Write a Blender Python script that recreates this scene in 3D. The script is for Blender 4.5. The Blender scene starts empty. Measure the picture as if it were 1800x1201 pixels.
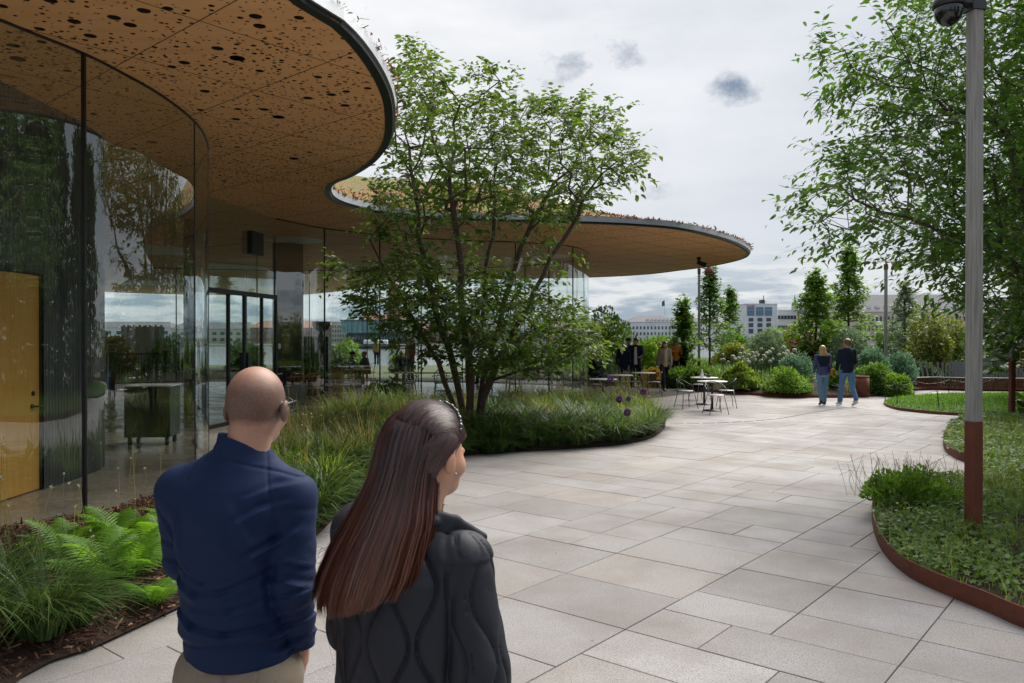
import bpy, bmesh, math, random
import numpy as np
from mathutils import Vector, Matrix, geometry as mgeo
from math import pi, sin, cos, radians as R_

rng = np.random.default_rng(7)
random.seed(7)
SC = bpy.context.scene
COL = SC.collection

CAMH = 1.83
F = 1400.0            # focal length in photo pixels (1800 wide)
cam_d = bpy.data.cameras.new("camera")
cam = bpy.data.objects.new("camera", cam_d)
COL.objects.link(cam)
cam.location = (0, 0, CAMH)
cam.rotation_euler = (R_(90 - 0.3), 0, 0)
cam_d.sensor_width = 36
cam_d.lens = 28
cam_d.clip_end = 6000
SC.camera = cam

SUN_EL, SUN_AZ = R_(48), R_(42)       # azimuth to the right of straight ahead
w = bpy.data.worlds.new("World")
SC.world = w
w.use_nodes = True
nt = w.node_tree
nt.nodes.clear()
N = nt.nodes.new
L = nt.links.new
out = N("ShaderNodeOutputWorld")
bg = N("ShaderNodeBackground")
bg.inputs[1].default_value = 0.058
L(bg.outputs[0], out.inputs[0])
sky = N("ShaderNodeTexSky")
sky.sky_type = 'NISHITA'
sky.sun_disc = False
sky.sun_elevation = SUN_EL
sky.sun_rotation = SUN_AZ
sky.air_density = 1.0
sky.dust_density = 1.5
tc = N("ShaderNodeTexCoord")
sep = N("ShaderNodeSeparateXYZ")
L(tc.outputs['Generated'], sep.inputs[0])


def wmath(op, a, b=None, c=None, clamp=False):
    n = N("ShaderNodeMath"); n.operation = op; n.use_clamp = clamp
    for i, v in enumerate((a, b, c)):
        if v is None: continue
        if isinstance(v, (int, float)): n.inputs[i].default_value = v
        else: L(v, n.inputs[i])
    return n.outputs[0]


def wramp(fac, stops, interp='LINEAR'):
    n = N("ShaderNodeValToRGB"); n.color_ramp.interpolation = interp
    e = n.color_ramp.elements
    while len(e) < len(stops): e.new(0.5)
    for i, (p, c) in enumerate(stops):
        e[i].position = p; e[i].color = (*c, 1) if len(c) == 3 else c
    L(fac, n.inputs[0])
    return n.outputs[0]


def wmix(fac, a, b, mode='MIX'):
    n = N("ShaderNodeMix"); n.data_type = 'RGBA'; n.blend_type = mode
    if isinstance(fac, (int, float)): n.inputs[0].default_value = fac
    else: L(fac, n.inputs[0])
    for i, v in ((6, a), (7, b)):
        if isinstance(v, tuple): n.inputs[i].default_value = (*v, 1)
        else: L(v, n.inputs[i])
    return n.outputs[2]


def wnoise(scale, detail=5, rough=0.55, sc=(1, 1, 1), loc=(0, 0, 0)):
    m = N("ShaderNodeMapping"); m.inputs['Scale'].default_value = sc; m.inputs['Location'].default_value = loc
    L(tc.outputs['Generated'], m.inputs[0])
    n = N("ShaderNodeTexNoise"); n.inputs['Scale'].default_value = scale
    n.inputs['Detail'].default_value = detail; n.inputs['Roughness'].default_value = rough
    L(m.outputs[0], n.inputs[0])
    return n.outputs[0]


def pxdir(x, y):
    v = Vector(((x - 900) / F, 1.0, (593 - y) / F)); v.normalize(); return v


# thin overcast: brighter round the veiled sun, greyer away from it
sdir = Vector((sin(R_(-6)) * cos(R_(33)), cos(R_(-6)) * cos(R_(33)), sin(R_(33))))
dp = N("ShaderNodeVectorMath"); dp.operation = 'DOT_PRODUCT'
L(tc.outputs['Generated'], dp.inputs[0]); dp.inputs[1].default_value = sdir
glow = wramp(wmath('MULTIPLY_ADD', dp.outputs['Value'], 0.5, 0.5),
             [(0.0, (4.3, 4.7, 5.2)), (0.80, (4.5, 4.85, 5.35)), (0.93, (6.2, 6.4, 6.8)), (1.0, (8.4, 8.35, 8.3))])
elev = sep.outputs[2]
base = wmix(wramp(elev, [(0.0, (1, 1, 1)), (0.16, (0, 0, 0))]), glow, (5.0, 5.6, 6.2))
# soft mottling of the high veil
veil = wnoise(2.6, 6, 0.58, (1, 1, 2.8), (3, 1, 0))
base = wmix(wramp(veil, [(0.38, (0, 0, 0)), (0.70, (0.55,) * 3)]), base, (4.1, 4.6, 5.3))
# band of heaped cloud close to the horizon
cu = wnoise(9, 7, 0.58, (1, 1, 5.5), (1.4, 0.2, 0.15))
cum = wramp(cu, [(0.40, (0, 0, 0)), (0.52, (1, 1, 1)), (0.60, (0.9, 0.9, 0.9)), (0.70, (0.15, 0.15, 0.15))])
bandm = wramp(elev, [(0.0, (0.65,) * 3), (0.05, (1, 1, 1)), (0.085, (0.8,) * 3), (0.12, (0, 0, 0))])
fac = wmath('MULTIPLY', cum, bandm)
low = wmix(wramp(elev, [(0.03, (1, 1, 1)), (0.11, (0, 0, 0))]), base, (2.7, 3.4, 4.2))
base = wmix(fac, low, (6.6, 6.8, 7.0))
# a few small dark puffs
tot = None
det = wnoise(17, 7, 0.65, (1, 1, 1.5), (0, 2, 1))
for (px, py, rr, am) in ((985, 140, .050, .85), (1100, 98, .034, .9), (1292, 158, .040, .95), (1150, 333, .026, .4), (1040, 90, .035, .35)):
    d = N("ShaderNodeVectorMath"); d.operation = 'SUBTRACT'
    L(tc.outputs['Generated'], d.inputs[0]); d.inputs[1].default_value = pxdir(px, py)
    m = N("ShaderNodeVectorMath"); m.operation = 'MULTIPLY'; L(d.outputs[0], m.inputs[0]); m.inputs[1].default_value = (1, 1, 1.35)
    ln = N("ShaderNodeVectorMath"); ln.operation = 'LENGTH'; L(m.outputs[0], ln.inputs[0])
    k = wmath('SUBTRACT', 1.0, wmath('DIVIDE', ln.outputs['Value'], rr), clamp=True)
    k = wmath('MULTIPLY', k, am)
    k = wmath('MULTIPLY', k, 1.2)
    tot = k if tot is None else wmath('ADD', tot, k)
pf = wmath('SUBTRACT', wmath('ADD', tot, wmath('MULTIPLY_ADD', det, 3.6, -1.85)), .32, clamp=True)
pf = wmath('MULTIPLY', wmath('MULTIPLY', pf, wmath('GREATER_THAN', tot, 0.0)), wmath('MULTIPLY', tot, 3.0, clamp=True), clamp=True)
base = wmix(pf, base, (1.9, 2.4, 3.2))
# below the horizon: ground haze tone
base = wmix(wramp(wmath('ADD', elev, 0.5), [(0.47, (1, 1, 1)), (0.5, (0, 0, 0))]), base, (2.0, 2.2, 2.2))
fin = wmix(0.93, sky.outputs[0], base)
L(fin, bg.inputs[0])

sd = bpy.data.lights.new("sun", 'SUN')
sd.energy = 3.0
sd.angle = R_(52)
sd.color = (1.0, 0.95, 0.87)
sun = bpy.data.objects.new("sun", sd)
COL.objects.link(sun)
svec = Vector((sin(SUN_AZ) * cos(SUN_EL), cos(SUN_AZ) * cos(SUN_EL), sin(SUN_EL)))
sun.rotation_euler = svec.to_track_quat('Z', 'Y').to_euler()

vs = SC.view_settings
vs.view_transform = 'Standard'
vs.look = 'None'
vs.exposure = 1.1
vs.gamma = 1
vs.use_curve_mapping = False
cy = SC.cycles
cy.use_denoising = True
cy.max_bounces = 10
cy.diffuse_bounces = 6
cy.glossy_bounces = 4
cy.transmission_bounces = 6
cy.transparent_max_bounces = 24
cy.sample_clamp_indirect = 4
cy.use_adaptive_sampling = True
cy.adaptive_threshold = 0.015



def G(x, y, h=0.0):
    """photo pixel -> point of the plane at height h"""
    z = (CAMH - h) * F / (y - 593.0)
    return ((x - 900) * z / F, z)


def at(x, y, z):
    return Vector(((x - 900) * z / F, z, CAMH + (593 - y) * z / F))


def tag(o, label=None, cat=None, group=None, kind=None):
    if label: o['label'] = label
    if cat: o['category'] = cat
    if group: o['group'] = group
    if kind: o['kind'] = kind
    return o


def empty(name, loc=(0, 0, 0), rz=0, label=None, cat=None, group=None, scale=1):
    o = bpy.data.objects.new(name, None)
    o.location = loc
    o.rotation_euler = (0, 0, rz)
    o.scale = (scale,) * 3
    COL.objects.link(o)
    return tag(o, label, cat, group)


def link(name, me, parent=None, loc=None, rot=None, scale=None):
    o = bpy.data.objects.new(name, me)
    COL.objects.link(o)
    if parent is not None: o.parent = parent
    if loc is not None: o.location = loc
    if rot is not None: o.rotation_euler = rot
    if scale is not None: o.scale = scale
    return o


def copy_tree(o, parent=None):
    c = o.copy()
    COL.objects.link(c)
    if parent is not None: c.parent = parent
    for ch in o.children:
        copy_tree(ch, c)
    return c


def place(o, loc, rz=0, scale=None, label=None):
    o.location = loc
    o.rotation_euler = (0, 0, rz)
    if scale: o.scale = (scale,) * 3 if isinstance(scale, (int, float)) else scale
    if label: o['label'] = label
    return o


def mesh_np(name, V, Fq, mats, smooth=True, mi=None):
    """V (n,3); Fq (m,k) uniform faces; or list of such arrays"""
    V = np.ascontiguousarray(V, dtype=np.float32)
    if not isinstance(Fq, list): Fq = [Fq]
    Fq = [np.asarray(f, dtype=np.int32) for f in Fq if len(f)]
    me = bpy.data.meshes.new(name)
    me.vertices.add(len(V))
    me.vertices.foreach_set("co", V.ravel())
    tot = np.concatenate([np.full(len(f), f.shape[1], np.int32) for f in Fq])
    loops = np.concatenate([f.ravel() for f in Fq])
    start = np.concatenate([[0], np.cumsum(tot)[:-1]]).astype(np.int32)
    me.loops.add(len(loops))
    me.loops.foreach_set("vertex_index", loops)
    me.polygons.add(len(tot))
    me.polygons.foreach_set("loop_start", start)
    me.polygons.foreach_set("loop_total", tot)
    if mi is not None: me.polygons.foreach_set("material_index", np.asarray(mi, np.int32))
    me.polygons.foreach_set("use_smooth", np.full(len(tot), bool(smooth)))
    for m in (mats if isinstance(mats, (list, tuple)) else [mats]): me.materials.append(m)
    me.update(calc_edges=True)
    me.validate()
    return me


class MB:
    """collects boxes, tubes, revolved shapes; builds ONE mesh"""
    def __init__(s):
        s.v = []; s.f = []; s.m = []; s.n = 0; s.sm = []

    def add(s, V, Fs, mi=0, smooth=False):
        s.v.extend([tuple(p) for p in V])
        for f in Fs:
            s.f.append([i + s.n for i in f]); s.m.append(mi); s.sm.append(smooth)
        s.n += len(V)
        return s

    def box(s, c, d, rz=0, mi=0, M=None, bev=0.0):
        x, y, z = d[0] / 2, d[1] / 2, d[2] / 2
        if bev > 0:
            b = min(bev, x * .9, y * .9, z * .9)
            V = []
            for (sx, sy, sz) in [(a, b_, c_) for a in (-1, 1) for b_ in (-1, 1) for c_ in (-1, 1)]:
                V += [(sx * (x - b), sy * (y - b), sz * z), (sx * (x - b), sy * y, sz * (z - b)), (sx * x, sy * (y - b), sz * (z - b))]
            bm = bmesh.new()
            for p in V: bm.verts.new(p)
            bmesh.ops.convex_hull(bm, input=bm.verts)
            bm.verts.ensure_lookup_table()
            for i, vv in enumerate(bm.verts): vv.index = i
            V = [tuple(vv.co) for vv in bm.verts]
            Fs = [[vv.index for vv in f.verts] for f in bm.faces]
            bm.free()
        else:
            V = [(-x, -y, -z), (x, -y, -z), (x, y, -z), (-x, y, -z), (-x, -y, z), (x, -y, z), (x, y, z), (-x, y, z)]
            Fs = [(0, 3, 2, 1), (4, 5, 6, 7), (0, 1, 5, 4), (1, 2, 6, 5), (2, 3, 7, 6), (3, 0, 4, 7)]
        T = Matrix.Translation(c) @ (M.to_4x4() if M is not None else Matrix.Rotation(rz, 4, 'Z'))
        return s.add([T @ Vector(p) for p in V], Fs, mi)

    def tube(s, pts, r, n=8, mi=0, caps=True, closed=False, smooth=True):
        pts = [Vector(p) for p in pts]
        if isinstance(r, (int, float)): r = [r] * len(pts)
        V = []; k = len(pts)
        up = None
        for i, p in enumerate(pts):
            if closed: t = pts[(i + 1) % k] - pts[i - 1]
            else: t = pts[min(i + 1, k - 1)] - pts[max(i - 1, 0)]
            if t.length < 1e-9: t = Vector((0, 0, 1))
            t.normalize()
            if up is None:
                up = Vector((0, 0, 1)) if abs(t.z) < .9 else Vector((1, 0, 0))
            a = up - t * up.dot(t)
            if a.length < 1e-6: a = t.orthogonal()
            a.normalize(); up = a
            b = t.cross(a)
            for j in range(n):
                q = 2 * pi * j / n
                V.append(p + (a * cos(q) + b * sin(q)) * r[i])
        Fs = []
        for i in range(k if closed else k - 1):
            i2 = (i + 1) % k
            for j in range(n):
                Fs.append((i * n + j, i * n + (j + 1) % n, i2 * n + (j + 1) % n, i2 * n + j))
        s.add(V, Fs, mi, smooth)
        if caps and not closed:
            s.f.append([s.n - len(V) + j for j in range(n)][::-1]); s.m.append(mi); s.sm.append(False)
            s.f.append([s.n - n + j for j in range(n)]); s.m.append(mi); s.sm.append(False)
        return s

    def lathe(s, prof, c=(0, 0, 0), n=24, mi=0, smooth=True, M=None):
        c = Vector(c); V = []
        for (r, z) in prof:
            for j in range(n):
                q = 2 * pi * j / n
                p = Vector((r * cos(q), r * sin(q), z))
                V.append(c + (M @ p if M is not None else p))
        Fs = []
        for i in range(len(prof) - 1):
            for j in range(n):
                Fs.append((i * n + j, i * n + (j + 1) % n, (i + 1) * n + (j + 1) % n, (i + 1) * n + j))
        s.add(V, Fs, mi, smooth)
        if prof[0][0] > 1e-4:
            s.f.append([s.n - len(V) + j for j in range(n)][::-1]); s.m.append(mi); s.sm.append(False)
        if prof[-1][0] > 1e-4:
            s.f.append([s.n - n + j for j in range(n)]); s.m.append(mi); s.sm.append(False)
        return s

    def ball(s, c, r, n=12, m=8, mi=0, M=None):
        if isinstance(r, (int, float)): r = (r, r, r)
        c = Vector(c); V = []
        for i in range(m + 1):
            a = pi * i / m
            for j in range(n):
                q = 2 * pi * j / n
                p = Vector((r[0] * sin(a) * cos(q), r[1] * sin(a) * sin(q), -r[2] * cos(a)))
                V.append(c + (M @ p if M is not None else p))
        Fs = [(i * n + j, i * n + (j + 1) % n, (i + 1) * n + (j + 1) % n, (i + 1) * n + j) for i in range(m) for j in range(n)]
        return s.add(V, Fs, mi, True)

    def mesh(s, name, mats):
        me = bpy.data.meshes.new(name)
        me.from_pydata(s.v, [], s.f)
        for m in (mats if isinstance(mats, (list, tuple)) else [mats]): me.materials.append(m)
        me.polygons.foreach_set("material_index", s.m)
        me.polygons.foreach_set("use_smooth", s.sm)
        me.update()
        return me

    def obj(s, name, mats, parent=None, **k):
        return link(name, s.mesh(name, mats), parent, **k)


def smooth_closed(pts, n=12, closed=True):
    """Catmull-Rom through 2-D points"""
    P = [np.array(p, float) for p in pts]
    k = len(P); outp = []
    rngk = range(k) if closed else range(k - 1)
    for i in rngk:
        if closed: p0, p1, p2, p3 = P[i - 1], P[i], P[(i + 1) % k], P[(i + 2) % k]
        else: p0, p1, p2, p3 = P[max(i - 1, 0)], P[i], P[i + 1], P[min(i + 2, k - 1)]
        for j in range(n):
            t = j / n
            outp.append(0.5 * ((2 * p1) + (-p0 + p2) * t + (2 * p0 - 5 * p1 + 4 * p2 - p3) * t * t + (-p0 + 3 * p1 - 3 * p2 + p3) * t ** 3))
    if not closed: outp.append(P[-1])
    return np.array(outp)


def resample(pts, step, closed=False):
    P = np.asarray(pts, float)
    if closed: P = np.vstack([P, P[:1]])
    d = np.r_[0, np.cumsum(np.linalg.norm(np.diff(P, axis=0), axis=1))]
    n = max(2, int(round(d[-1] / step)))
    t = np.linspace(0, d[-1], n + 1)
    Q = np.stack([np.interp(t, d, P[:, i]) for i in range(P.shape[1])], 1)
    return Q[:-1] if closed else Q


def inpoly(pts, poly):
    pts = np.atleast_2d(pts); poly = np.asarray(poly)
    x, y = pts[:, 0], pts[:, 1]
    inside = np.zeros(len(pts), bool)
    x1, y1 = poly[:, 0], poly[:, 1]
    x2, y2 = np.roll(x1, -1), np.roll(y1, -1)
    for a, b, c, d in zip(x1, y1, x2, y2):
        if b == d: continue
        c1 = (b > y) != (d > y)
        inside ^= c1 & (x < (c - a) * (y - b) / (d - b) + a)
    return inside


def polydist(pts, poly, closed=True):
    pts = np.atleast_2d(pts); A = np.asarray(poly, float)
    B = np.roll(A, -1, axis=0)
    if not closed: A, B = A[:-1], B[:-1]
    best = np.full(len(pts), 1e9)
    for a, b in zip(A, B):
        ab = b - a; l2 = ab @ ab
        if l2 < 1e-12: continue
        t = np.clip(((pts - a) @ ab) / l2, 0, 1)
        d = np.linalg.norm(pts - (a + t[:, None] * ab), axis=1)
        best = np.minimum(best, d)
    return best


def snoise(P, seed=0, oct=3):
    """cheap smooth pseudo-noise in -1..1 for (n,3) arrays"""
    r = np.random.default_rng(seed)
    o = np.zeros(len(P)); a = 1.0; tt = 0
    f = 1.0
    for k in range(oct):
        s = 0
        for j in range(5):
            d = r.normal(size=3); d /= np.linalg.norm(d)
            s = s + np.sin(P @ d * f * r.uniform(.7, 1.6) * 2 + r.uniform(0, 6.28) + 1.3 * np.sin(P @ np.roll(d, 1) * f * 1.3 + j))
        o += a * s / 2.6; tt += a; a *= .55; f *= 2.1
    return o / tt


class NT:
    def __init__(s, name):
        s.m = bpy.data.materials.new(name); s.m.use_nodes = True
        s.t = s.m.node_tree; s.t.nodes.clear()
        s.out = s.n("ShaderNodeOutputMaterial")
        s.tc = s.n("ShaderNodeTexCoord")

    def n(s, ty, **k):
        x = s.t.nodes.new(ty)
        for a, b in k.items(): setattr(x, a, b)
        return x

    def l(s, a, b): s.t.links.new(a, b)

    def put(s, sock, v):
        if v is None: return
        if isinstance(v, (int, float)): sock.default_value = v
        elif isinstance(v, tuple): sock.default_value = (*v, 1) if (len(v) == 3 and len(sock.default_value) == 4) else v
        else: s.l(v, sock)

    def math(s, op, a, b=None, c=None, clamp=False):
        x = s.n("ShaderNodeMath", operation=op, use_clamp=clamp)
        for i, v in enumerate((a, b, c)): s.put(x.inputs[i], v)
        return x.outputs[0]

    def noise(s, scale, detail=4, rough=.55, sc=None, co='Object', dist=0, loc=None):
        src = s.tc.outputs[co]
        if sc or loc:
            m = s.n("ShaderNodeMapping"); s.l(src, m.inputs[0])
            if sc: m.inputs['Scale'].default_value = sc
            if loc: m.inputs['Location'].default_value = loc
            src = m.outputs[0]
        x = s.n("ShaderNodeTexNoise"); s.l(src, x.inputs[0])
        x.inputs['Scale'].default_value = scale; x.inputs['Detail'].default_value = detail
        x.inputs['Roughness'].default_value = rough; x.inputs['Distortion'].default_value = dist
        return x.outputs[0]

    def vor(s, scale, feat='F1', co='Object', sc=None, rand=1, outp='Distance'):
        src = s.tc.outputs[co]
        if sc:
            m = s.n("ShaderNodeMapping"); s.l(src, m.inputs[0]); m.inputs['Scale'].default_value = sc; src = m.outputs[0]
        x = s.n("ShaderNodeTexVoronoi", feature=feat); s.l(src, x.inputs[0])
        x.inputs['Scale'].default_value = scale; x.inputs['Randomness'].default_value = rand
        return x.outputs[outp]

    def ramp(s, fac, stops, interp='LINEAR'):
        x = s.n("ShaderNodeValToRGB"); x.color_ramp.interpolation = interp
        e = x.color_ramp.elements
        while len(e) < len(stops): e.new(.5)
        for i, (p, c) in enumerate(stops):
            if isinstance(c, (int, float)): c = (c, c, c)
            e[i].position = p; e[i].color = (*c, 1)
        s.l(fac, x.inputs[0])
        return x.outputs[0]

    def mix(s, fac, a, b, mode='MIX'):
        x = s.n("ShaderNodeMix", data_type='RGBA', blend_type=mode)
        s.put(x.inputs[0], fac); s.put(x.inputs[6], a); s.put(x.inputs[7], b)
        return x.outputs[2]

    def rnd(s):
        return s.n("ShaderNodeNewGeometry").outputs['Random Per Island']

    def ornd(s):
        return s.n("ShaderNodeObjectInfo").outputs['Random']

    def bump(s, h, st=.3, dist=.01, nrm=None):
        x = s.n("ShaderNodeBump"); x.inputs['Strength'].default_value = st; x.inputs['Distance'].default_value = dist
        s.l(h, x.inputs['Height'])
        if nrm is not None: s.l(nrm, x.inputs['Normal'])
        return x.outputs[0]

    def bsdf(s, col, rough=.6, metal=0, spec=None, nrm=None, **k):
        b = s.n("ShaderNodeBsdfPrincipled")
        s.put(b.inputs['Base Color'], col); s.put(b.inputs['Roughness'], rough); s.put(b.inputs['Metallic'], metal)
        if spec is not None: s.put(b.inputs['Specular IOR Level'], spec)
        if nrm is not None: s.l(nrm, b.inputs['Normal'])
        for a, v in k.items(): s.put(b.inputs[a.replace('_', ' ')], v)
        return b.outputs[0]

    def done(s, sh):
        s.l(sh, s.out.inputs[0]); return s.m


def leafmat(name, c1, c2, c3=None, trans=.45, rough=.45, tcol=None, spec=.35):
    t = NT(name)
    r = t.rnd()
    stops = [(0.0, c1), (.55, c2), (1.0, c3 or c2)]
    col = t.ramp(r, stops)
    big = t.noise(1.7, 3, .6, co='Object')
    col = t.mix(t.ramp(big, [(.3, 0.0), (.7, .35)]), col, tuple(min(1, x * 1.45) for x in c2))
    b = t.bsdf(col, rough, spec=spec)
    tr = t.n("ShaderNodeBsdfTranslucent")
    tc2 = t.mix(1.0, col, tcol or (2.0, 1.95, .85), 'MULTIPLY')
    t.l(tc2, tr.inputs[0])
    mx = t.n("ShaderNodeMixShader"); mx.inputs[0].default_value = trans
    t.l(b, mx.inputs[1]); t.l(tr.outputs[0], mx.inputs[2])
    return t.done(mx.outputs[0])


def simple(name, col, rough=.6, metal=0, var=0.0, scale=8, bump=0, bscale=60, spec=None):
    t = NT(name)
    c = col
    if var:
        n = t.noise(scale, 5, .6)
        c = t.mix(t.ramp(n, [(.3, 0.0), (.7, 1.0)]), tuple(x * (1 - var) for x in col), tuple(min(1, x * (1 + var)) for x in col))
    nr = t.bump(t.noise(bscale, 4), bump, .003) if bump else None
    return t.done(t.bsdf(c, rough, metal, spec, nr))


M = {}
# granite slabs
t = NT('granite')
o = t.ornd()
base = t.ramp(o, [(0, (.21, .20, .195)), (.25, (.34, .335, .335)), (.5, (.34, .305, .265)), (.75, (.28, .28, .29)), (1, (.41, .40, .385))])
geo = t.n("ShaderNodeNewGeometry")
pos = geo.outputs['Position']


def posnoise(t, scale, detail=4, rough=.55, sc=None):
    p = t.n("ShaderNodeNewGeometry").outputs['Position']
    if sc:
        m = t.n("ShaderNodeMapping"); t.l(p, m.inputs[0]); m.inputs['Scale'].default_value = sc; p = m.outputs[0]
    x = t.n("ShaderNodeTexNoise"); t.l(p, x.inputs[0]); x.inputs['Scale'].default_value = scale
    x.inputs['Detail'].default_value = detail; x.inputs['Roughness'].default_value = rough
    return x.outputs[0]


isl = t.rnd()
base = t.mix(.5, base, t.ramp(isl, [(0, (.27, .26, .25)), (.4, (.35, .34, .33)), (.7, (.35, .315, .275)), (1, (.31, .31, .32))]))
sp = posnoise(t, 110, 3, .8)
base = t.mix(t.ramp(sp, [(.38, .85), (.48, 0.0)]), base, (.08, .075, .075))
sp2 = posnoise(t, 140, 2, .7)
base = t.mix(t.ramp(sp2, [(.56, 0.0), (.64, .55)]), base, (.58, .56, .54))
stn = posnoise(t, 1.1, 5, .6)
base = t.mix(t.ramp(stn, [(.42, 0.0), (.72, .55)]), base, (.22, .185, .14))
dk = posnoise(t, .55, 4, .55)
base = t.mix(t.ramp(dk, [(.45, 0.0), (.75, .45)]), base, (.18, .17, .165))
sp3 = t.n("ShaderNodeTexVoronoi"); t.l(pos, sp3.inputs[0]); sp3.inputs['Scale'].default_value = 2.3
base = t.mix(t.ramp(sp3.outputs['Distance'], [(0.018, .8), (.03, 0.0)]), base, (.06, .05, .04))
base = t.mix(1.0, base, (1.06, 1.065, 1.13), 'MULTIPLY')
M['granite'] = t.done(t.bsdf(base, t.ramp(stn, [(.3, .62), (.7, .8)]), spec=.3, nrm=t.bump(sp, .25, .004)))
M['joint'] = simple('joint_sand', (.06, .055, .05), .95, var=.3)
t = NT('soil')
n1 = posnoise(t, 30, 6, .75); n2 = posnoise(t, 4, 4)
M['soil'] = t.done(t.bsdf(t.mix(n2, t.ramp(n1, [(.3, (.018, .009, .006)), (.55, (.075, .034, .022)), (.8, (.17, .09, .055))]), (.05, .03, .02)), .95, nrm=t.bump(n1, 1, .05)))
t = NT('polished_concrete')
n1 = posnoise(t, 1.2, 6, .6); n2 = posnoise(t, 14, 4)
M['floor'] = t.done(t.bsdf(t.mix(t.ramp(n2, [(.35, 0.0), (.7, .4)]), t.ramp(n1, [(.3, (.30, .26, .21)), (.6, (.46, .40, .33)), (.8, (.40, .37, .34))]), (.16, .12, .09)), t.ramp(n1, [(.3, .16), (.7, .34)]), spec=.5))
M['grass_ground'] = simple('lawn_ground', (.05, .10, .02), .9, var=.4, scale=20)
t = NT('corten')
n1 = posnoise(t, 9, 6, .7); n2 = posnoise(t, 1.5, 3, sc=(1, 1, .4))
M['corten'] = t.done(t.bsdf(t.mix(n2, t.ramp(n1, [(.3, (.10, .028, .015)), (.6, (.20, .058, .028)), (.8, (.30, .10, .045))]), (.14, .042, .024)), .75, nrm=t.bump(n1, .3, .003)))
# soffit plywood
t = NT('soffit_plywood')
g1 = posnoise(t, 2.2, 6, .6, sc=(.35, 3.0, 1)); g2 = posnoise(t, .35, 3)
c = t.ramp(g1, [(.25, (.74, .38, .16)), (.55, (.84, .46, .205)), (.8, (.90, .54, .26))])
c = t.mix(t.ramp(g2, [(.35, 0.0), (.65, .5)]), c, (.80, .41, .18))
pv = t.n("ShaderNodeNewGeometry").outputs['Position']
sepv = t.n("ShaderNodeSeparateXYZ"); t.l(pv, sepv.inputs[0])
comb = t.n("ShaderNodeCombineXYZ"); t.l(sepv.outputs[0], comb.inputs[0]); t.l(sepv.outputs[1], comb.inputs[1])
# the density of the small drill holes swells and thins over the ceiling
dens = posnoise(t, .16, 2, .5)
for (scl, lo, hi, k) in ((8.0, .13, .16, .85), (13.0, .1, .1, .8)):
    v = t.n("ShaderNodeTexVoronoi"); t.l(comb.outputs[0], v.inputs[0]); v.inputs['Scale'].default_value = scl
    v.voronoi_dimensions = '2D'
    seph = t.n("ShaderNodeSeparateColor"); t.l(v.outputs['Color'], seph.inputs[0])
    keep = t.math('LESS_THAN', seph.outputs[0], t.math('ADD', t.math('MULTIPLY_ADD', dens, 1.6, -.47), t.math('MULTIPLY', t.math('GREATER_THAN', sepv.outputs[1], 12.5), .35), clamp=True))
    rad = t.math('MULTIPLY_ADD', seph.outputs[1], .13, .065)
    hole = t.math('MULTIPLY', t.math('LESS_THAN', v.outputs['Distance'], rad), keep)
    c = t.mix(t.math('MULTIPLY', hole, .95), c, (.03, .012, .006))
M['soffit'] = t.done(t.bsdf(c, .55, spec=.25))
M['void'] = simple('dark_backing', (.03, .018, .012), .9)
M['steel_fascia'] = simple('brushed_steel', (.40, .42, .45), .48, .7, var=.1, scale=3)
M['black_metal'] = simple('black_metal', (.018, .018, .02), .4, .3)
M['dark_steel'] = simple('dark_steel', (.06, .06, .065), .4, .5)
# glass: thin architectural sheet
def glassmat(name, tint, f0=.1):
    t = NT(name)
    fr = t.n("ShaderNodeLayerWeight"); fr.inputs['Blend'].default_value = .5
    tr = t.n("ShaderNodeBsdfTransparent"); tr.inputs[0].default_value = (*tint, 1)
    gl = t.n("ShaderNodeBsdfGlossy"); gl.inputs['Color'].default_value = (.92, .97, .98, 1); gl.inputs['Roughness'].default_value = 0.0
    mx = t.n("ShaderNodeMixShader")
    t.l(t.math('MULTIPLY_ADD', t.math('POWER', fr.outputs['Facing'], 4.2), 1 - f0, f0, clamp=True), mx.inputs[0])
    t.l(tr.outputs[0], mx.inputs[1]); t.l(gl.outputs[0], mx.inputs[2])
    return t.done(mx.outputs[0])
M['glass'] = glassmat('glass_wall', (.90, .96, .945), .14)
M['glass_far'] = glassmat('far_glass_wall', (.93, .97, .96), .05)
# ribbed board concrete
t = NT('dark_concrete')
n1 = posnoise(t, 3, 6, .65, sc=(1, 1, .25)); n2 = posnoise(t, 30, 3)
M['concrete'] = t.done(t.bsdf(t.mix(t.ramp(n1, [(.3, 0.0), (.75, 1.0)]), (.065, .07, .07), (.15, .155, .15)), .75, nrm=t.bump(n2, .3, .004)))
t = NT('oak_door')
n1 = posnoise(t, 6, 6, .6, sc=(6, 6, .35)); n2 = posnoise(t, 1.0, 3, sc=(1, 1, .4))
M['oak'] = t.done(t.bsdf(t.mix(t.ramp(n2, [(.3, 0.0), (.7, .5)]), t.ramp(n1, [(.3, (.66, .32, .07)), (.55, (.80, .43, .11)), (.8, (.86, .52, .17))]), (.72, .37, .085)), .42, spec=.4))
t = NT('sedum')
n1 = posnoise(t, 1.1, 5, .65); n2 = posnoise(t, 22, 4)
cc = t.ramp(n1, [(.25, (.11, .15, .035)), (.45, (.22, .22, .06)), (.58, (.33, .13, .06)), (.75, (.22, .05, .035))])
M['sedum'] = t.done(t.bsdf(t.mix(t.ramp(n2, [(.3, .0), (.7, .5)]), cc, (.10, .10, .04)), .95, nrm=t.bump(n2, 1, .06)))
t = NT('sedum_tuft')
M['sedum_tuft'] = t.done(t.bsdf(t.ramp(t.rnd(), [(0, (.30, .05, .035)), (.5, (.46, .15, .07)), (.78, (.30, .24, .06)), (1, (.15, .18, .04))]), .9))
t = NT('weathered_wood')
n1 = posnoise(t, 18, 6, .65, sc=(3, 3, .12)); n2 = posnoise(t, 2.5, 4, .6, sc=(1, 1, .3))
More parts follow.
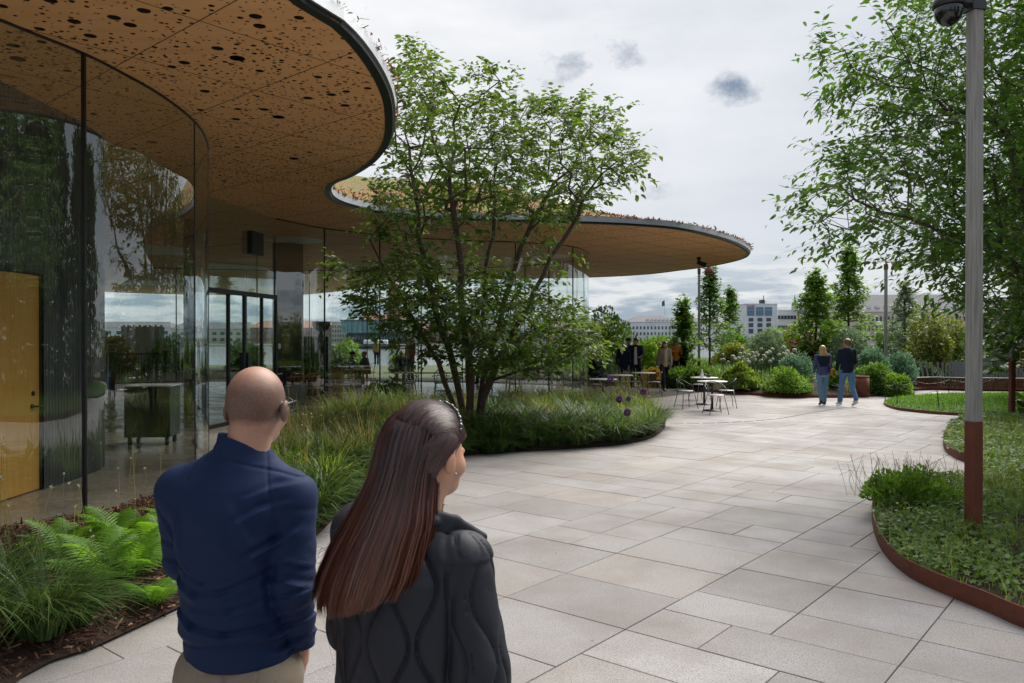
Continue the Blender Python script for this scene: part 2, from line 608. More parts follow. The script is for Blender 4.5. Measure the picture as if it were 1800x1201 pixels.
M['post_wood'] = t.done(t.bsdf(t.mix(t.ramp(n2, [(.35, 0.0), (.7, .6)]), t.ramp(n1, [(.28, (.15, .14, .135)), (.5, (.32, .32, .31)), (.75, (.45, .45, .44))]), (.30, .25, .20)), .8, nrm=t.bump(n1, .5, .004)))
t = NT('bark')
n1 = posnoise(t, 25, 5, .7, sc=(1, 1, .5))
M['bark'] = t.done(t.bsdf(t.ramp(n1, [(.3, (.045, .030, .022)), (.6, (.12, .08, .06)), (.85, (.26, .22, .19))]), .85, nrm=t.bump(n1, .6, .01)))
M['leaf_centre'] = leafmat('leaf_serviceberry', (.042, .078, .017), (.072, .128, .026), (.13, .19, .04), .42)
M['leaf_right'] = leafmat('leaf_hornbeam', (0.034, 0.085, 0.016), (0.065, 0.143, 0.025), (0.116, 0.209, 0.040), .40)
M['leaf_dark'] = leafmat('leaf_dark', (0.022, 0.049, 0.014), (0.041, 0.084, 0.022), (0.061, 0.115, 0.027), .3)
M['leaf_mid'] = leafmat('leaf_mid', (.045, .095, .018), (.082, .165, .030), (.13, .22, .045), .38)
M['leaf_bright'] = leafmat('leaf_bright', (0.069, 0.138, 0.017), (0.115, 0.218, 0.029), (0.172, 0.287, 0.046), .4)
M['leaf_yellow'] = leafmat('leaf_yellow', (.07, .105, .018), (.12, .155, .028), (.20, .19, .05), .35)
M['leaf_orange'] = leafmat('leaf_orange', (0.240, 0.120, 0.024), (0.312, 0.204, 0.036), (0.168, 0.180, 0.036), .4)
M['leaf_blue'] = leafmat('leaf_blue', (0.078, 0.139, 0.101), (0.132, 0.217, 0.155), (0.202, 0.295, 0.217), .3, tcol=(1.2, 1.5, 1.0))
M['leaf_silver'] = leafmat('leaf_silver', (0.132, 0.180, 0.120), (0.204, 0.264, 0.168), (0.288, 0.348, 0.228), .3, tcol=(1.2, 1.4, 1.0))
M['leaf_purple'] = leafmat('leaf_purple', (0.054, 0.016, 0.025), (0.109, 0.025, 0.037), (0.171, 0.046, 0.046), .3, tcol=(1.8, .8, .8))
M['grass_dark'] = leafmat('grass_dark', (.026, .056, .018), (.050, .098, .028), (.115, .16, .055), .3)
M['grass_light'] = leafmat('grass_light', (0.078, 0.155, 0.028), (0.139, 0.232, 0.046), (0.310, 0.310, 0.109), .4)
M['grass_dry'] = leafmat('grass_dry', (0.155, 0.186, 0.046), (0.310, 0.295, 0.109), (0.527, 0.419, 0.186), .4, tcol=(1.5, 1.4, 1.0))
M['fern'] = leafmat('fern_green', (0.072, 0.168, 0.017), (0.120, 0.252, 0.026), (0.180, 0.336, 0.042), .45)
M['ivy'] = leafmat('ivy_green', (.055, .11, .022), (.11, .185, .045), (.19, .27, .09), .3, rough=.5, spec=.25)
M['water'] = simple('harbour_water', (.08, .11, .12), .12, 0)
M['bench_wood'] = simple('bench_wood', (.14, .14, .145), .8, var=.35, scale=30)
M['white_paint'] = simple('white_paint', (.78, .78, .77), .5)
BED_L = smooth_closed([G(*p) for p in [(-160, 1290), (60, 1180), (150, 1150), (215, 1120), (320, 1070), (430, 1015), (550, 950),
    (590, 912), (640, 872), (720, 832), (815, 802), (950, 793), (1040, 787), (1100, 781), (1150, 769), (1170, 748), (1150, 729),
    (1080, 716), (950, 714), (800, 722), (690, 737), (600, 747), (540, 762), (450, 803), (390, 832), (285, 880), (150, 920), (0, 950), (-250, 985)]], 5)
BED_R = smooth_closed([G(*p) for p in [(2900, 1400), (2300, 1275), (1990, 1176), (1800, 1104), (1740, 1077), (1650, 1040), (1600, 1015), (1562, 982), (1541, 945),
    (1535, 905), (1548, 868), (1590, 850), (1640, 855), (1700, 854), (1722, 838), (1712, 818), (1680, 806), (1661, 790),
    (1662, 768), (1685, 745), (1730, 738), (1800, 742), (2100, 760), (2700, 800), (3300, 950), (3300, 1250)]], 5)
LAWN = smooth_closed([G(*p) for p in [(1556, 708), (1570, 719), (1620, 726), (1690, 731), (1800, 735), (2000, 736), (2400, 725), (2200, 706), (1900, 698), (1700, 697), (1600, 700)]], 5)
BED_B = smooth_closed([G(*p) for p in [(880, 664), (1000, 668), (1090, 672), (1140, 672), (1185, 676), (1230, 687), (1290, 692), (1350, 697), (1410, 699), (1505, 699),
    (1560, 694), (1590, 690), (1615, 682), (1625, 672), (1590, 655), (1480, 648), (1300, 645), (1100, 643), (900, 645)]], 5)
# glass wall line of the pavilion (ground plan), from behind the camera's left round to the far side
GL_NEAR = [(-5.9, 1.5), (-5.2, 4.0), (-4.75, 6.0), (-4.50, 7.0), (-4.21, 7.84), (-4.10, 8.5), (-4.04, 9.2), (-4.08, 10.1), (-4.22, 10.9), (-4.52, 11.85), (-5.0, 12.8), (-5.55, 13.9), (-5.9, 15.0)]
GL_DOOR = [(-6.0, 15.6), (-5.55, 18.75)]
GL_MID = [(-5.55, 18.75), (-5.2, 19.6), (-4.8, 20.4), (-3.6, 21.7), (-2.4, 22.5), (-1.1, 23.0), (.1, 23.35), (1.1, 23.8), (1.87, 24.5), (2.35, 25.6), (2.6, 27.0), (2.5, 28.3), (2.0, 29.6)]
GL_FAR = [(2.0, 29.6), (0.5, 31.0), (-2, 32.2), (-6, 33), (-11, 33), (-16, 31), (-19.5, 27), (-20.5, 21), (-18.5, 14), (-15, 8), (-11, 3.5), (-5.9, 1.5)]
nearP = smooth_closed(GL_NEAR, 8, False)
midP = smooth_closed(GL_MID, 8, False)
farP = smooth_closed(GL_FAR, 6, False)
GLASS_POLY = np.vstack([nearP, np.array(GL_DOOR), midP[1:], farP[1:-1]])
HS = 4.63
ROOF = smooth_closed([(-2.6, 3.3), (-2.05, 5.2), (-1.75, 6.61), (-1.53, 7.15), (-1.42, 7.95), (-1.40, 8.95), (-1.49, 9.97), (-1.75, 11.4),
    (-2.18, 12.7), (-2.77, 13.85), (-3.2, 14.46), (-3.5, 15.3), (-3.6, 16.2), (-3.42, 17.0), (-2.86, 18.0), (-1.35, 18.9), (1.29, 19.4),
    (2.83, 19.8), (4.3, 20.6), (5.73, 22.3), (6.96, 24.3), (7.96, 26.7), (8.23, 28.8), (7.84, 31.4), (7.1, 33.2), (5.86, 35.6),
    (3.47, 37.3), (0, 38), (-4.5, 38.8), (-7, 42), (-11, 49), (-16, 53), (-24, 50), (-28, 40), (-27, 25), (-25, 10), (-20, 0), (-13, -4.5), (-7, -4.5), (-4, -1)], 8)
FLOOR = np.vstack([np.array([G(*p) for p in [(-250, 985), (0, 950), (150, 920), (285, 880), (390, 832), (450, 803), (540, 762), (600, 747), (690, 737), (800, 722)]]),
                   midP[18:], farP[1:-1], np.array([(-5.4, 4.0)])])
PAVE_FAR = np.array([(-3, 21.6), (2.2, 21.8), (9, 29), (20, 36), (26, 32), (30, 24), (30, -6), (-8, -6), (-8, 2), (-5.2, 4.6)])

def sheet(name, poly, z, mat, kind='structure', parent=None):
    bm = bmesh.new()
    vs_ = [bm.verts.new((p[0], p[1], z)) for p in poly]
    f = bm.faces.new(vs_)
    if f.normal.z < 0 or sum((poly[i][0] * poly[(i + 1) % len(poly)][1] - poly[(i + 1) % len(poly)][0] * poly[i][1]) for i in range(len(poly))) < 0:
        f.normal_flip()
    bmesh.ops.triangulate(bm, faces=bm.faces)
    me = bpy.data.meshes.new(name); bm.to_mesh(me); bm.free(); me.materials.append(mat)
    o = link(name, me, parent)
    if parent is None: o['kind'] = kind
    return o


t = NT('park_ground')
n1 = posnoise(t, .6, 6, .65); n2 = posnoise(t, 9, 5)
M['park'] = t.done(t.bsdf(t.mix(n2, t.ramp(n1, [(.35, (.09, .12, .04)), (.65, (.20, .19, .12))]), (.05, .06, .03)), .95))
bm = bmesh.new()
bmesh.ops.create_grid(bm, x_segments=8, y_segments=8, size=1800)
me = bpy.data.meshes.new('ground'); bm.to_mesh(me); bm.free(); me.materials.append(M['park'])
g = link('ground', me, loc=(0, 0, -1.3)); g['kind'] = 'structure'
# raised park terrace, and the harbour water beyond it
sheet('park_terrace', [(-60, -60), (60, -60), (70, 60), (20, 62), (-8, 54), (-60, 60)], -.075, M['park'])
sheet('harbour_water', [(-900, 56), (900, 66), (900, 420), (-900, 420)], -1.0, M['water'])
sheet('joint_bed', np.array([(-9, -7), (31, -7), (31, 37), (-9, 37)]), -.03, M['joint'])

A = R_(39.4)
e1 = np.array([sin(A), cos(A)])       # runs away to the right
e2 = np.array([cos(A), -sin(A)])      # runs towards the camera's right
MOD = .245
pr = random.Random(11)
org = np.array(G(1258, 1120))
slabs = []
bands = []
b = 0
pos_b = -2
seq = [6, 7, 5, 6, 8, 5, 6, 7, 6, 5, 8, 6]
k = 0
while pos_b < 130:
    wd = seq[k % len(seq)]; bands.append((pos_b, wd)); pos_b += wd; k += 1
pos_b = -2
while pos_b > -130:
    wd = seq[k % len(seq)]; pos_b -= wd; bands.append((pos_b, wd)); k += 1
for (u0, wd) in bands:
    v = -120 + pr.randint(0, 5)
    while v < 170:
        Lc = pr.choice([2, 3, 3, 3])
        L2 = pr.choice([2, 2, 3])
        kind = pr.random()
        if kind < .45:
            a = pr.choice([x for x in (2, 3, 4) if 2 <= wd - x <= 5] or [3])
            rem = wd - a
            cells = [(0, a, 0, Lc)]
            cells += [(a, rem, 0, Lc)] if rem <= 4 else [(a, 2, 0, Lc), (a + 2, rem - 2, 0, Lc)]
        else:
            # two stacks of different rhythm side by side
            a = pr.choice([x for x in (3, 4) if 2 <= wd - x <= 5] or [3])
            Lc = L2 + pr.choice([2, 2, 3])
            s1 = L2; s2 = Lc - L2
            cells = [(0, a, 0, s1), (0, a, s1, Lc - s1), (a, wd - a, 0, s2), (a, wd - a, s2, Lc - s2)]
            cells = [c_ for q_ in cells for c_ in ([q_] if q_[1] < 4 or pr.random() < .45 else [(q_[0], 2, q_[2], q_[3]), (q_[0] + 2, q_[1] - 2, q_[2], q_[3])])]
        for (c0, cw, r0, rl) in cells:
            if rl <= 0 or cw <= 0: continue
            slabs.append((u0 + c0, v + r0, cw, rl))
        v += Lc
C = np.array([org + e2 * (u + cw / 2) * MOD + e1 * (v + rl / 2) * MOD for (u, v, cw, rl) in slabs])
keep = inpoly(C, PAVE_FAR)
for bed, mar in ((BED_L, .55), (BED_R, .6), (LAWN, .6), (BED_B, .6), (FLOOR, .7)):
    ins = inpoly(C, bed)
    keep &= ~(ins & (polydist(C, bed) > mar))
slabs = [s for s, kk in zip(slabs, keep) if kk]; C = C[keep]
gap = .007


def slab_mesh(cw, rl, key):
    x, y = cw * MOD - gap, rl * MOD - gap
    m = MB(); b_ = .003
    V = []
    for (q, zz) in ((b_, 0.0), (0, -b_), (0, -.03)):
        V += [(-x / 2 + q, -y / 2 + q, zz), (x / 2 - q, -y / 2 + q, zz), (x / 2 - q, y / 2 - q, zz), (-x / 2 + q, y / 2 - q, zz)]
    Fs = [(0, 1, 2, 3)]
    for r in (0, 4):
        for j in range(4): Fs.append((r + j, r + 4 + j, r + 4 + (j + 1) % 4, r + (j + 1) % 4))
    m.add(V, Fs)
    return m


ang = -A
Y = C[:, 1]; Xs = C[:, 0]
sx = 900 + F * Xs / np.maximum(Y, .1)
sy = 593 + CAMH * F / np.maximum(Y, .1)
vis = (Y > 2.2) & (sx > -150) & (sx < 1950) & (sy < 1400)
for bed in (BED_L, BED_R, LAWN, FLOOR): vis &= ~inpoly(C, bed)
area = np.array([s[2] * s[3] for s in slabs]) / np.maximum(Y, .1) ** 3
order = np.argsort(-np.where(vis, area, 0))
single = set(order[:300].tolist())
pave = empty('pavement', kind if False else (0, 0, 0)); pave['kind'] = 'structure'
cache = {}
rest = MB()
for i, s in enumerate(slabs):
    cx, cy_ = C[i]
    h = pr.uniform(-.0015, .0015)
    if i in single:
        key = (s[2], s[3])
        if key not in cache: cache[key] = slab_mesh(*key, key).mesh('paving_slab', M['granite'])
        link('paving_slab', cache[key], pave, (cx, cy_, h), (0, 0, ang))
    else:
        mm = slab_mesh(s[2], s[3], None)
        T = Matrix.Translation((cx, cy_, h)) @ Matrix.Rotation(ang, 4, 'Z')
        rest.add([T @ Vector(p) for p in mm.v], mm.f)
rs = rest.obj('paving_slab', M['granite'], pave); rs['kind'] = 'stuff'

# slot drain: a dashed dark line curving over the square
sl = MB()
dp_ = resample(smooth_closed([G(*p) for p in [(1175, 744), (1240, 744), (1310, 741), (1370, 736), (1420, 727), (1470, 719), (1490, 716)]], 8, False), .34)
for a, b_ in zip(dp_[:-1], dp_[1:]):
    c = (a + b_) / 2; d = b_ - a
    sl.box((c[0], c[1], .0035), (np.linalg.norm(d) * .8, .03, .003), rz=math.atan2(d[1], d[0]))
o = sl.obj('slot_drain', M['black_metal']); o['kind'] = 'structure'

def soil_bed(name, poly, h, mat, step=.25, seed=0, bump=.03, slope=.5, base=.02, kind='structure'):
    lo, hi = poly.min(0), poly.max(0)
    nx = int((hi[0] - lo[0]) / step) + 2; ny = int((hi[1] - lo[1]) / step) + 2
    gx, gy = np.meshgrid(np.linspace(lo[0], hi[0], nx), np.linspace(lo[1], hi[1], ny))
    P = np.stack([gx.ravel(), gy.ravel()], 1)
    ins = inpoly(P, poly); d = polydist(P, poly)
    ins &= d > step * .45
    Q = P[ins]; dq = d[ins]
    B = resample(poly, step, True)
    pts = [Vector(p) for p in np.vstack([B, Q])]
    nb = len(B)
    vo, eo, fo, *_ = mgeo.delaunay_2d_cdt(pts, [(i, (i + 1) % nb) for i in range(nb)], [], 1, 1e-4)
    V = np.array([(p.x, p.y) for p in vo])
    dv = polydist(V, poly)
    z = base + np.minimum(dv * slope, h) + bump * np.minimum(dv / .3, 1) * snoise(np.c_[V * 2.2, V[:, :1] * 0], seed, 3)
    Vz = np.c_[V, z]
    tri = [f for f in fo if len(f) == 3]
    me = mesh_np(name, Vz, np.array(tri), mat)
    bm = bmesh.new(); bm.from_mesh(me); bmesh.ops.recalc_face_normals(bm, faces=bm.faces)
    if sum(f.normal.z for f in bm.faces) < 0: bmesh.ops.reverse_faces(bm, faces=bm.faces)
    bm.to_mesh(me); bm.free()
    o = link(name, me); o['kind'] = kind
    return o, (lambda x, y: float(base + min(polydist(np.array([[x, y]]), poly)[0] * slope, h)))


def edging(path, h, th=.012, closed=False, name='steel_edging', label=None, z0=-.02):
    P = resample(path, .12, closed)
    V = []; Fs = []
    n = len(P)
    for i in range(n):
        a = P[i - 1] if (closed or i > 0) else P[i]; b_ = P[(i + 1) % n] if (closed or i < n - 1) else P[i]
        tdir = b_ - a; tdir /= np.linalg.norm(tdir) + 1e-9
        nn = np.array([-tdir[1], tdir[0]]) * th / 2
        hh = h
        V += [(*(P[i] - nn), z0), (*(P[i] - nn), hh), (*(P[i] + nn), hh), (*(P[i] + nn), z0)]
    for i in range(n if closed else n - 1):
        j = (i + 1) % n
        for q in range(3): Fs.append((i * 4 + q, j * 4 + q, j * 4 + q + 1, i * 4 + q + 1))
    if not closed: Fs += [(0, 1, 2, 3), tuple((n - 1) * 4 + q for q in (3, 2, 1, 0))]
    m = MB(); m.add(V, Fs)
    o = m.obj(name, M['corten'])
    bm = bmesh.new(); bm.from_mesh(o.data); bmesh.ops.recalc_face_normals(bm, faces=bm.faces); bm.to_mesh(o.data); bm.free()
    return tag(o, label, 'edging')


_, hL = soil_bed('planting_bed', BED_L, .12, M['soil'], .22, 1, .035, .5)
_, hR = soil_bed('planting_bed', BED_R, .50, M['soil'], .25, 2, .03, .065, base=.09)
_, hB = soil_bed('planting_bed', BED_B, .30, M['soil'], .6, 3, .03, .3, base=.06)
_, hW = soil_bed('lawn', LAWN, .10, M['grass_ground'], .4, 4, .01, .1, base=.06)
edging(BED_R, .13, label='rust brown steel strip edging the planted mound round the near lamp post', closed=True)
edging(LAWN, .07, label='low rusty steel strip edging the small mown lawn', closed=True)
edging(BED_B, .09, label='rusty steel strip edging the long shrub border across the square', closed=True)
sheet('greenhouse_floor', FLOOR, .012, M['floor'])
pav = empty('greenhouse_cafe', (0, 0, 0), label='curvy glass greenhouse cafe under a wide perforated plywood canopy with planted roof', cat='building')
SKY_H = [(-6.3, 23.0, .85), (-11.8, 25.5, 1.6), (-11.6, 32.0, 1.7), (1.2, 27.5, .8), (-19, 41, 2.0)]
LIGHTS = [G2 for G2 in [at(33, 104, 0)] if False]


def soffit_pt(x, y):
    z = (HS - CAMH) * F / (593 - y)
    return ((x - 900) * z / F, z)


downl = [soffit_pt(*p) for p in [(33, 104), (418, 103), (490, 206), (517, 279), (268, 250)]]
# holes in the near ceiling, true openings with a lip
hr = random.Random(5)
holes = []
cell = {}
def try_hole(x, y, r):
    for cx, cy_ in [(int(x / .4) + i, int(y / .4) + j) for i in (-1, 0, 1) for j in (-1, 0, 1)]:
        for (hx, hy, h_r) in cell.get((cx, cy_), ()):
            if (hx - x) ** 2 + (hy - y) ** 2 < (h_r + r + .02) ** 2: return
    holes.append((x, y, r)); cell.setdefault((int(x / .4), int(y / .4)), []).append((x, y, r))
for (lx, ly) in downl: try_hole(lx, ly, .075)
big_px = [(202, 32), (132, 39), (90, 2), (160, 64), (254, 20), (383, 86), (325, 111), (457, 47), (532, 13), (565, 37), (361, 161), (465, 193), (541, 173), (583, 167), (607, 186), (450, 30), (25, 81), (415, 210), (230, 45)]
for p in big_px: try_hole(*soffit_pt(*p), .057)
cand = 0
while cand < 16000:
    cand += 1
    y = hr.uniform(3.5, 14.5); x = hr.uniform(-9, -1)
    a = snoise(np.array([[x * .55, y * .55, 0]]), 3, 2)[0]
    p_ = .10 + .20 * max(0, a + .3) + .035 * max(0, y - 7)
    if hr.random() > p_: continue
    r = hr.choice([.011, .012, .014, .015, .017, .019, .022, .028]) if hr.random() < .978 else .045
    try_hole(x, y, r)
hc = np.array([(a, b_) for a, b_, c in holes]); hrad = np.array([c for *_, c in holes])
ok = inpoly(hc, ROOF) & (polydist(hc, ROOF) > .16)
ok &= polydist(hc, GLASS_POLY) > .08
holes = [h for h, k_ in zip(holes, ok) if k_]
pts = [Vector(p) for p in ROOF]; ed = [(i, (i + 1) % len(ROOF)) for i in range(len(ROOF))]
lip = MB()
for (x, y, r) in holes:
    n = 14 if r > .04 else 8
    s0 = len(pts)
    ring = [(x + r * cos(2 * pi * j / n), y + r * sin(2 * pi * j / n)) for j in range(n)]
    pts += [Vector(p) for p in ring]; ed += [(s0 + j, s0 + (j + 1) % n) for j in range(n)]
    V = [(a, b_, HS) for a, b_ in ring] + [(a, b_, HS + .03) for a, b_ in ring]
    lip.add(V, [(j, j + n, (j + 1) % n + n, (j + 1) % n) for j in range(n)])
for (x, y, r) in SKY_H:
    s0 = len(pts); n = 40
    pts += [Vector((x + r * cos(2 * pi * j / n), y + r * sin(2 * pi * j / n))) for j in range(n)]; ed += [(s0 + j, s0 + (j + 1) % n) for j in range(n)]
# a loose inner grid keeps the triangles healthy
gx, gy = np.meshgrid(np.arange(-27, 8, 2.0), np.arange(-4, 52, 2.0)); gp = np.stack([gx.ravel(), gy.ravel()], 1)
okg = inpoly(gp, ROOF) & (polydist(gp, ROOF) > .5)
gp = gp[okg]
hall = np.array([(a, b_) for a, b_, c in holes] + [(a, b_) for a, b_, c in SKY_H]); hallr = np.array([c for *_, c in holes] + [c for *_, c in SKY_H])
okg = np.array([(np.hypot(*(hall - p).T) > hallr + .05).all() for p in gp])
pts += [Vector(p) for p in gp[okg]]
vo, eo, fo, *_ = mgeo.delaunay_2d_cdt(pts, ed, [], 1, 1e-6)
V = np.array([(p.x, p.y) for p in vo])
tri = np.array([f for f in fo if len(f) == 3])
cen = V[tri].mean(1)
inh = np.zeros(len(cen), bool)
for (x, y, r) in list(holes) + list(SKY_H):
    inh |= (np.abs(cen[:, 0] - x) < r) & ((cen[:, 0] - x) ** 2 + (cen[:, 1] - y) ** 2 < r * r * .995)
tri = tri[~inh]
a_, b_, c_ = V[tri[:, 0]], V[tri[:, 1]], V[tri[:, 2]]
cr = (b_[:, 0] - a_[:, 0]) * (c_[:, 1] - a_[:, 1]) - (b_[:, 1] - a_[:, 1]) * (c_[:, 0] - a_[:, 0])
tri[cr > 0] = tri[cr > 0][:, ::-1]
soff = link('plywood_soffit', mesh_np('plywood_soffit', np.c_[V, np.full(len(V), HS)], tri, M['soffit'], False), pav)
lip.obj('drill_hole', M['void'], soff)['kind'] = 'stuff'  # plywood hole walls coloured near black, the shade inside painted in
# ceiling backing above the holes, open at the skylights
def plate(z, holes_, mat, name, flip=False):
    pts = [Vector(p) for p in ROOF]; ed = [(i, (i + 1) % len(ROOF)) for i in range(len(ROOF))]
    for (x, y, r) in holes_:
        s0 = len(pts); n = 40
        pts += [Vector((x + r * cos(2 * pi * j / n), y + r * sin(2 * pi * j / n))) for j in range(n)]; ed += [(s0 + j, s0 + (j + 1) % n) for j in range(n)]
    vo, eo, fo, *_ = mgeo.delaunay_2d_cdt(pts, ed, [], 1, 1e-6)
    V = np.array([(p.x, p.y) for p in vo]); tri = np.array([f for f in fo if len(f) == 3]); cen = V[tri].mean(1)
    k = np.ones(len(cen), bool)
    for (x, y, r) in holes_: k &= ~((cen[:, 0] - x) ** 2 + (cen[:, 1] - y) ** 2 < r * r * .995)
    return link(name, mesh_np(name, np.c_[V, np.full(len(V), z)], tri[k], mat, False), pav)
plate(HS + .035, SKY_H, M['void'], 'ceiling_backing')
# panel joints: thin recessed strips between plywood sheets (proud 1 mm shadow gap)
jm = MB()
jr = [soffit_pt(238, 100), soffit_pt(420, 0)]
def clip_line(p, d):
    ts = np.linspace(-60, 60, 2401); q = np.array(p)[None] + ts[:, None] * np.array(d)[None]
    k = inpoly(q, ROOF) & (polydist(q, ROOF) > .10)
    for (x, y, r) in SKY_H: k &= (q[:, 0] - x) ** 2 + (q[:, 1] - y) ** 2 > (r + .05) ** 2
    runs = []; st = None
    for i, v in enumerate(k):
        if v and st is None: st = i
        if not v and st is not None: runs.append((q[st], q[i - 1])); st = None
    return runs
P0 = np.array(soffit_pt(200, 120)); P1 = np.array(soffit_pt(420, 0)); dA = (P1 - P0); dA /= np.linalg.norm(dA)
Q0 = np.array(soffit_pt(236, 0)); Q1 = np.array(soffit_pt(600, 118)); dB = (Q1 - Q0); dB /= np.linalg.norm(dB)
P2 = np.array(soffit_pt(345, 200)); sepA = abs((P2 - P0) @ np.array([-dA[1], dA[0]])); sgn = np.sign((P2 - P0) @ np.array([-dA[1], dA[0]]))
for k in range(-6, 24):
    p = P0 + sgn * np.array([-dA[1], dA[0]]) * sepA * k
    for a, b_ in clip_line(p, dA):
        c = (a + b_) / 2; d = b_ - a
        jm.box((c[0], c[1], HS - .0005), (np.linalg.norm(d), .009, .003), rz=math.atan2(d[1], d[0]))
for k in range(-8, 16):
    p = Q0 + np.array([-dB[1], dB[0]]) * sepA * 1.0 * k
    for a, b_ in clip_line(p, dB):
        c = (a + b_) / 2; d = b_ - a
        jm.box((c[0], c[1], HS - .001), (np.linalg.norm(d), .007, .003), rz=math.atan2(d[1], d[0]))
jo = jm.obj('panel_joint', M['void'], soff); jo['kind'] = 'stuff'
# downlights set in the ceiling
for (x, y) in downl:
    m = MB(); m.lathe([(.075, -.004), (.075, .004), (.05, .004), (.05, -.004), (.075, -.004)], n=20)
    f = m.obj('downlight', M['black_metal'], pav, loc=(x, y, HS))
    m = MB(); m.lathe([(.0, 0), (.045, 0)], n=16)
    link('lens', m.mesh('lens', simple('lamp_lens', (.75, .45, .25), .2)), f, (0, 0, .01))
# fascia: bent steel ring with a dark drip below
def ring(path, prof, mat, name, parent, closed=True):
    P = resample(path, .25, closed); n = len(P); V = []; Fs = []; k = len(prof)
    for i in range(n):
        a = P[i - 1]; b_ = P[(i + 1) % n]
        tdir = b_ - a; tdir /= np.linalg.norm(tdir); nn = np.array([tdir[1], -tdir[0]])
        for (o_, z) in prof: V.append((*(P[i] + nn * o_), z))
    for i in range(n):
        j = (i + 1) % n
        for q in range(k - 1): Fs.append((i * k + q, j * k + q, j * k + q + 1, i * k + q + 1))
    m = MB(); m.add(V, Fs, smooth=False)
    o = m.obj(name, mat, parent)
    bm = bmesh.new(); bm.from_mesh(o.data); bmesh.ops.recalc_face_normals(bm, faces=bm.faces); bm.to_mesh(o.data); bm.free()
    return o
area2 = sum(ROOF[i][0] * ROOF[(i + 1) % len(ROOF)][1] - ROOF[(i + 1) % len(ROOF)][0] * ROOF[i][1] for i in range(len(ROOF)))
sg = 1 if area2 > 0 else -1
ring(ROOF, [(-.10 * sg, HS - .012), (.0, HS - .012), (.012 * sg, HS + .035), (-.02 * sg, HS + .035)], M['black_metal'], 'drip_edge', pav)
ring(ROOF, [(.0, HS + .035), (.035 * sg, HS + .035), (.035 * sg, HS + .17), (-.03 * sg, HS + .17)], M['steel_fascia'], 'steel_fascia', pav)
# planted roof, a shallow mound
st = .5
lo, hi = ROOF.min(0), ROOF.max(0)
gx, gy = np.meshgrid(np.arange(lo[0], hi[0], st), np.arange(lo[1], hi[1], st)); gp = np.stack([gx.ravel(), gy.ravel()], 1)
dd = polydist(gp, ROOF); k = inpoly(gp, ROOF) & (dd > .22)
for (x, y, r) in SKY_H: k &= (gp[:, 0] - x) ** 2 + (gp[:, 1] - y) ** 2 > (r + .2) ** 2
B = resample(ROOF, .3, True)
pts = [Vector(p) for p in B]; ed = [(i, (i + 1) % len(B)) for i in range(len(B))]
for (x, y, r) in SKY_H:
    s0 = len(pts); n = 32
    pts += [Vector((x + (r + .02) * cos(2 * pi * j / n), y + (r + .02) * sin(2 * pi * j / n))) for j in range(n)]; ed += [(s0 + j, s0 + (j + 1) % n) for j in range(n)]
pts += [Vector(p) for p in gp[k]]
vo, eo, fo, *_ = mgeo.delaunay_2d_cdt(pts, ed, [], 1, 1e-6)
V = np.array([(p.x, p.y) for p in vo]); tri = np.array([f for f in fo if len(f) == 3]); cen = V[tri].mean(1)
kk = np.ones(len(cen), bool)
for (x, y, r) in SKY_H: kk &= ~((cen[:, 0] - x) ** 2 + (cen[:, 1] - y) ** 2 < r * r)
tri = tri[kk]
def roof_h(P):
    d = np.minimum(polydist(P, ROOF), 8.0)
    return HS + .16 + .17 * d + .015 * d * d + .04 * snoise(np.c_[P * .8, P[:, :1] * 0], 4, 3) * np.minimum(d, 1)
a_, b_, c_ = V[tri[:, 0]], V[tri[:, 1]], V[tri[:, 2]]
cr = (b_[:, 0] - a_[:, 0]) * (c_[:, 1] - a_[:, 1]) - (b_[:, 1] - a_[:, 1]) * (c_[:, 0] - a_[:, 0])
tri[cr < 0] = tri[cr < 0][:, ::-1]
groof = link('sedum_roof', mesh_np('sedum_roof', np.c_[V, roof_h(V)], tri, M['sedum']), pav)
# tufts along the visible rim and slopes
nt_ = 42000
r = np.random.default_rng(3)
P = np.stack([r.uniform(-6, 8.5, nt_), r.uniform(3, 30, nt_)], 1)
d = polydist(P, ROOF); k = inpoly(P, ROOF) & (d > .01) & ((d < .6) | ((d < 6) & (r.random(nt_) < .8) & (P[:, 1] > 14)))
P = P[k]
extra = resample(ROOF, .035, True); extra = extra[(extra[:, 0] > -6) & (extra[:, 1] > 3) & (extra[:, 1] < 36)]
extra = extra + r.normal(0, .03, extra.shape)
P = np.vstack([P, extra, extra + r.normal(0, .05, extra.shape)])
z = roof_h(P)
n = len(P)
nearf = np.clip(P[:, 1] / 16, .35, 1)
hgt = r.uniform(.015, .062, n) * nearf * (1 + (r.random(n) < .1))
th = r.uniform(0, 2 * pi, n)
base = np.c_[P, z - .02]
wv = np.c_[np.cos(th), np.sin(th), np.zeros(n)] * (r.uniform(.010, .032, n) * nearf)[:, None]
lean = np.c_[r.normal(0, .04, (n, 2)), hgt]
V = np.stack([base - wv, base + wv, base + lean + wv * .6, base + lean - wv * .6], 1).reshape(-1, 3)
link('sedum_tuft', mesh_np('sedum_tuft', V, np.arange(4 * n).reshape(-1, 4), M['sedum_tuft'], False), groof)['kind'] = 'stuff'
t = NT('opal_diffuser'); tb_ = t.n('ShaderNodeBsdfTranslucent'); tb_.inputs[0].default_value = (.93, .95, .95, 1); DIFF = t.done(tb_.outputs[0])
# skylight shafts
for (x, y, r_) in SKY_H:
    top = float(roof_h(np.array([[x, y]]))[0]) + .06
    m = MB(); m.lathe([(r_, HS), (r_, top), (r_ + .08, top), (r_ + .08, HS + .3)], n=40)
    m.obj('skylight_shaft', M['white_paint'], pav, loc=(x, y, 0))
    m = MB(); m.lathe([(0, 0), (r_ - .01, 0)], n=40); m.obj('skylight_diffuser', DIFF, pav, loc=(x, y, HS + .03))
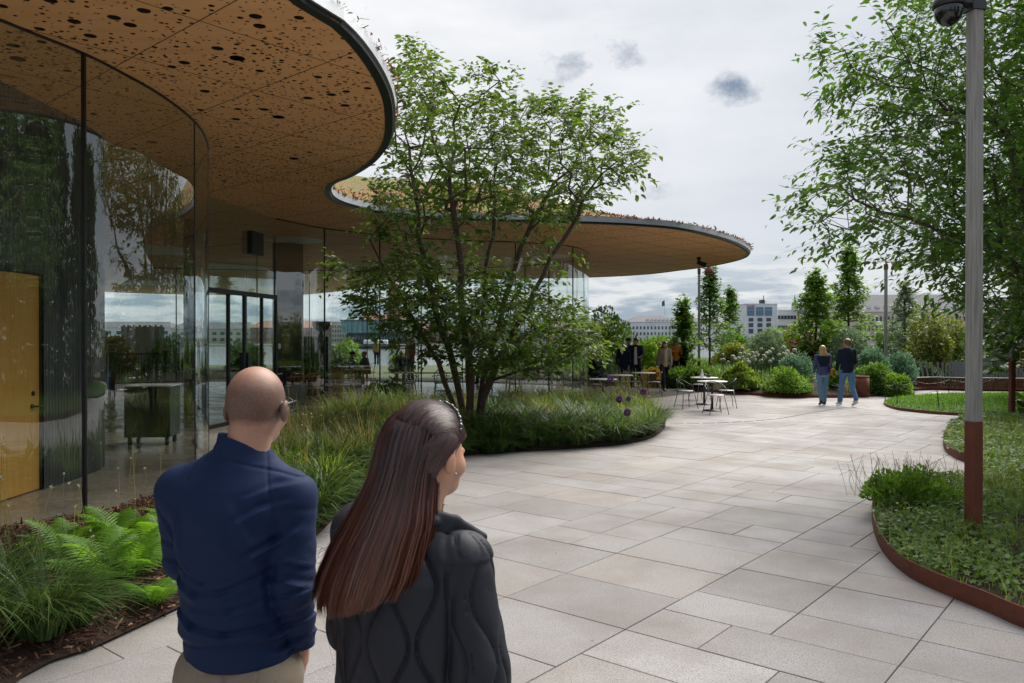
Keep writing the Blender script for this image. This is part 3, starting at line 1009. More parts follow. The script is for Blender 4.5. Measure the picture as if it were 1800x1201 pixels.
# glass panes and slim posts
def panes(path, cuts, mat, top=HS, z0=.02, postw=.035, mull=True):
    P = np.asarray(path); d = np.r_[0, np.cumsum(np.linalg.norm(np.diff(P, axis=0), axis=1))]
    cuts = [0] + list(cuts) + [d[-1]]
    for a, b_ in zip(cuts[:-1], cuts[1:]):
        n = max(2, int((b_ - a) / .12)); t_ = np.linspace(a + .004, b_ - .004, n)
        Q = np.stack([np.interp(t_, d, P[:, i]) for i in (0, 1)], 1)
        V = np.vstack([np.c_[Q, np.full(n, z0)], np.c_[Q, np.full(n, top - .02)]])
        Fs = [(i, i + 1, i + 1 + n, i + n) for i in range(n - 1)]
        link('glass_pane', mesh_np('glass_pane', V, np.array(Fs), mat, True), pav)
        m = MB(); m.tube([(*q, top - .012) for q in Q], .016, 6); m.obj('glazing_channel', M['black_metal'], pav)
        m = MB(); m.tube([(*q, z0 + .005) for q in Q], .018, 6); m.obj('glazing_channel', M['black_metal'], pav)
    if mull:
        for c in cuts[1:-1]:
            q = [np.interp(c, d, P[:, i]) for i in (0, 1)]
            m = MB(); m.box((q[0], q[1], top / 2), (postw, postw, top - .03))
            m.obj('mullion', M['black_metal'], pav)
def arc_at(path, pt):
    P = np.asarray(path); d = np.r_[0, np.cumsum(np.linalg.norm(np.diff(P, axis=0), axis=1))]
    return d[np.argmin(np.hypot(*(P - np.array(pt)).T))]
panes(nearP, [arc_at(nearP, p) for p in [(-5.2, 4.0), (-4.21, 7.84)]], M['glass'])
# slim glass-to-glass joints, no post, at the tight bend
for p in [(-4.10, 10.3), (-4.52, 11.85), (-5.3, 13.4)]:
    m = MB(); m.box((p[0], p[1], HS / 2), (.012, .012, HS - .04)); m.obj('silicone_joint', M['dark_steel'], pav)
panes(midP, [arc_at(midP, p) for p in [(-4.8, 20.4), (-3.55, 21.75), (-2.6, 22.4), (.05, 23.33), (1.1, 23.8), (1.87, 24.5)]], M['glass'])
panes(farP, [arc_at(farP, p) for p in [(0.5, 31.0), (-2, 32.2), (-4, 32.7), (-6, 33), (-8.5, 33.1), (-11, 33), (-13.5, 32.3), (-16, 31), (-19.5, 27), (-20.5, 21), (-18.5, 14)]], M['glass_far'])
# black framed glass double door with sidelight
a = np.array(GL_DOOR[0]); b_ = np.array(GL_DOOR[1]); dv = b_ - a; ln = np.linalg.norm(dv); u = dv / ln; az = math.atan2(u[1], u[0])
dr = empty('entrance_door', (a[0], a[1], 0), az); dr.parent = pav
DH = 2.72
def dbox(name, x0, x1, z0, z1, th=.06, mat='black_metal', parent=dr, y=0):
    m = MB(); m.box(((x0 + x1) / 2, y, (z0 + z1) / 2), (x1 - x0, th, z1 - z0)); return m.obj(name, M[mat], parent)
dbox('door_frame', 0, ln, DH, DH + .10); dbox('door_frame', 0, .07, 0, DH); dbox('door_frame', ln - .07, ln, 0, DH); dbox('door_frame', 0, ln, .012, .09, .055)
for x in (ln * .28, ln * .5, ln * .76):
    dbox('door_frame', x - .035, x + .035, .09, DH, .058)
for (x0, x1) in ((.07, ln * .28 - .035), (ln * .28 + .035, ln * .5 - .035), (ln * .5 + .035, ln * .76 - .035), (ln * .76 + .035, ln - .07)):
    dbox('door_glass', x0, x1, .09, DH, .008, 'glass')
dbox('door_glass', 0, ln, DH + .10, HS - .02, .008, 'glass')
for x in (ln * .5 - .09, ln * .5 + .09): dbox('door_handle', x - .02, x + .02, .9, 1.5, .1)
m = MB(); m.box((ln * .63, -.06, 3.3 + .6), (.55, .12, .5)); m.obj('air_curtain_box', M['black_metal'], dr)
m = MB(); m.lathe([(.0, 0), (.07, 0), (.07, .02), (.0, .02)], n=20, M=Matrix.Rotation(pi / 2, 3, 'X')); st_ = m.obj('round_sticker', M['white_paint'], dr, loc=(ln + .06, -.04, 1.62))
# last panel joining door wall and curve
# concrete core: ribbed vertical boards, rounded
core_path = [(-5.62, 5.2), (-5.60, 8.7), (-5.60, 9.55), (-5.60, 10.4), (-5.75, 11.3), (-6.35, 12.1), (-7.4, 12.5), (-9.5, 12.5), (-11, 11.5), (-11.5, 9), (-11, 6), (-9, 4.6), (-6.5, 4.5)]
core_s = smooth_closed([(-5.60, 10.3), (-5.68, 11.0), (-5.95, 11.6), (-6.45, 12.05), (-7.4, 12.3), (-9.5, 12.3), (-11, 11.5), (-11.5, 9), (-11, 6), (-9, 4.6), (-6.5, 4.5), (-5.64, 4.9)], 8, False)
cp = np.vstack([core_s, [(-5.62, 8.05)]])
def ribbed(path, z0, z1, name, pitch=.065, dep=.014, parent=pav):
    P = resample(path, pitch / 4, False); n = len(P); V = []
    for i in range(n):
        a = P[max(i - 1, 0)]; b_ = P[min(i + 1, n - 1)]; tdir = b_ - a; tdir /= np.linalg.norm(tdir); nn = np.array([tdir[1], -tdir[0]])
        off = dep if i % 4 in (0, 1) else 0
        q = P[i] - nn * off
        V += [(*q, z0), (*q, z1)]
    m = MB(); m.add(V, [(2 * i, 2 * i + 2, 2 * i + 3, 2 * i + 1) for i in range(n - 1)])
    return m.obj(name, M['concrete'], parent)
core = ribbed(cp, .012, HS, 'concrete_core')
ribbed(np.array([(-5.60, 10.3), (-5.60, 9.50)]), .012, HS, 'concrete_core')
ribbed(np.array([(-5.60, 9.50), (-5.60, 8.05)]), 2.585, HS, 'concrete_core')
m = MB(); m.box((-5.68, 9.50, 1.29), (.15, .012, 2.57)); m.box((-5.68, 8.05, 1.29), (.15, .012, 2.57)); m.box((-5.68, 8.77, 2.58), (.15, 1.46, .012)); m.obj('door_lining', M['dark_steel'], pav)
dd_ = MB(); dd_.box((-5.66, 8.775, 1.295), (.05, 1.43, 2.54), bev=.004)
od = dd_.obj('oak_door', M['oak'], pav)
m = MB(); m.lathe([(.0, 0), (.028, 0), (.028, .012), (0, .012)], n=16, M=Matrix.Rotation(pi / 2, 3, 'Y')); m.obj('keyhole_plate', M['black_metal'], od, loc=(-5.632, 9.36, 1.17))
m = MB(); m.lathe([(.0, 0), (.028, 0), (.028, .012), (0, .012)], n=16, M=Matrix.Rotation(pi / 2, 3, 'Y')); m.tube([(0, 0, 0), (.06, 0, 0), (.06, -.0, 0), (.062, .13, 0)], .010, 8)
m.obj('door_handle', M['black_metal'], od, loc=(-5.632, 9.34, 1.02))
# dark planted columns inside
for (x, y, r_) in ((-7.6, 19.0, .22), (-6.75, 24.0, .45)):
    m = MB(); m.lathe([(r_, .012), (r_, HS)], n=28); m.obj('column', M['concrete'], pav, loc=(x, y, 0))
# black box camera below the canopy tip
m = MB(); m.box((0, 0, -.05), (.12, .12, .1)); m.box((.02, 0, -.16), (.05, .05, .14)); m.box((.10, -.05, -.24), (.34, .14, .13), M=Matrix.Rotation(R_(25), 3, 'Y') @ Matrix.Rotation(R_(-20), 3, 'Z'), bev=.01)
tag(m.obj('security_camera', M['black_metal'], loc=(*soffit_pt(1228, 452)[:2], HS)), 'small black camera hanging under the far canopy tip', 'camera')
def norm(a): return a / (np.linalg.norm(a, axis=-1, keepdims=True) + 1e-9)


LEAF_V = np.array([(0, 0, 0), (-.22, .30, .05), (0, .33, 0), (.22, .30, .05), (-.17, .66, .02), (0, .68, -.03), (.17, .66, .02), (0, 1.0, -.12)], float)
LEAF_F = np.array([(0, 2, 1), (0, 3, 2), (1, 2, 4), (2, 5, 4), (2, 3, 5), (3, 6, 5), (4, 5, 7), (5, 6, 7)])
LEAF4_V = np.array([(0, 0, 0), (-.27, .45, .04), (.27, .45, .04), (0, 1, -.08)], float)
LEAF4_F = np.array([(0, 2, 1), (1, 2, 3)])
IVY_V = np.array([(0, 0, 0), (-.42, -.06, .04), (-.30, .25, .02), (-.55, .45, .0), (-.22, .55, .03), (0, 1.0, -.03), (.22, .55, .03), (.55, .45, .0), (.30, .25, .02), (.42, -.06, .04), (0, .4, -.03)], float)
IVY_F = np.array([(10, i, (i + 1) if i < 9 else 0) for i in range(10)][1:9] + [(10, 0, 1), (10, 9, 0)])


def scatter(name, TV, TF, P, d, nrm, S, mat, parent=None, smooth=True, Sx=None):
    """template along +Y with normal +Z placed at P, pointing d"""
    d = norm(d); z = nrm - d * (nrm * d).sum(1, keepdims=True); z = norm(z); x = np.cross(d, z)
    Rm = np.stack([x, d, z], 2)            # columns
    T = np.asarray(TV)[None] * (np.asarray(S)[:, None, None] if np.ndim(S) else S)
    if Sx is not None: T = T * np.stack([Sx, np.ones(len(P)), np.ones(len(P))], 1)[:, None, :]
    V = np.einsum('nij,nkj->nki', Rm, T) + P[:, None, :]
    k = len(TV)
    Fq = (np.asarray(TF)[None] + (np.arange(len(P)) * k)[:, None, None]).reshape(-1, TF.shape[1])
    me = mesh_np(name, V.reshape(-1, 3), Fq, mat, smooth)
    return link(name, me, parent)


def segs_mesh(name, A_, B_, ra, rb, mat, parent=None, n=6):
    A_, B_ = np.asarray(A_, float), np.asarray(B_, float)
    t_ = norm(B_ - A_)
    up = np.where(np.abs(t_[:, 2:3]) < .9, np.array([[0, 0, 1.]]), np.array([[1., 0, 0]]))
    a = norm(up - t_ * (up * t_).sum(1, keepdims=True)); b_ = np.cross(t_, a)
    q = np.arange(n) * 2 * pi / n
    ring = np.cos(q)[None, :, None] * a[:, None] + np.sin(q)[None, :, None] * b_[:, None]
    V = np.concatenate([A_[:, None] + ring * np.asarray(ra)[:, None, None], B_[:, None] + ring * np.asarray(rb)[:, None, None]], 1)
    j = np.arange(n)
    Fq = np.stack([j, (j + 1) % n, (j + 1) % n + n, j + n], 1)[None] + (np.arange(len(A_)) * 2 * n)[:, None, None]
    return link(name, mesh_np(name, V.reshape(-1, 3), Fq.reshape(-1, 4), mat, True), parent)


def grow(stems, tips, step=.3, bf=.25, r=None, sag=.04, wob=.03):
    """connect every tip to the growing skeleton; returns pos, parent, tipnode idx"""
    pos = []; par = []; pl = []
    for st_ in stems:
        root = None
        for i, p in enumerate(st_):
            pos.append(np.array(p, float)); par.append(-1 if i == 0 else len(pos) - 2)
            pl.append(0 if i == 0 else pl[-1] + np.linalg.norm(pos[-1] - pos[-2]))
    S0 = np.array(pos)
    dmin = np.array([np.min(np.linalg.norm(S0 - t_, axis=1)) for t_ in tips])
    buf = np.zeros((len(tips) * 14 + len(pos) + 10, 3)); n = len(pos); buf[:n] = S0
    plb = np.zeros(len(buf)); plb[:n] = pl
    tipn = []
    for ti in np.argsort(dmin):
        t_ = tips[ti]
        dv = t_ - buf[:n]; dist = np.linalg.norm(dv, axis=1)
        cost = dist + bf * plb[:n] + np.where(dv[:, 2] < -.05, .35 * -dv[:, 2], 0)
        cost[par.index(-1) if False else 0] += .5
        b_ = int(np.argmin(cost)); L_ = dist[b_]
        k = max(1, min(12, int(L_ / step)))
        prev = b_; p0 = buf[b_].copy()
        for i in range(1, k + 1):
            f = i / k
            q = p0 + (t_ - p0) * f + np.array([0, 0, -sag * L_ * 4 * f * (1 - f)]) + (r.normal(0, wob, 3) * L_ ** .5 * .6 if i < k else 0)
            buf[n] = q; plb[n] = plb[prev] + np.linalg.norm(q - buf[prev]); par.append(prev); prev = n; n += 1
        tipn.append(prev)
    return buf[:n], np.array(par), np.array(tipn)


def tree_mesh(root, stems, tips, seed, mat_leaf, mat_bark, leaf=.1, per=12, r0=.0045, rexp=.46, step=.3, twig=.4, droop=.35, full=True, rmax=None, spread=.9, bf=.25, lw=1.0):
    r = np.random.default_rng(seed)
    pos, par, tipn = grow(stems, tips, step, bf, r)
    cnt = np.zeros(len(pos)); cnt[tipn] += 1
    for i in range(len(pos) - 1, -1, -1):
        if par[i] >= 0: cnt[par[i]] += cnt[i]
    # skeleton order is by creation, parents always precede children
    rad = r0 * np.maximum(cnt, .6) ** rexp
    if rmax: rad = np.minimum(rad, rmax)
    idx = np.where(par >= 0)[0]
    A_ = pos[par[idx]]; B_ = pos[idx]
    ra = np.minimum(rad[par[idx]], rad[idx] * 1.35)
    thick = rad[idx] > .02
    if thick.any():
        segs_mesh('trunk', A_[thick], B_[thick], ra[thick], rad[idx][thick], mat_bark, root, 10)
    if (~thick).any():
        o = segs_mesh('branch', A_[~thick], B_[~thick], ra[~thick], rad[idx][~thick], mat_bark, root, 5); o['kind'] = 'stuff'
    # leaf sprays
    tp = pos[tipn]; pd = norm(tp - pos[par[tipn]])
    m = len(tp)
    f = np.tile(np.linspace(-.2, 1.0, per), m)
    T = np.repeat(tp, per, 0); D = np.repeat(norm(pd + r.normal(0, .35, (m, 3)) * 1), per, 0)
    D[:, 2] *= .6; D = norm(D)
    side = norm(np.cross(D, np.array([0, 0, 1.])) + 1e-6)
    sg_ = np.where(np.arange(m * per) % 2 == 0, 1, -1)[:, None]
    L_ = twig * r.uniform(.6, 1.2, m).repeat(per)
    P = T + D * (f * L_)[:, None] + np.c_[np.zeros((m * per, 2)), -droop * .35 * L_ * np.maximum(f, 0) ** 2]
    P = P + r.normal(0, twig * .10, P.shape)
    ld = norm(D * .7 + side * sg_ * spread + r.normal(0, .25, P.shape) + np.array([0, 0, -droop]))
    nn = norm(np.array([0, 0, 1.]) + r.normal(0, .45, P.shape))
    S = leaf * r.uniform(.6, 1.2, m * per)
    c = scatter('crown', LEAF_V if full else LEAF4_V, LEAF_F if full else LEAF4_F, P, ld, nn, S, mat_leaf, root, True, Sx=np.full(m * per, lw))
    c['kind'] = 'stuff'
    # the fine twigs themselves
    e = T[::per] + D[::per] * (L_[::per])[:, None]
    if full:
        o = segs_mesh('twig', tp, e - np.c_[np.zeros((m, 2)), droop * .3 * L_[::per]], np.full(m, r0 * .7), np.full(m, r0 * .3), mat_bark, root, 4); o['kind'] = 'stuff'
    return pos


def sample_px(poly, n, r, zc, zs, edge=60.):
    """points inside an outline seen at mean depth zc; the depth spread narrows to the rim"""
    poly = np.array(poly, float); lo, hi = poly.min(0), poly.max(0); out = []
    while len(out) < n:
        p = r.uniform(lo, hi, (n * 2, 2)); k = inpoly(p, poly); p = p[k]
        d = np.minimum(polydist(p, poly) / edge, 1)
        z = zc + zs * np.sqrt(d) * r.uniform(-1, 1, len(p))
        q = np.stack([(p[:, 0] - 900) * zc / F, z, CAMH + (593 - p[:, 1]) * zc / F], 1)
        out += list(q)
    return np.array(out[:n])


def shrub(name, label, cat, c, rx, ry, h, mat, n=2500, leaf=.07, seed=0, group=None, clumps=26, dens=.5, upright=0.2, base=0.0, stem=False, hz=0.02, lump=.25):
    r = np.random.default_rng(seed)
    root = empty(name, (c[0], c[1], c[2] if len(c) > 2 else 0), label=label, cat=cat, group=group)
    # clumps on and in a dome
    u = norm(r.normal(size=(clumps, 3))); u[:, 2] = np.abs(u[:, 2]) * .95 + .02
    rr = r.uniform(.55, 1.0, clumps) ** .6
    cc = u * rr[:, None] * np.array([rx, ry, 1]) * (1 - lump * .7)
    cc[:, 2] = base + u[:, 2] * rr * (h - base) * (1 - lump * .6)
    cc[::3, 2] = base + (cc[::3, 2] - base) * .35
    k = r.integers(0, clumps, n)
    s = lump * (rx + ry + h) / 3
    uu = norm(r.normal(size=(n, 3))); rad = r.uniform(.5, 1.0, n) ** .5
    P = cc[k] + uu * rad[:, None] * s * r.uniform(.7, 1.25, clumps)[k][:, None]
    P[:, 2] = np.abs(P[:, 2] - hz) + hz
    out = norm(P * np.array([1 / rx, 1 / ry, 1 / h]) + uu * .8)
    d = norm(out * .8 + r.normal(0, .5, (n, 3)) + np.array([0, 0, upright]))
    nn = norm(out + np.array([0, 0, .6]) + r.normal(0, .4, (n, 3)))
    scatter('foliage', LEAF4_V, LEAF4_F, P, d, nn, leaf * r.uniform(.6, 1.3, n), mat, root)['kind'] = 'stuff'
    if stem:
        a = np.zeros((clumps, 3)); a[:, :2] = r.normal(0, .06, (clumps, 2))
        o = segs_mesh('stem', a, cc, np.full(clumps, .018 * h / 1.5), np.full(clumps, .006), M['bark'], root, 5); o['kind'] = 'stuff'
    return root


def blades_mesh(P, L_, W, az, bend, r, seg=5, curl=1.0):
    """arching blades; P (n,3) roots"""
    n = len(P); t_ = np.linspace(0, 1, seg)
    dirx = np.stack([np.cos(az), np.sin(az), np.zeros(n)], 1)
    side = np.stack([-np.sin(az), np.cos(az), np.zeros(n)], 1)
    up = (t_[None] - bend[:, None] * t_[None] ** 2.2 * .75) * L_[:, None]
    outw = (bend[:, None] * (t_[None] ** 1.7) * .85 + .08 * t_[None]) * L_[:, None] * curl
    C_ = P[:, None] + dirx[:, None] * outw[..., None] + np.array([0, 0, 1.]) * up[..., None]
    wv = W[:, None] * np.maximum(1 - t_[None] ** 2, .04)
    tw = r.uniform(-.6, .6, n)
    sd2 = side * np.cos(tw)[:, None] + np.array([0, 0, 1.]) * np.sin(tw)[:, None] * .5
    V = np.stack([C_ - sd2[:, None] * wv[..., None], C_ + sd2[:, None] * wv[..., None]], 2).reshape(n, seg * 2, 3)
    i = np.arange(seg - 1)
    Fq = np.stack([2 * i, 2 * i + 1, 2 * i + 3, 2 * i + 2], 1)[None] + (np.arange(n) * seg * 2)[:, None, None]
    return V.reshape(-1, 3), Fq.reshape(-1, 4)


def grass_clump_mesh(seed, n=260, H=.8, rad=.12, W=.005, bend=(.2, .95), mat='grass_dark', seg=5):
    r = np.random.default_rng(seed)
    a = r.uniform(0, 2 * pi, n); q = rad * np.sqrt(r.random(n))
    P = np.stack([q * np.cos(a), q * np.sin(a), np.full(n, -.02)], 1)
    az = a + r.normal(0, .7, n)
    L_ = H * r.uniform(.55, 1.25, n)
    V, Fq = blades_mesh(P, L_, W * r.uniform(.6, 1.3, n), az, r.uniform(*bend, n), r, seg)
    V[:, 2] = np.maximum(V[:, 2], -.03)
    return mesh_np('grass_blades', V, Fq, M[mat], True)


r = np.random.default_rng(21)
ZC = 14.3
bx, by = (828 - 900) * ZC / F, ZC
up_poly = [(640, 400), (660, 330), (690, 200), (693, 135), (735, 100), (775, 118), (800, 185), (838, 190), (850, 150), (868, 160), (875, 190), (950, 188), (1010, 200), (1050, 212), (1085, 240), (1118, 285), (1090, 330), (1040, 350), (1010, 390), (930, 385), (840, 375), (760, 390), (690, 420)]
low_poly = [(600, 520), (625, 480), (690, 450), (760, 455), (800, 480), (900, 480), (960, 520), (1020, 545), (1050, 575), (1058, 608), (1020, 636), (950, 640), (890, 660), (800, 600), (740, 580), (700, 620), (650, 560)]
mid_poly = [(640, 400), (760, 380), (900, 400), (1020, 430), (1000, 500), (900, 500), (800, 480), (680, 470)]
tips = np.vstack([sample_px(up_poly, 880, r, ZC, 2.2), sample_px(low_poly, 560, r, ZC - .2, 1.9), sample_px(mid_poly, 60, r, ZC, 2.0), sample_px([(700, 510), (860, 500), (1000, 520), (1060, 600), (950, 650), (800, 655), (730, 620)], 190, r, ZC - .6, 1.0),
                  np.array(at(865, 135, ZC)) + r.normal(0, .10, (10, 3)), np.array(at(838, 132, ZC)) + r.normal(0, .08, (4, 3)), np.array(at(1062, 200, ZC)) + r.normal(0, .12, (8, 3)), np.array(at(1120, 285, ZC)) + r.normal(0, .1, (6, 3)),
                  np.array(at(715, 92, ZC)) + r.normal(0, .12, (6, 3)), np.array(at(600, 470, ZC)) + r.normal(0, .15, (8, 3))])
inroof = inpoly(tips[:, :2], ROOF) | (polydist(tips[:, :2], ROOF) < .35)
tips = tips[~(inroof & (tips[:, 2] > HS - .45))]
def stem_line(pts, wig=0):
    Q = resample(np.array([list(p) for p in pts]), .35)
    Q[1:-1] += r.normal(0, .02, Q[1:-1].shape)
    return Q
B0 = np.array([bx, by, .02])
stems = []
for (dx, dy, pxs) in [(-.16, .05, [(800, 640), (770, 560), (745, 470), (735, 380), (720, 260)]),
                      (.02, -.08, [(826, 640), (815, 560), (812, 470), (800, 400), (790, 300)]),
                      (.12, .06, [(850, 660), (880, 560), (905, 470), (930, 400), (975, 320)]),
                      (.20, -.02, [(868, 650), (905, 580), (960, 470), (1010, 390)]),
                      (-.05, .16, [(822, 640), (848, 560), (856, 470), (872, 370), (870, 260)]),
                      (-.22, -.05, [(775, 650), (725, 560), (680, 480), (650, 420)])]:
    zz = by + dy; k = len(pxs)
    pts = [B0 + np.array([dx * .5, dy * .5, 0])] + [np.array(at(p[0], p[1], zz + (dy * 7) * (i + 1) / k)) for i, p in enumerate(pxs)]
    stems.append(stem_line(pts))
ct = empty('multistem_tree', (0, 0, 0), label='multi-stemmed green tree growing from the long grass bed before the greenhouse', cat='tree')
tree_mesh(ct, stems, tips, 5, M['leaf_centre'], M['bark'], leaf=.125, per=15, r0=.0034, rexp=.50, twig=.36, droop=.30, bf=.22, rmax=.085)

r = np.random.default_rng(31)
ZR = 9.0
rp = [(1420, 345), (1450, 322), (1500, 275), (1535, 215), (1550, 160), (1490, 120), (1475, 95), (1540, 50), (1590, 10), (1640, -160), (1850, -420), (2200, -420), (2500, -100), (2500, 300), (2300, 540), (2050, 590), (1830, 585), (1740, 560), (1690, 500), (1620, 470), (1560, 425), (1480, 395)]
tips = sample_px(rp, 2500, r, ZR, 2.3, 160)
tips = np.vstack([tips, np.array(at(1440, 95, ZR)) + r.normal(0, .10, (5, 3)), np.array(at(1425, 348, ZR)) + r.normal(0, .08, (4, 3)), np.array(at(1480, 270, ZR)) + r.normal(0, .15, (12, 3)), np.array(at(1455, 415, ZR)) + r.normal(0, .10, (7, 3)), np.array(at(1500, 130, ZR)) + r.normal(0, .15, (14, 3))])
tips = np.vstack([tips, sample_px([(1600, 120), (1700, 40), (1900, -50), (2000, 300), (1850, 560), (1720, 540), (1640, 420)], 600, r, ZR + .3, 1.9, 100)])
tips = tips[tips[:, 1] > 7.75]
rb = np.array([6.9, 9.6, .3])
stems = [stem_line([rb, rb + np.array([0, 0, 1.6]), np.array([6.3, 9.5, 3.0]), np.array(at(1800, 250, 9.2)), np.array(at(1690, 150, 9.2)), np.array(at(1560, 100, 9.0))]),
         stem_line([rb + np.array([.05, .05, 1.6]), np.array([6.8, 9.2, 4.0]), np.array([6.6, 9.2, 7.0])]),
         stem_line([rb + np.array([0, 0, 1.4]), np.array([5.9, 9.4, 2.7]), np.array(at(1640, 400, 9.0)), np.array(at(1500, 350, 8.9))]),
         stem_line([rb + np.array([0.1, 0, 1.5]), np.array([8.2, 9.4, 3.4]), np.array([9.3, 9.2, 5.6])])]
rt = empty('hornbeam_tree', (0, 0, 0), label='large leafy tree spreading in from the right edge behind the nearest lamp post', cat='tree')
tree_mesh(rt, stems, tips, 8, M['leaf_right'], M['bark'], leaf=.115, per=16, r0=.0028, rexp=.48, twig=.46, droop=.42, bf=.3, rmax=.11, lw=.85)

def young_tree(label, X, Y, H, W, mat, seed, n=170, per=9, leaf=.14, hb=.25, name='young_tree', cone=.8, group=None, z0=0.0, tr=.05):
    r = np.random.default_rng(seed)
    root = empty(name, (X, Y, z0), label=label, cat='tree', group=group)
    t_ = r.random(n) ** .8
    zz = H * (hb + (1 - hb) * t_)
    prof = (1 - t_) ** cone * (0.55 + .45 * np.minimum(t_ / .12, 1))
    lay = .75 + .35 * np.sin(t_ * 19 + seed)
    q = W / 2 * prof * lay * np.sqrt(r.uniform(.1, 1, n)); a = r.uniform(0, 2 * pi, n)
    tips = np.stack([q * np.cos(a), q * np.sin(a), zz], 1)
    tips = np.vstack([tips, [[0, 0, H]]])
    stem = [np.array([[0, 0, z] for z in np.linspace(0, H * .97, 12)]) + np.c_[r.normal(0, .02, (12, 2)), np.zeros(12)]]
    tree_mesh(root, stem, tips, seed, mat, M['bark'], leaf=leaf, per=per, r0=.006, rexp=.5, step=.5, twig=.34 * max(1, H / 7), droop=.1, full=False, rmax=tr, bf=.1)
    return root


# seen across the square
def ypx(x, ytop, Yd): return ((x - 900) * Yd / F, Yd, CAMH + (593 - ytop) * Yd / F)
for (x, yt, Yd, Wp, mk, lab, hb, con) in [
    (1247, 474, 37, 78, 'leaf_mid', 'slim young tree right behind the left one of the two far lamps', .25, .9),
    (1200, 530, 34, 62, 'leaf_bright', 'small pale green conical tree behind the walking woman in the beige cardigan', .1, 1.0),
    (1283, 510, 43, 60, 'leaf_mid', 'thin sparse young tree just right of the left far lamp post', .2, .8),
    (1434, 480, 33, 100, 'leaf_bright', 'conical green tree rising behind the woman of the walking couple', .22, .8),
    (1492, 437, 35, 112, 'leaf_bright', 'tallest conical green tree rising behind the man of the walking couple', .2, 1.0),
    (1590, 500, 38, 90, 'leaf_silver', 'grey green young tree behind the right far lamp post', .2, .9),
]:
    X, Y, H = ypx(x, yt, Yd)
    young_tree(lab, X, Y, H, Wp * Yd / F * 1.15, M[mk], int(x), n=430 if Wp > 90 else 260, per=12, leaf=.19, hb=hb, cone=con)
# planted behind and to the right of the photographer: only the glass shows them
for i, (X, Y, H, W_) in enumerate([(15, 22, 8.5, 4.5), (12, 17.5, 9.5, 4), (21, 24, 11, 6), (24, 16, 10, 6), (15, 13, 7.5, 4.5), (17, 7, 9, 5.5), (10, 1.5, 7, 4), (26, 4, 12, 7), (8, -6, 9, 5), (17, -7, 10, 6), (0, -12, 9, 6), (30, 28, 13, 7), (12.5, 14.0, 8, 4), (15.5, 18.0, 8.5, 4.5), (17, 14.5, 9, 5), (13, 10.5, 7.5, 4.5), (20, 20, 10, 5.5), (11.5, 8.5, 6.5, 4)]):
    young_tree(['tall dark park tree standing beyond the right edge, mirrored in the greenhouse glass',
                'tall dark park tree behind the photographer, mirrored in the greenhouse glass'][1 if Y < 3 else 0], X, Y, H, W_, M['leaf_dark'], 100 + i, n=520, per=14, leaf=.32, hb=.10, cone=.6, name='park_tree', group='park trees outside the frame', tr=.16)
def spx(lab, x0, x1, ytop, Yd, mk, seed, n=2600, leaf=.10, name='shrub', cat='shrub', ry=None, clumps=26, upright=.2, stem=False, lump=.25, z0=None):
    X = ((x0 + x1) / 2 - 900) * Yd / F; rx = (x1 - x0) / 2 * Yd / F
    zb = hB(X, Yd) if (z0 is None and inpoly(np.array([[X, Yd]]), BED_B)[0]) else (z0 or -.05)
    H = CAMH + (593 - ytop) * Yd / F - zb
    return shrub(name, lab, cat, (X, Yd, zb), rx, ry or min(rx, 1.6), H, M[mk], n, leaf, seed, clumps=clumps, upright=upright, stem=stem, lump=lump)
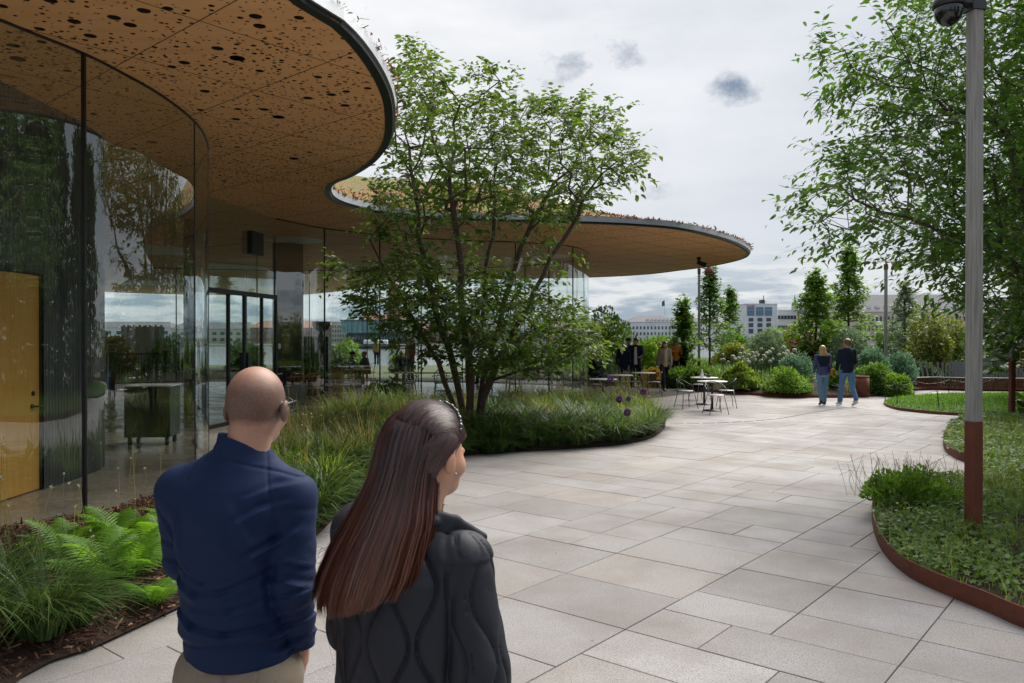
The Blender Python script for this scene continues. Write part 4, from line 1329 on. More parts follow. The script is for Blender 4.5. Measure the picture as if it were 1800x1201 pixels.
L_ = [
 ('low bright green rounded bush at the path edge left of the walking couple', 1335, 1428, 650, 24.6, 'leaf_bright', 5200, .075, .2),
 ('blue green rounded bush behind the low bright green one', 1362, 1435, 614, 26.5, 'leaf_blue', 3600, .075, .5),
 ('soft mound of green grasses at the bed edge behind the right cafe tables', 1262, 1345, 642, 26.0, 'grass_light', 4200, .12, 1.2),
 ('mid green grassy clump behind the right hand cafe table tops', 1196, 1270, 648, 28.0, 'leaf_mid', 3600, .10, .9),
 ('silvery willow bush below the pale hotel building', 1308, 1385, 568, 33, 'leaf_silver', 3600, .12, .7),
 ('olive yellow feathery bush right of the silvery willow', 1376, 1425, 540, 36, 'leaf_yellow', 2000, .13, .4),
 ('dark purple leaved bush between the silvery willow and the conical trees', 1388, 1450, 566, 34, 'leaf_purple', 2600, .13, .3),
 ('purple leaved low bush partly behind the walking woman head', 1430, 1466, 590, 33, 'leaf_purple', 1200, .13, .3),
 ('grey green willow bush behind the shoulders of the walking man', 1440, 1545, 575, 32, 'leaf_silver', 3600, .12, .5),
 ('blue green rosemary like bush right of the walking man', 1508, 1560, 604, 27, 'leaf_blue', 3600, .09, .8),
 ('tall blue green bush behind the foot of the right far lamp', 1548, 1606, 606, 27.5, 'leaf_blue', 3800, .09, .8),
 ('leafy green bush behind the rusty litter bin', 1500, 1568, 636, 25.2, 'leaf_mid', 3200, .09, .3),
 ('small fresh green bush at the foot of the right far lamp', 1552, 1600, 648, 24.6, 'leaf_bright', 2200, .08, .5),
 ('green bush with tall blades standing between the walking couple', 1455, 1480, 625, 25.0, 'leaf_bright', 1200, .09, .9),
 ('golden green dome of a bush behind the white building trees', 1128, 1188, 585, 36, 'leaf_yellow', 3000, .12, .3),
 ('yellow orange bush right of the left far lamp', 1255, 1318, 590, 38, 'leaf_yellow', 2600, .13, .3),
 ('russet topped yellow maple bush behind the wooden bench, left one', 1588, 1668, 520, 31, 'leaf_yellow', 5200, .12, .1),
 ('yellow green maple bush behind the wooden bench, seen left of the near lamp post', 1640, 1705, 530, 32, 'leaf_yellow', 4200, .12, .1),
 ('yellow green bush behind the bench between near lamp post and right edge', 1722, 1800, 545, 30, 'leaf_bright', 4200, .11, .2),
 ('orange tinted small bush beside the tree trunks at the right edge', 1765, 1830, 600, 29, 'leaf_orange', 1800, .11, .2),
 ('dark green hedge along the back of the curved bench', 1640, 1850, 626, 29.6, 'leaf_dark', 6000, .09, .2),
 ('dark green bush hanging over the left end of the curved bench', 1596, 1660, 634, 28.9, 'leaf_dark', 3200, .08, -.1),
 ('grey green sage clump beside the seated people right of the glass end', 1034, 1092, 632, 31, 'leaf_blue', 3000, .10, .9),
 ('dense dark green bush behind the walkers in navy coats', 1040, 1118, 578, 34, 'leaf_mid', 5200, .12, .3),
 ('green bush between the smiling man and the woman in the beige cardigan', 1100, 1165, 596, 35, 'leaf_bright', 3400, .12, .4),
 ('yellowish seed head grasses between the walkers', 1128, 1165, 640, 30, 'leaf_orange', 1600, .10, 1.2),
 ('low green bush right of the woman in the beige cardigan', 1168, 1215, 640, 29.5, 'leaf_mid', 2400, .10, .6),
 ('bushy bright green small tree just right of the greenhouse glass end', 1030, 1108, 513, 32.5, 'leaf_bright', 4200, .12, .5),
 ('tall green bush closing the gap between the white wing and the hotel', 1262, 1322, 566, 41, 'leaf_mid', 3200, .15, .4),
 ('pale green bush in front of the hotel lower floors', 1318, 1402, 575, 39, 'leaf_bright', 3600, .15, .4),
 ('mid green bush filling behind the right far lamp post', 1535, 1625, 556, 40, 'leaf_mid', 4200, .15, .4),
 ('green bush between the two conical trees', 1440, 1500, 560, 41, 'leaf_mid', 3200, .15, .4),
 ('low green bush line under the white palace', 1110, 1215, 588, 42, 'leaf_mid', 3600, .15, .4),
 ('bright green bush filling the view right of the tree stems through the glass', 880, 960, 600, 40, 'leaf_bright', 3600, .15, .4),
 ('green bush seen through the right end of the greenhouse glass', 950, 1045, 588, 41, 'leaf_mid', 4200, .15, .4),
 ('bright maple like bush seen through the greenhouse behind the two seated guests', 582, 640, 585, 42, 'leaf_bright', 2600, .17, .2),
 ('small green bush beside the seated old man beyond the greenhouse', 684, 722, 622, 43, 'leaf_mid', 1800, .15, .2),
 ('green bush in the left view through the glass, nearest the dark mullion', 150, 208, 560, 44, 'leaf_mid', 3200, .18, .2),
 ('reddish green bush in the left view through the glass before the timber screen', 190, 226, 562, 42, 'leaf_orange', 2200, .17, .2),
 ('green bush right of the timber screen in the left view through the glass', 262, 330, 575, 44, 'leaf_mid', 3000, .18, .2),
 ('pale bush near the entrance seen through the door glass', 400, 470, 590, 46, 'leaf_mid', 3000, .18, .2),
]
for i, (lab, x0, x1, yt, Yd, mk, n, lf, upr) in enumerate(L_):
    spx(lab, x0, x1, yt, Yd, mk, 300 + i, n=int(n * 1.7), leaf=lf * 1.15, upright=upr, lump=.36 if 'mound' not in lab else .24)
# white alliums standing over the border
ab = MB(); ab.ball((0, 0, 0), .115, 10, 7)
r = np.random.default_rng(9)
t = NT('white_flower'); n1 = t.vor(60); M['white_flower'] = t.done(t.bsdf(t.ramp(n1, [(0, (.75, .78, .66)), (.6, (.55, .62, .42))]), .8, nrm=t.bump(n1, 1, .02)))
t = NT('purple_flower'); n1 = t.vor(120); M['purple_flower'] = t.done(t.bsdf(t.ramp(n1, [(0, (.58, .30, .66)), (.6, (.32, .12, .40))]), .8, nrm=t.bump(n1, 1, .01)))
def spiky(seed, R, n=220, mat='white_flower'):
    r = np.random.default_rng(seed); u = norm(r.normal(size=(n, 3)))
    V, Fs = np.zeros((0, 3)), []
    d = u; P = u * R * .35
    side = norm(np.cross(u, r.normal(size=(n, 3))))
    V = np.stack([P - side * R * .04, P + side * R * .04, u * R * r.uniform(.85, 1.05, (n, 1)) + side * R * .13, u * R * r.uniform(.85, 1.05, (n, 1)) - side * R * .13], 1).reshape(-1, 3)
    return mesh_np('flower_head', V, np.arange(4 * n).reshape(-1, 4), M[mat], False)
wb = MB(); wb.ball((0, 0, 0), .105, 14, 9); wh = wb.mesh('flower_head', M['white_flower'])
k = 0
for i in range(46):
    x = r.uniform(1268, 1365) if i < 38 else r.uniform(1365, 1410)
    y = 612 + r.uniform(0, 26) if i < 38 else 600 + r.uniform(4, 26)
    Yd = 28.6 + r.uniform(-.7, .7)
    p = at(x, y, Yd)
    e = empty('allium', (p.x, p.y, .2), label='round white allium flower on a tall stem above the border grasses', cat='flower', group='white alliums in the far border')
    m = MB(); m.tube([(0, 0, 0), (0, 0, p.z - .2)], .009, 5); m.obj('stem', M['grass_dark'], e)
    link('flower_head', wh, e, (0, 0, p.z - .2), scale=(r.uniform(.55, .8),) * 3)
pu = spiky(2, .085, 260, 'purple_flower')
for (x, y, Yd, lab) in [(1073, 667, 16.3, 'purple allium ball standing highest before the white table tops'), (1131, 689, 15.6, 'largest purple allium ball at the right tip of the long bed'),
                        (1089, 702, 15.2, 'purple allium ball low among grasses, left one of a close pair'), (1105, 701, 15.4, 'faded purple allium ball low among grasses, right one of a close pair'), (1103, 725, 14.0, 'lowest purple allium ball over the grasses near the right tip of the bed')]:
    p = at(x, y, Yd)
    e = empty('allium', (p.x, p.y, .05), label=lab, cat='flower', group='purple alliums at the tip of the long bed')
    m = MB(); m.tube([(0, 0, 0), (.02, 0, (p.z - .05) * .5), (0, 0, p.z - .05)], .006, 5); m.obj('stem', M['grass_dark'], e)
    link('flower_head', pu, e, (0, 0, p.z - .05), scale=(.6 if 'faded' in lab else .85,) * 3)

r = np.random.default_rng(44)
CL = {}
CL['dark'] = [grass_clump_mesh(50 + i, 230, .80, .20, .0135, (.45, 1.0), 'grass_dark') for i in range(4)]
CL['light'] = [grass_clump_mesh(60 + i, 190, .82, .16, .011, (.3, .95), 'grass_light') for i in range(3)]
CL['dry'] = [grass_clump_mesh(70 + i, 150, .95, .14, .0045, (.1, .8), 'grass_dry') for i in range(3)]
CL['fine'] = [grass_clump_mesh(80 + i, 340, .42, .13, .0065, (.5, 1.0), 'grass_dark') for i in range(3)]
def put_clump(kind, x, y, s, lab, grp, cat='grass clump'):
    o = link('grass_clump', CL[kind][int(r.integers(len(CL[kind])))], None, (x, y, hL(x, y) if inpoly(np.array([[x, y]]), BED_L)[0] else .02), (0, 0, r.uniform(0, 6.28)), (s * r.uniform(.9, 1.1), s * r.uniform(.9, 1.1), s * r.uniform(.85, 1.15)))
    return tag(o, lab, cat, grp)
def fill(poly_px, step, kinds, lab, grp, smin=.8, smax=1.1, jit=.35, mar=.10):
    poly = np.array([G(*p) for p in poly_px]); lo, hi = poly.min(0), poly.max(0)
    for x in np.arange(lo[0], hi[0], step):
        for y in np.arange(lo[1], hi[1], step):
            q = np.array([[x + r.uniform(-jit, jit) * step, y + r.uniform(-jit, jit) * step]])
            if inpoly(q, poly)[0] and inpoly(q, BED_L)[0] and polydist(q, BED_L)[0] > mar:
                kd = kinds[int(r.integers(len(kinds)))]
                put_clump(kd, q[0, 0], q[0, 1], r.uniform(smin, smax), lab, grp)
fill([(790, 815), (815, 800), (950, 791), (1060, 784), (1060, 768), (950, 772), (800, 780)], .42, ['dark'], 'low arching dark green grass clump along the paved edge of the long bed', 'low grass clumps along the bed edge', .75, .95, .3, .04)
fill([(720, 800), (800, 780), (950, 775), (1070, 770), (1120, 745), (1110, 722), (1000, 718), (800, 722), (700, 745)], .52, ['dark', 'dark', 'light', 'dark', 'dry'], 'tall arching green grass clump round the multi-stemmed tree', 'tall grass clumps in the long bed', .60, .88)
fill([(1060, 782), (1110, 779), (1150, 767), (1168, 748), (1140, 735), (1080, 745)], .34, ['light', 'light', 'dark'], 'bright green grass clump at the right tip of the long bed', 'grass clumps at the bed tip', .45, .65, .3, .12)
fill([(560, 940), (600, 905), (660, 862), (720, 830), (800, 800), (720, 745), (600, 750), (520, 790), (480, 830), (430, 900), (480, 940)], .40, ['light', 'dry', 'dark', 'dark'], 'yellowish green grass clump between the two people and the greenhouse', 'grass clumps between the people and the greenhouse', .72, 1.05, .35, .08)
ep = resample(np.array([G(*q_) for q_ in [(545, 952), (590, 912), (640, 872), (720, 832), (815, 802), (950, 793), (1040, 787), (1100, 781), (1150, 769), (1168, 750)]]), .19)
for q_ in ep:
    i_ = np.argmin(np.hypot(*(BED_L - q_).T)); tv = BED_L[(i_ + 1) % len(BED_L)] - BED_L[i_ - 1]; nv = np.array([-tv[1], tv[0]]) / np.linalg.norm(tv); c1 = BED_L[i_] + nv * .10; nv = nv if inpoly(c1[None], BED_L)[0] else -nv
    c1 = q_ + nv * r.uniform(.08, .18); put_clump('fine' if r.random() < .35 else 'dark', c1[0], c1[1], r.uniform(.5, .72), 'low arching dark green grass clump along the paved edge of the long bed', 'low grass clumps along the bed edge')
# lower left: long dark green grass clumps
LG = [grass_clump_mesh(90 + i, 480, .80, .12, .0052, (.5, 1.0), 'grass_dark', 7) for i in range(2)]
for (x, y, s, lab) in [(70, 1150, 1.0, 'big arching dark green grass clump in the lower left corner'), (-60, 1170, 1.05, 'arching grass clump cut by the left edge of the picture, below the fern'), (10, 1075, .85, 'smaller arching grass clump behind the big one at the lower left'), (140, 1128, .5, 'short grass tuft at the paving edge right of the big lower left clump')]:
    X, Y = G(x, y)
    tag(link('grass_clump', LG[0 if s != 1.05 else 1], None, (X, Y, hL(X, Y)), (0, 0, x * .1), (s, s, s * .9)), lab, 'grass clump')
# ferns: every frond a part
def frond_mesh(seed, L_=.5):
    r = np.random.default_rng(seed); V = []; Fs = []
    n = 22
    t_ = np.linspace(0, 1, n)
    cx = L_ * (t_ * .95); cz = L_ * (.72 * t_ - .62 * t_ ** 2.3)
    m = MB()
    m.tube([(0, a, b_) for a, b_ in zip(cx, cz)], [.003 * (1 - .8 * q) for q in t_], 4)
    for i in range(3, n):
        w_ = L_ * .30 * (math.sin(pi * min(1, (t_[i]) ** .75)) * .9 + .06) * r.uniform(.9, 1.1)
        for s in (-1, 1):
            k = 6; Vp = []
            wd = L_ / n * .95
            p0 = np.array([0, cx[i], cz[i]])
            for j in range(k + 1):
                f = j / k
                c = p0 + np.array([s * w_ * f, w_ * .35 * f, -w_ * .25 * f * f + .01])
                ww = wd * .5 * (1 - f ** 1.6) * (1.15 if j % 2 else .68) + .0006
                Vp += [tuple(c + np.array([0, -ww, 0])), tuple(c + np.array([0, ww, 0]))]
            m.add(Vp, [(2 * j, 2 * j + 2, 2 * j + 3, 2 * j + 1) if s > 0 else (2 * j, 2 * j + 1, 2 * j + 3, 2 * j + 2) for j in range(k)], smooth=True)
    return m.mesh('frond', M['fern'])
FR = [frond_mesh(i) for i in range(3)]
for i, (x, y, s, lab) in enumerate([(175, 1075, 1.05, 'bright green fern left of the man, nearest the grass clump'), (235, 1055, .95, 'bright green fern in front of the man elbow, lowest of the fern group'), (285, 1020, .9, 'bright green fern half hidden by the man jacket'),
                                    (205, 1005, .95, 'bright green fern at the back of the group next to the brown mulch'), (110, 1030, .9, 'bright green fern behind the lower left grass clump'), (300, 965, .75, 'small pale fern close behind the man left arm'), (265, 1085, .6, 'small low fern at the paving edge beside the man')]):
    X, Y = G(x, y); e = empty('fern', (X, Y, hL(X, Y)), r.uniform(0, 6), lab, 'fern', scale=s)
    nf = 16
    for k in range(nf):
        a = 2 * pi * k / nf + r.uniform(-.2, .2)
        tilt = r.uniform(.15, .85)
        link('frond', FR[k % 3], e, rot=(tilt, r.uniform(-.25, .25), a), scale=(r.uniform(.7, 1.05),) * 3)
# dark evergreen bush by the glass, left of the tree
X, Y = G(705, 740)
shrub('evergreen_shrub', 'low dark evergreen bush between glass wall and tree stems', 'shrub', (X - .2, Y, .05), .75, .6, .95, M['leaf_dark'], 2600, .11, 77, clumps=22)
# thin scabious stalks with pale heads: uncountable haze of stems
def stalks(name, roots, H, r, head=.012, mat='grass_dry', lean=.12, hm='seed_head'):
    n = len(roots)
    top = roots + np.c_[r.normal(0, lean, (n, 2)) * H[:, None], H]
    midp = (roots + top) / 2 + r.normal(0, .02, (n, 3))
    e = empty(name, (0, 0, 0))
    segs_mesh('stem', np.vstack([roots, midp]), np.vstack([midp, top]), np.full(2 * n, .0022), np.full(2 * n, .0016), M[mat], e, 3)['kind'] = 'stuff'
    u = norm(r.normal(size=(n * 8, 3))); P = np.repeat(top, 8, 0)
    scatter(hm, LEAF4_V, LEAF4_F, P - u * head * .3, u, norm(r.normal(size=u.shape)), np.full(n * 8, head * 1.5), M['seed'], e, False)['kind'] = 'stuff'
    return e
t = NT('seed'); M['seed'] = t.done(t.bsdf(t.ramp(t.rnd(), [(0, (.42, .38, .22)), (.6, (.55, .52, .36)), (1, (.30, .20, .11))]), .8))
def in_px(poly_px, n, h=None):
    poly = np.array([G(*p) for p in poly_px]); lo, hi = poly.min(0), poly.max(0); out = []
    while len(out) < n:
        q = r.uniform(lo, hi, (n * 2, 2)); q = q[inpoly(q, poly)]; out += list(q)
    return np.array(out[:n])
q = in_px([(-60, 1150), (150, 1080), (300, 960), (150, 940), (-60, 990)], 34)
e = stalks('scabious_stalks', np.c_[q, np.full(len(q), .1)], r.uniform(.35, .95, len(q)), r, .014); tag(e, 'thin stalks with small pale seed heads over the ferns at the left', 'wildflowers'); e['kind'] = 'stuff'
q = in_px([(520, 930), (620, 860), (700, 800), (600, 770), (480, 830), (420, 880)], 260)
e = stalks('scabious_stalks', np.c_[q, np.full(len(q), .1)], r.uniform(.35, .95, len(q)), r, .012); tag(e, 'pale button seed heads over the grasses between the two people', 'wildflowers'); e['kind'] = 'stuff'
q = in_px([(1090, 770), (1150, 760), (1165, 745), (1130, 722), (1080, 730)], 160)
e = stalks('panic_grass_stalks', np.c_[q, np.full(len(q), .06)], r.uniform(.5, 1.1, len(q)), r, .008, lean=.3); tag(e, 'fine tan seed stalks at the right tip of the long bed', 'grass'); e['kind'] = 'stuff'
# leaf litter on the mulch
q = in_px([(-250, 1290), (60, 1190), (330, 1085), (540, 960), (420, 860), (300, 870), (150, 905), (-250, 960)], 22000)
P = np.c_[q, np.array([0.02 + .12 * 0 for _ in q])]
dl = polydist(q, BED_L); P[:, 2] = .02 + np.minimum(dl * .5, .12) + .03 * np.minimum(dl / .3, 1) * snoise(np.c_[q * 2.2, q[:, :1] * 0], 1, 3) + r.uniform(0, .03, len(q))
kk = inpoly(q, BED_L)
t = NT('mulch'); M['mulch'] = t.done(t.bsdf(t.ramp(t.rnd(), [(0, (.035, .012, .008)), (.5, (.10, .038, .022)), (.85, (.18, .075, .04)), (1, (.30, .20, .12))]), .9))
P = P[kk]
sc_ = scatter('bark_mulch', np.array([(-.12, 0, 0), (.12, 0, 0), (.07, 1, .05), (-.07, 1, .05)]), np.array([(0, 1, 2, 3)]), P, r.normal(size=P.shape) * np.array([1, 1, .35]), norm(np.array([0, 0, 1.]) + r.normal(0, .5, P.shape)), r.uniform(.02, .075, len(P)), M['mulch'])
sc_['kind'] = 'stuff'; tag(sc_, 'reddish brown bark mulch on the bed before the glass', 'mulch')

def on_poly(poly, n, r, lo, hi):
    out = np.zeros((0, 2))
    while len(out) < n:
        q = r.uniform(lo, hi, (n * 3, 2)); out = np.vstack([out, q[inpoly(q, poly)]])
    return out[:n]
def zR(q):
    d = polydist(q, BED_R)
    return .09 + np.minimum(d * .065, .50) + .03 * np.minimum(d / .3, 1) * snoise(np.c_[q * 2.2, q[:, :1] * 0], 2, 3)
q = on_poly(BED_R, 42000, r, (2.2, 3.6), (11.5, 17.5))
pn = snoise(np.c_[q * 1.3, q[:, :1] * 0], 12, 2)
wt = np.clip(.28 + pn * 1.2 + (q[:, 1] > 9.5) * .7 + (q[:, 0] > 4.9) * .3 - (polydist(q, BED_R) < .5) * .25, .03, 1)
q = q[r.random(len(q)) < wt]
P = np.c_[q, zR(q) + r.uniform(.01, .10, len(q))]
n = len(P)
sc_ = scatter('ivy', IVY_V, IVY_F, P, r.normal(size=(n, 3)) * np.array([1, 1, .3]), norm(np.array([-.25, -.35, 1.]) + r.normal(0, .35, (n, 3))), r.uniform(.03, .075, n), M['ivy'])
sc_['kind'] = 'stuff'; tag(sc_, 'ivy ground cover on the mound at the right', 'ivy')
q = on_poly(BED_R, 44000, r, (2.2, 3.6), (10.5, 16))
pn = snoise(np.c_[q * 1.1, q[:, :1] * 0], 15, 2)
q = q[r.random(len(q)) < np.clip(.55 - pn, .1, 1)]
n = len(q); P = np.c_[q, zR(q) - .01]
V, Fq = blades_mesh(P, r.uniform(.06, .30, n) * (1 + .5 * (r.random(n) < .08)), r.uniform(.002, .0045, n), r.uniform(0, 6.28, n), r.uniform(.1, .9, n), r, 4)
gg = link('grass', mesh_np('grass', V, Fq, M['grass_light'], True)); gg['kind'] = 'stuff'; tag(gg, 'rough grass growing between the ivy on the right mound', 'grass')
# small broad weeds
q = on_poly(BED_R, 30000, r, (2.2, 3.6), (8.5, 12))
pn = snoise(np.c_[q * 1.6, q[:, :1] * 0], 18, 2)
q = q[r.random(len(q)) < np.clip(.45 + pn, .05, 1)]
n = len(q); P = np.c_[q, zR(q) + r.uniform(0, .12, len(q))]
sc_ = scatter('weeds', LEAF4_V, LEAF4_F, P, r.normal(size=(n, 3)) * np.array([1, 1, .5]) + np.array([0, 0, .3]), norm(np.array([0, 0, 1.]) + r.normal(0, .4, (n, 3))), r.uniform(.018, .06, n), M['leaf_mid'])
sc_['kind'] = 'stuff'; tag(sc_, 'small leafy weeds carpeting the right mound round the lamp post', 'weeds')
# the weedy tuft at the kerb tip
X, Y = G(1600, 905)
shrub('weed_clump', 'leafy weed clump spilling over the rusty edging left of the near lamp post', 'weeds', (X, Y, .15), .60, .45, .30, M['leaf_bright'], 3600, .05, 91, clumps=30, upright=.6)
q = np.stack([X + r.normal(0, .28, 150), Y + r.normal(0, .22, 150)], 1)
e = stalks('weed_stalks', np.c_[q, np.full(len(q), .2)], r.uniform(.18, .42, len(q)), r, .005, 'grass_light', .28); tag(e, 'thin flowering weed stalks over the weed clump by the rusty edging', 'weeds'); e['kind'] = 'stuff'
X, Y = G(1537, 905)
e = empty('dock_plant', (X + .08, Y, .12), 0, 'broad leaved dock plant poking over the tip of the rusty edging', 'plant')
for k in range(6):
    a = 2.2 + k * .55
    me = mesh_np('leaf', LEAF_V * np.array([1.5, 1, 1]), LEAF_F, M['leaf_bright'])
    link('leaf', me, e, (0, 0, .08 + .03 * k), (.5 - .12 * k, 0, a), (.19,) * 3)
# lawn blades
q = on_poly(LAWN, 30000, r, LAWN.min(0), LAWN.max(0)); q = q[q[:, 0] < 18]
n = len(q); P = np.c_[q, .055 + np.minimum(polydist(q, LAWN) * .1, .10)]
V, Fq = blades_mesh(P, r.uniform(.04, .10, n), r.uniform(.006, .012, n), r.uniform(0, 6.28, n), r.uniform(0, .7, n), r, 3)
t = NT('lawn_blades'); M['lawn_blades'] = leafmat('lawn_blades', (.05, .13, .015), (.085, .19, .02), (.13, .24, .035), .4)
gg = link('grass', mesh_np('grass', V, Fq, M['lawn_blades'], True)); gg['kind'] = 'stuff'; tag(gg, 'short bright grass of the small lawn', 'grass')
def rounded_sq(w_, z0, z1, ch=.22, mi=0, m=None):
    m = m or MB(); a = w_ / 2; c = a * ch
    ring_ = [(a, -a + c), (a, a - c), (a - c, a), (-a + c, a), (-a, a - c), (-a, -a + c), (-a + c, -a), (a - c, -a)]
    V = [(x, y, z0) for x, y in ring_] + [(x, y, z1) for x, y in ring_]
    m.add(V, [(j, (j + 1) % 8, (j + 1) % 8 + 8, j + 8) for j in range(8)] + [tuple(range(8))[::-1], tuple(range(8, 16))], mi)
    return m
def lamp_post(X, Y, H, label, rz, head=True, sleeve=1.12, z0=0, w_=.104, cam_=False):
    e = empty('lamp_post', (X, Y, z0), rz, label, 'lamp post')
    rounded_sq(w_, sleeve, H).obj('wooden_post', M['post_wood'], e)
    rounded_sq(w_ + .006, 0, sleeve - .003).obj('steel_sleeve', M['corten'], e)
    rounded_sq(w_ + .03, H + .002, H + .22).obj('post_cap', M['corten'] if head else M['dark_steel'], e)
    if head:
        m = MB(); m.tube([(0, 0, H + .25), (.12, 0, H + .30), (.42, 0, H + .30)], .018, 6); m.tube([(0, 0, H + .2), (0, 0, H + .5)], .03, 6); m.obj('lamp_arm', M['corten'], e)
        m = MB(); m.lathe([(.0, .22), (.05, .215), (.08, .17), (.15, .10), (.19, -.0), (.21, -.12), (.19, -.12), (.14, .05)], n=20); m.obj('lamp_shade', M['corten'], e, loc=(.42, 0, H + .12))
        m = MB(); m.lathe([(.0, -.03), (.10, -.02), (.13, .02), (.0, .05)], n=14); m.obj('lamp_glass', M['white_paint'], e, loc=(.42, 0, H + .02))
    if cam_:
        m = MB(); m.box((-.16, 0, H + .10), (.34, .10, .12), bev=.01); m.box((-.02, 0, H + .30), (.34, .2, .18), bev=.02); m.obj('camera_bracket', M['dark_steel'], e)
        m = MB(); m.lathe([(.0, .09), (.10, .085), (.125, .04), (.125, -.01)], n=24); m.obj('camera_housing', M['dark_steel'], e, loc=(-.27, 0, H + .02))
        t = NT('smoked_dome'); mt = t.done(t.bsdf((.012, .012, .016), .05, spec=.8))
        m = MB(); m.ball((0, 0, 0), (.115, .115, .125), 20, 12); m.obj('camera_dome', mt, e, loc=(-.27, 0, H - .02))
    return e
X, Y = G(1712, 943, .12)
lamp_post(X, Y, 4.57, 'nearest lamp post of grey weathered wood with rusty steel sleeve, rising from the right mound', R_(14), False, 1.06, .05, cam_=True)
lamp_post((1248 - 900) * 34 / F - .42, 34.2, 4.55, 'far lamp post standing behind the right hand cafe tables', R_(-12), True, .95, 0)
X, Y = (1557 - 900) * 32 / F, 32
lamp_post(X, Y, 4.55, 'far lamp post standing behind the rusty litter bin and blue green bushes', 0, True, .9, 0)
lamp_post((1789 - 900) * 18 / F, 18.2, 4.7, 'lamp post with long rusty sleeve standing at the lawn edge near the right frame', 0, True, 1.37, 0)

X, Y = G(1516, 698)
e = empty('litter_bin', (X, Y, 0), 0, 'rusty steel drum litter bin at the bed edge right of the walking couple', 'bin')
m = MB(); m.lathe([(.20, .0), (.20, .62), (.185, .62), (.185, .45), (.0, .45)], n=28); m.obj('drum', M['corten'], e)
m = MB(); m.lathe([(.205, .60), (.205, .645), (.15, .65), (.13, .62), (.205, .60)], n=28); m.obj('rim', M['corten'], e)

bp_ = smooth_closed([G(*p) for p in [(1588, 690), (1606, 687), (1640, 685.5), (1700, 687), (1780, 688), (1880, 690), (2050, 695)]], 8, False)
Pb = resample(bp_, .085); n = len(Pb)
e = empty('slatted_bench', (0, 0, 0), 0, 'long curved bench with grey timber slat back and rusty base behind the lawn', 'bench')
mb, ms, mk = MB(), MB(), MB()
cum = np.r_[0, np.cumsum(np.linalg.norm(np.diff(Pb, axis=0), axis=1))]
for i in range(n):
    a, b_ = Pb[max(i - 1, 0)], Pb[min(i + 1, n - 1)]; tdir = (b_ - a) / np.linalg.norm(b_ - a); nn = np.array([-tdir[1], tdir[0]]); nn = nn if nn[1] > 0 else -nn
    f = min(1, cum[i] / 1.3); f = math.sin(f * pi / 2)
    hb_ = .12 + .82 * f; rz = math.atan2(tdir[1], tdir[0])
    p0 = Pb[i] + nn * .55; p1 = Pb[i] + nn * .80
    V = []
    for (p, z) in ((p0, .42 * f + .02), (p1, hb_ + .02)):
        for s in (-.03, .03):
            for d_ in (0, .02):
                q = p + tdir * s + nn * d_; V.append((q[0], q[1], z))
    mb.add(V, [(0, 2, 6, 4), (1, 5, 7, 3), (0, 4, 5, 1), (2, 3, 7, 6), (4, 6, 7, 5)])
    if f > .35:
        q = Pb[i] + nn * .27; ms.box((q[0], q[1], .42), (.065, .56, .035), rz=rz)
        q = Pb[i] + nn * .06; mk.box((q[0], q[1], .24), (.05, .02, .30), rz=rz)
mb.obj('back_slat', M['bench_wood'], e)['kind'] = 'stuff'; ms.obj('seat_slat', M['bench_wood'], e)['kind'] = 'stuff'; mk.obj('base_slat', M['corten'], e)['kind'] = 'stuff'
m = MB(); m.tube([(p[0], p[1] + .03, .06) for p in Pb[3:]], .06, 4, smooth=False); m.obj('base_rail', M['corten'], e)
m = MB(); m.tube([(p[0], p[1] - .02, .435) for p in Pb[8:]], .022, 6); m.obj('front_rail', M['dark_steel'], e)

pins = [(1556, 705, 'leftmost pin of the cord fence round the lawn'), (1573, 703, 'second pin from the left of the cord fence, on the far side'), (1577, 716, 'pin at the near left tip of the lawn'), (1607, 700, 'pin before the left end of the curved bench'),
        (1652, 724, 'leaning pin in the middle of the lawn front edge'), (1668, 697, 'pin before the bench, just left of the near lamp post'), (1746, 697, 'pin before the bench, right of the near lamp post')]
tops = []
for (x, y, lab) in pins:
    X, Y = G(x, y); e = empty('fence_pin', (X, Y, 0), 0, 'thin dark ' + lab, 'fence post')
    m = MB(); ln_ = .06 if 'leaning' in lab else 0
    m.tube([(0, 0, 0), (-ln_, 0, .50)], .012, 6); m.obj('rod', M['black_metal'], e)
    m = MB(); m.tube([(-ln_ + .025 * cos(q), .0, .52 + .025 * sin(q)) for q in np.linspace(0, 2 * pi, 9)], .006, 4); m.obj('eyelet', M['black_metal'], e)
    tops.append((X - ln_, Y, .52))
m = MB()
for a, b_ in ((0, 1), (1, 3), (3, 5), (5, 6), (0, 2), (2, 4)):
    A1, B1 = Vector(tops[a]), Vector(tops[b_]); pts_ = [A1.lerp(B1, f) - Vector((0, 0, .10 * 4 * f * (1 - f))) for f in np.linspace(0, 1, 9)]
    m.tube(pts_, .004, 4)
tag(m.obj('fence_cord', M['black_metal']), 'thin cord strung between the pins round the lawn', 'rope')['kind'] = 'stuff'

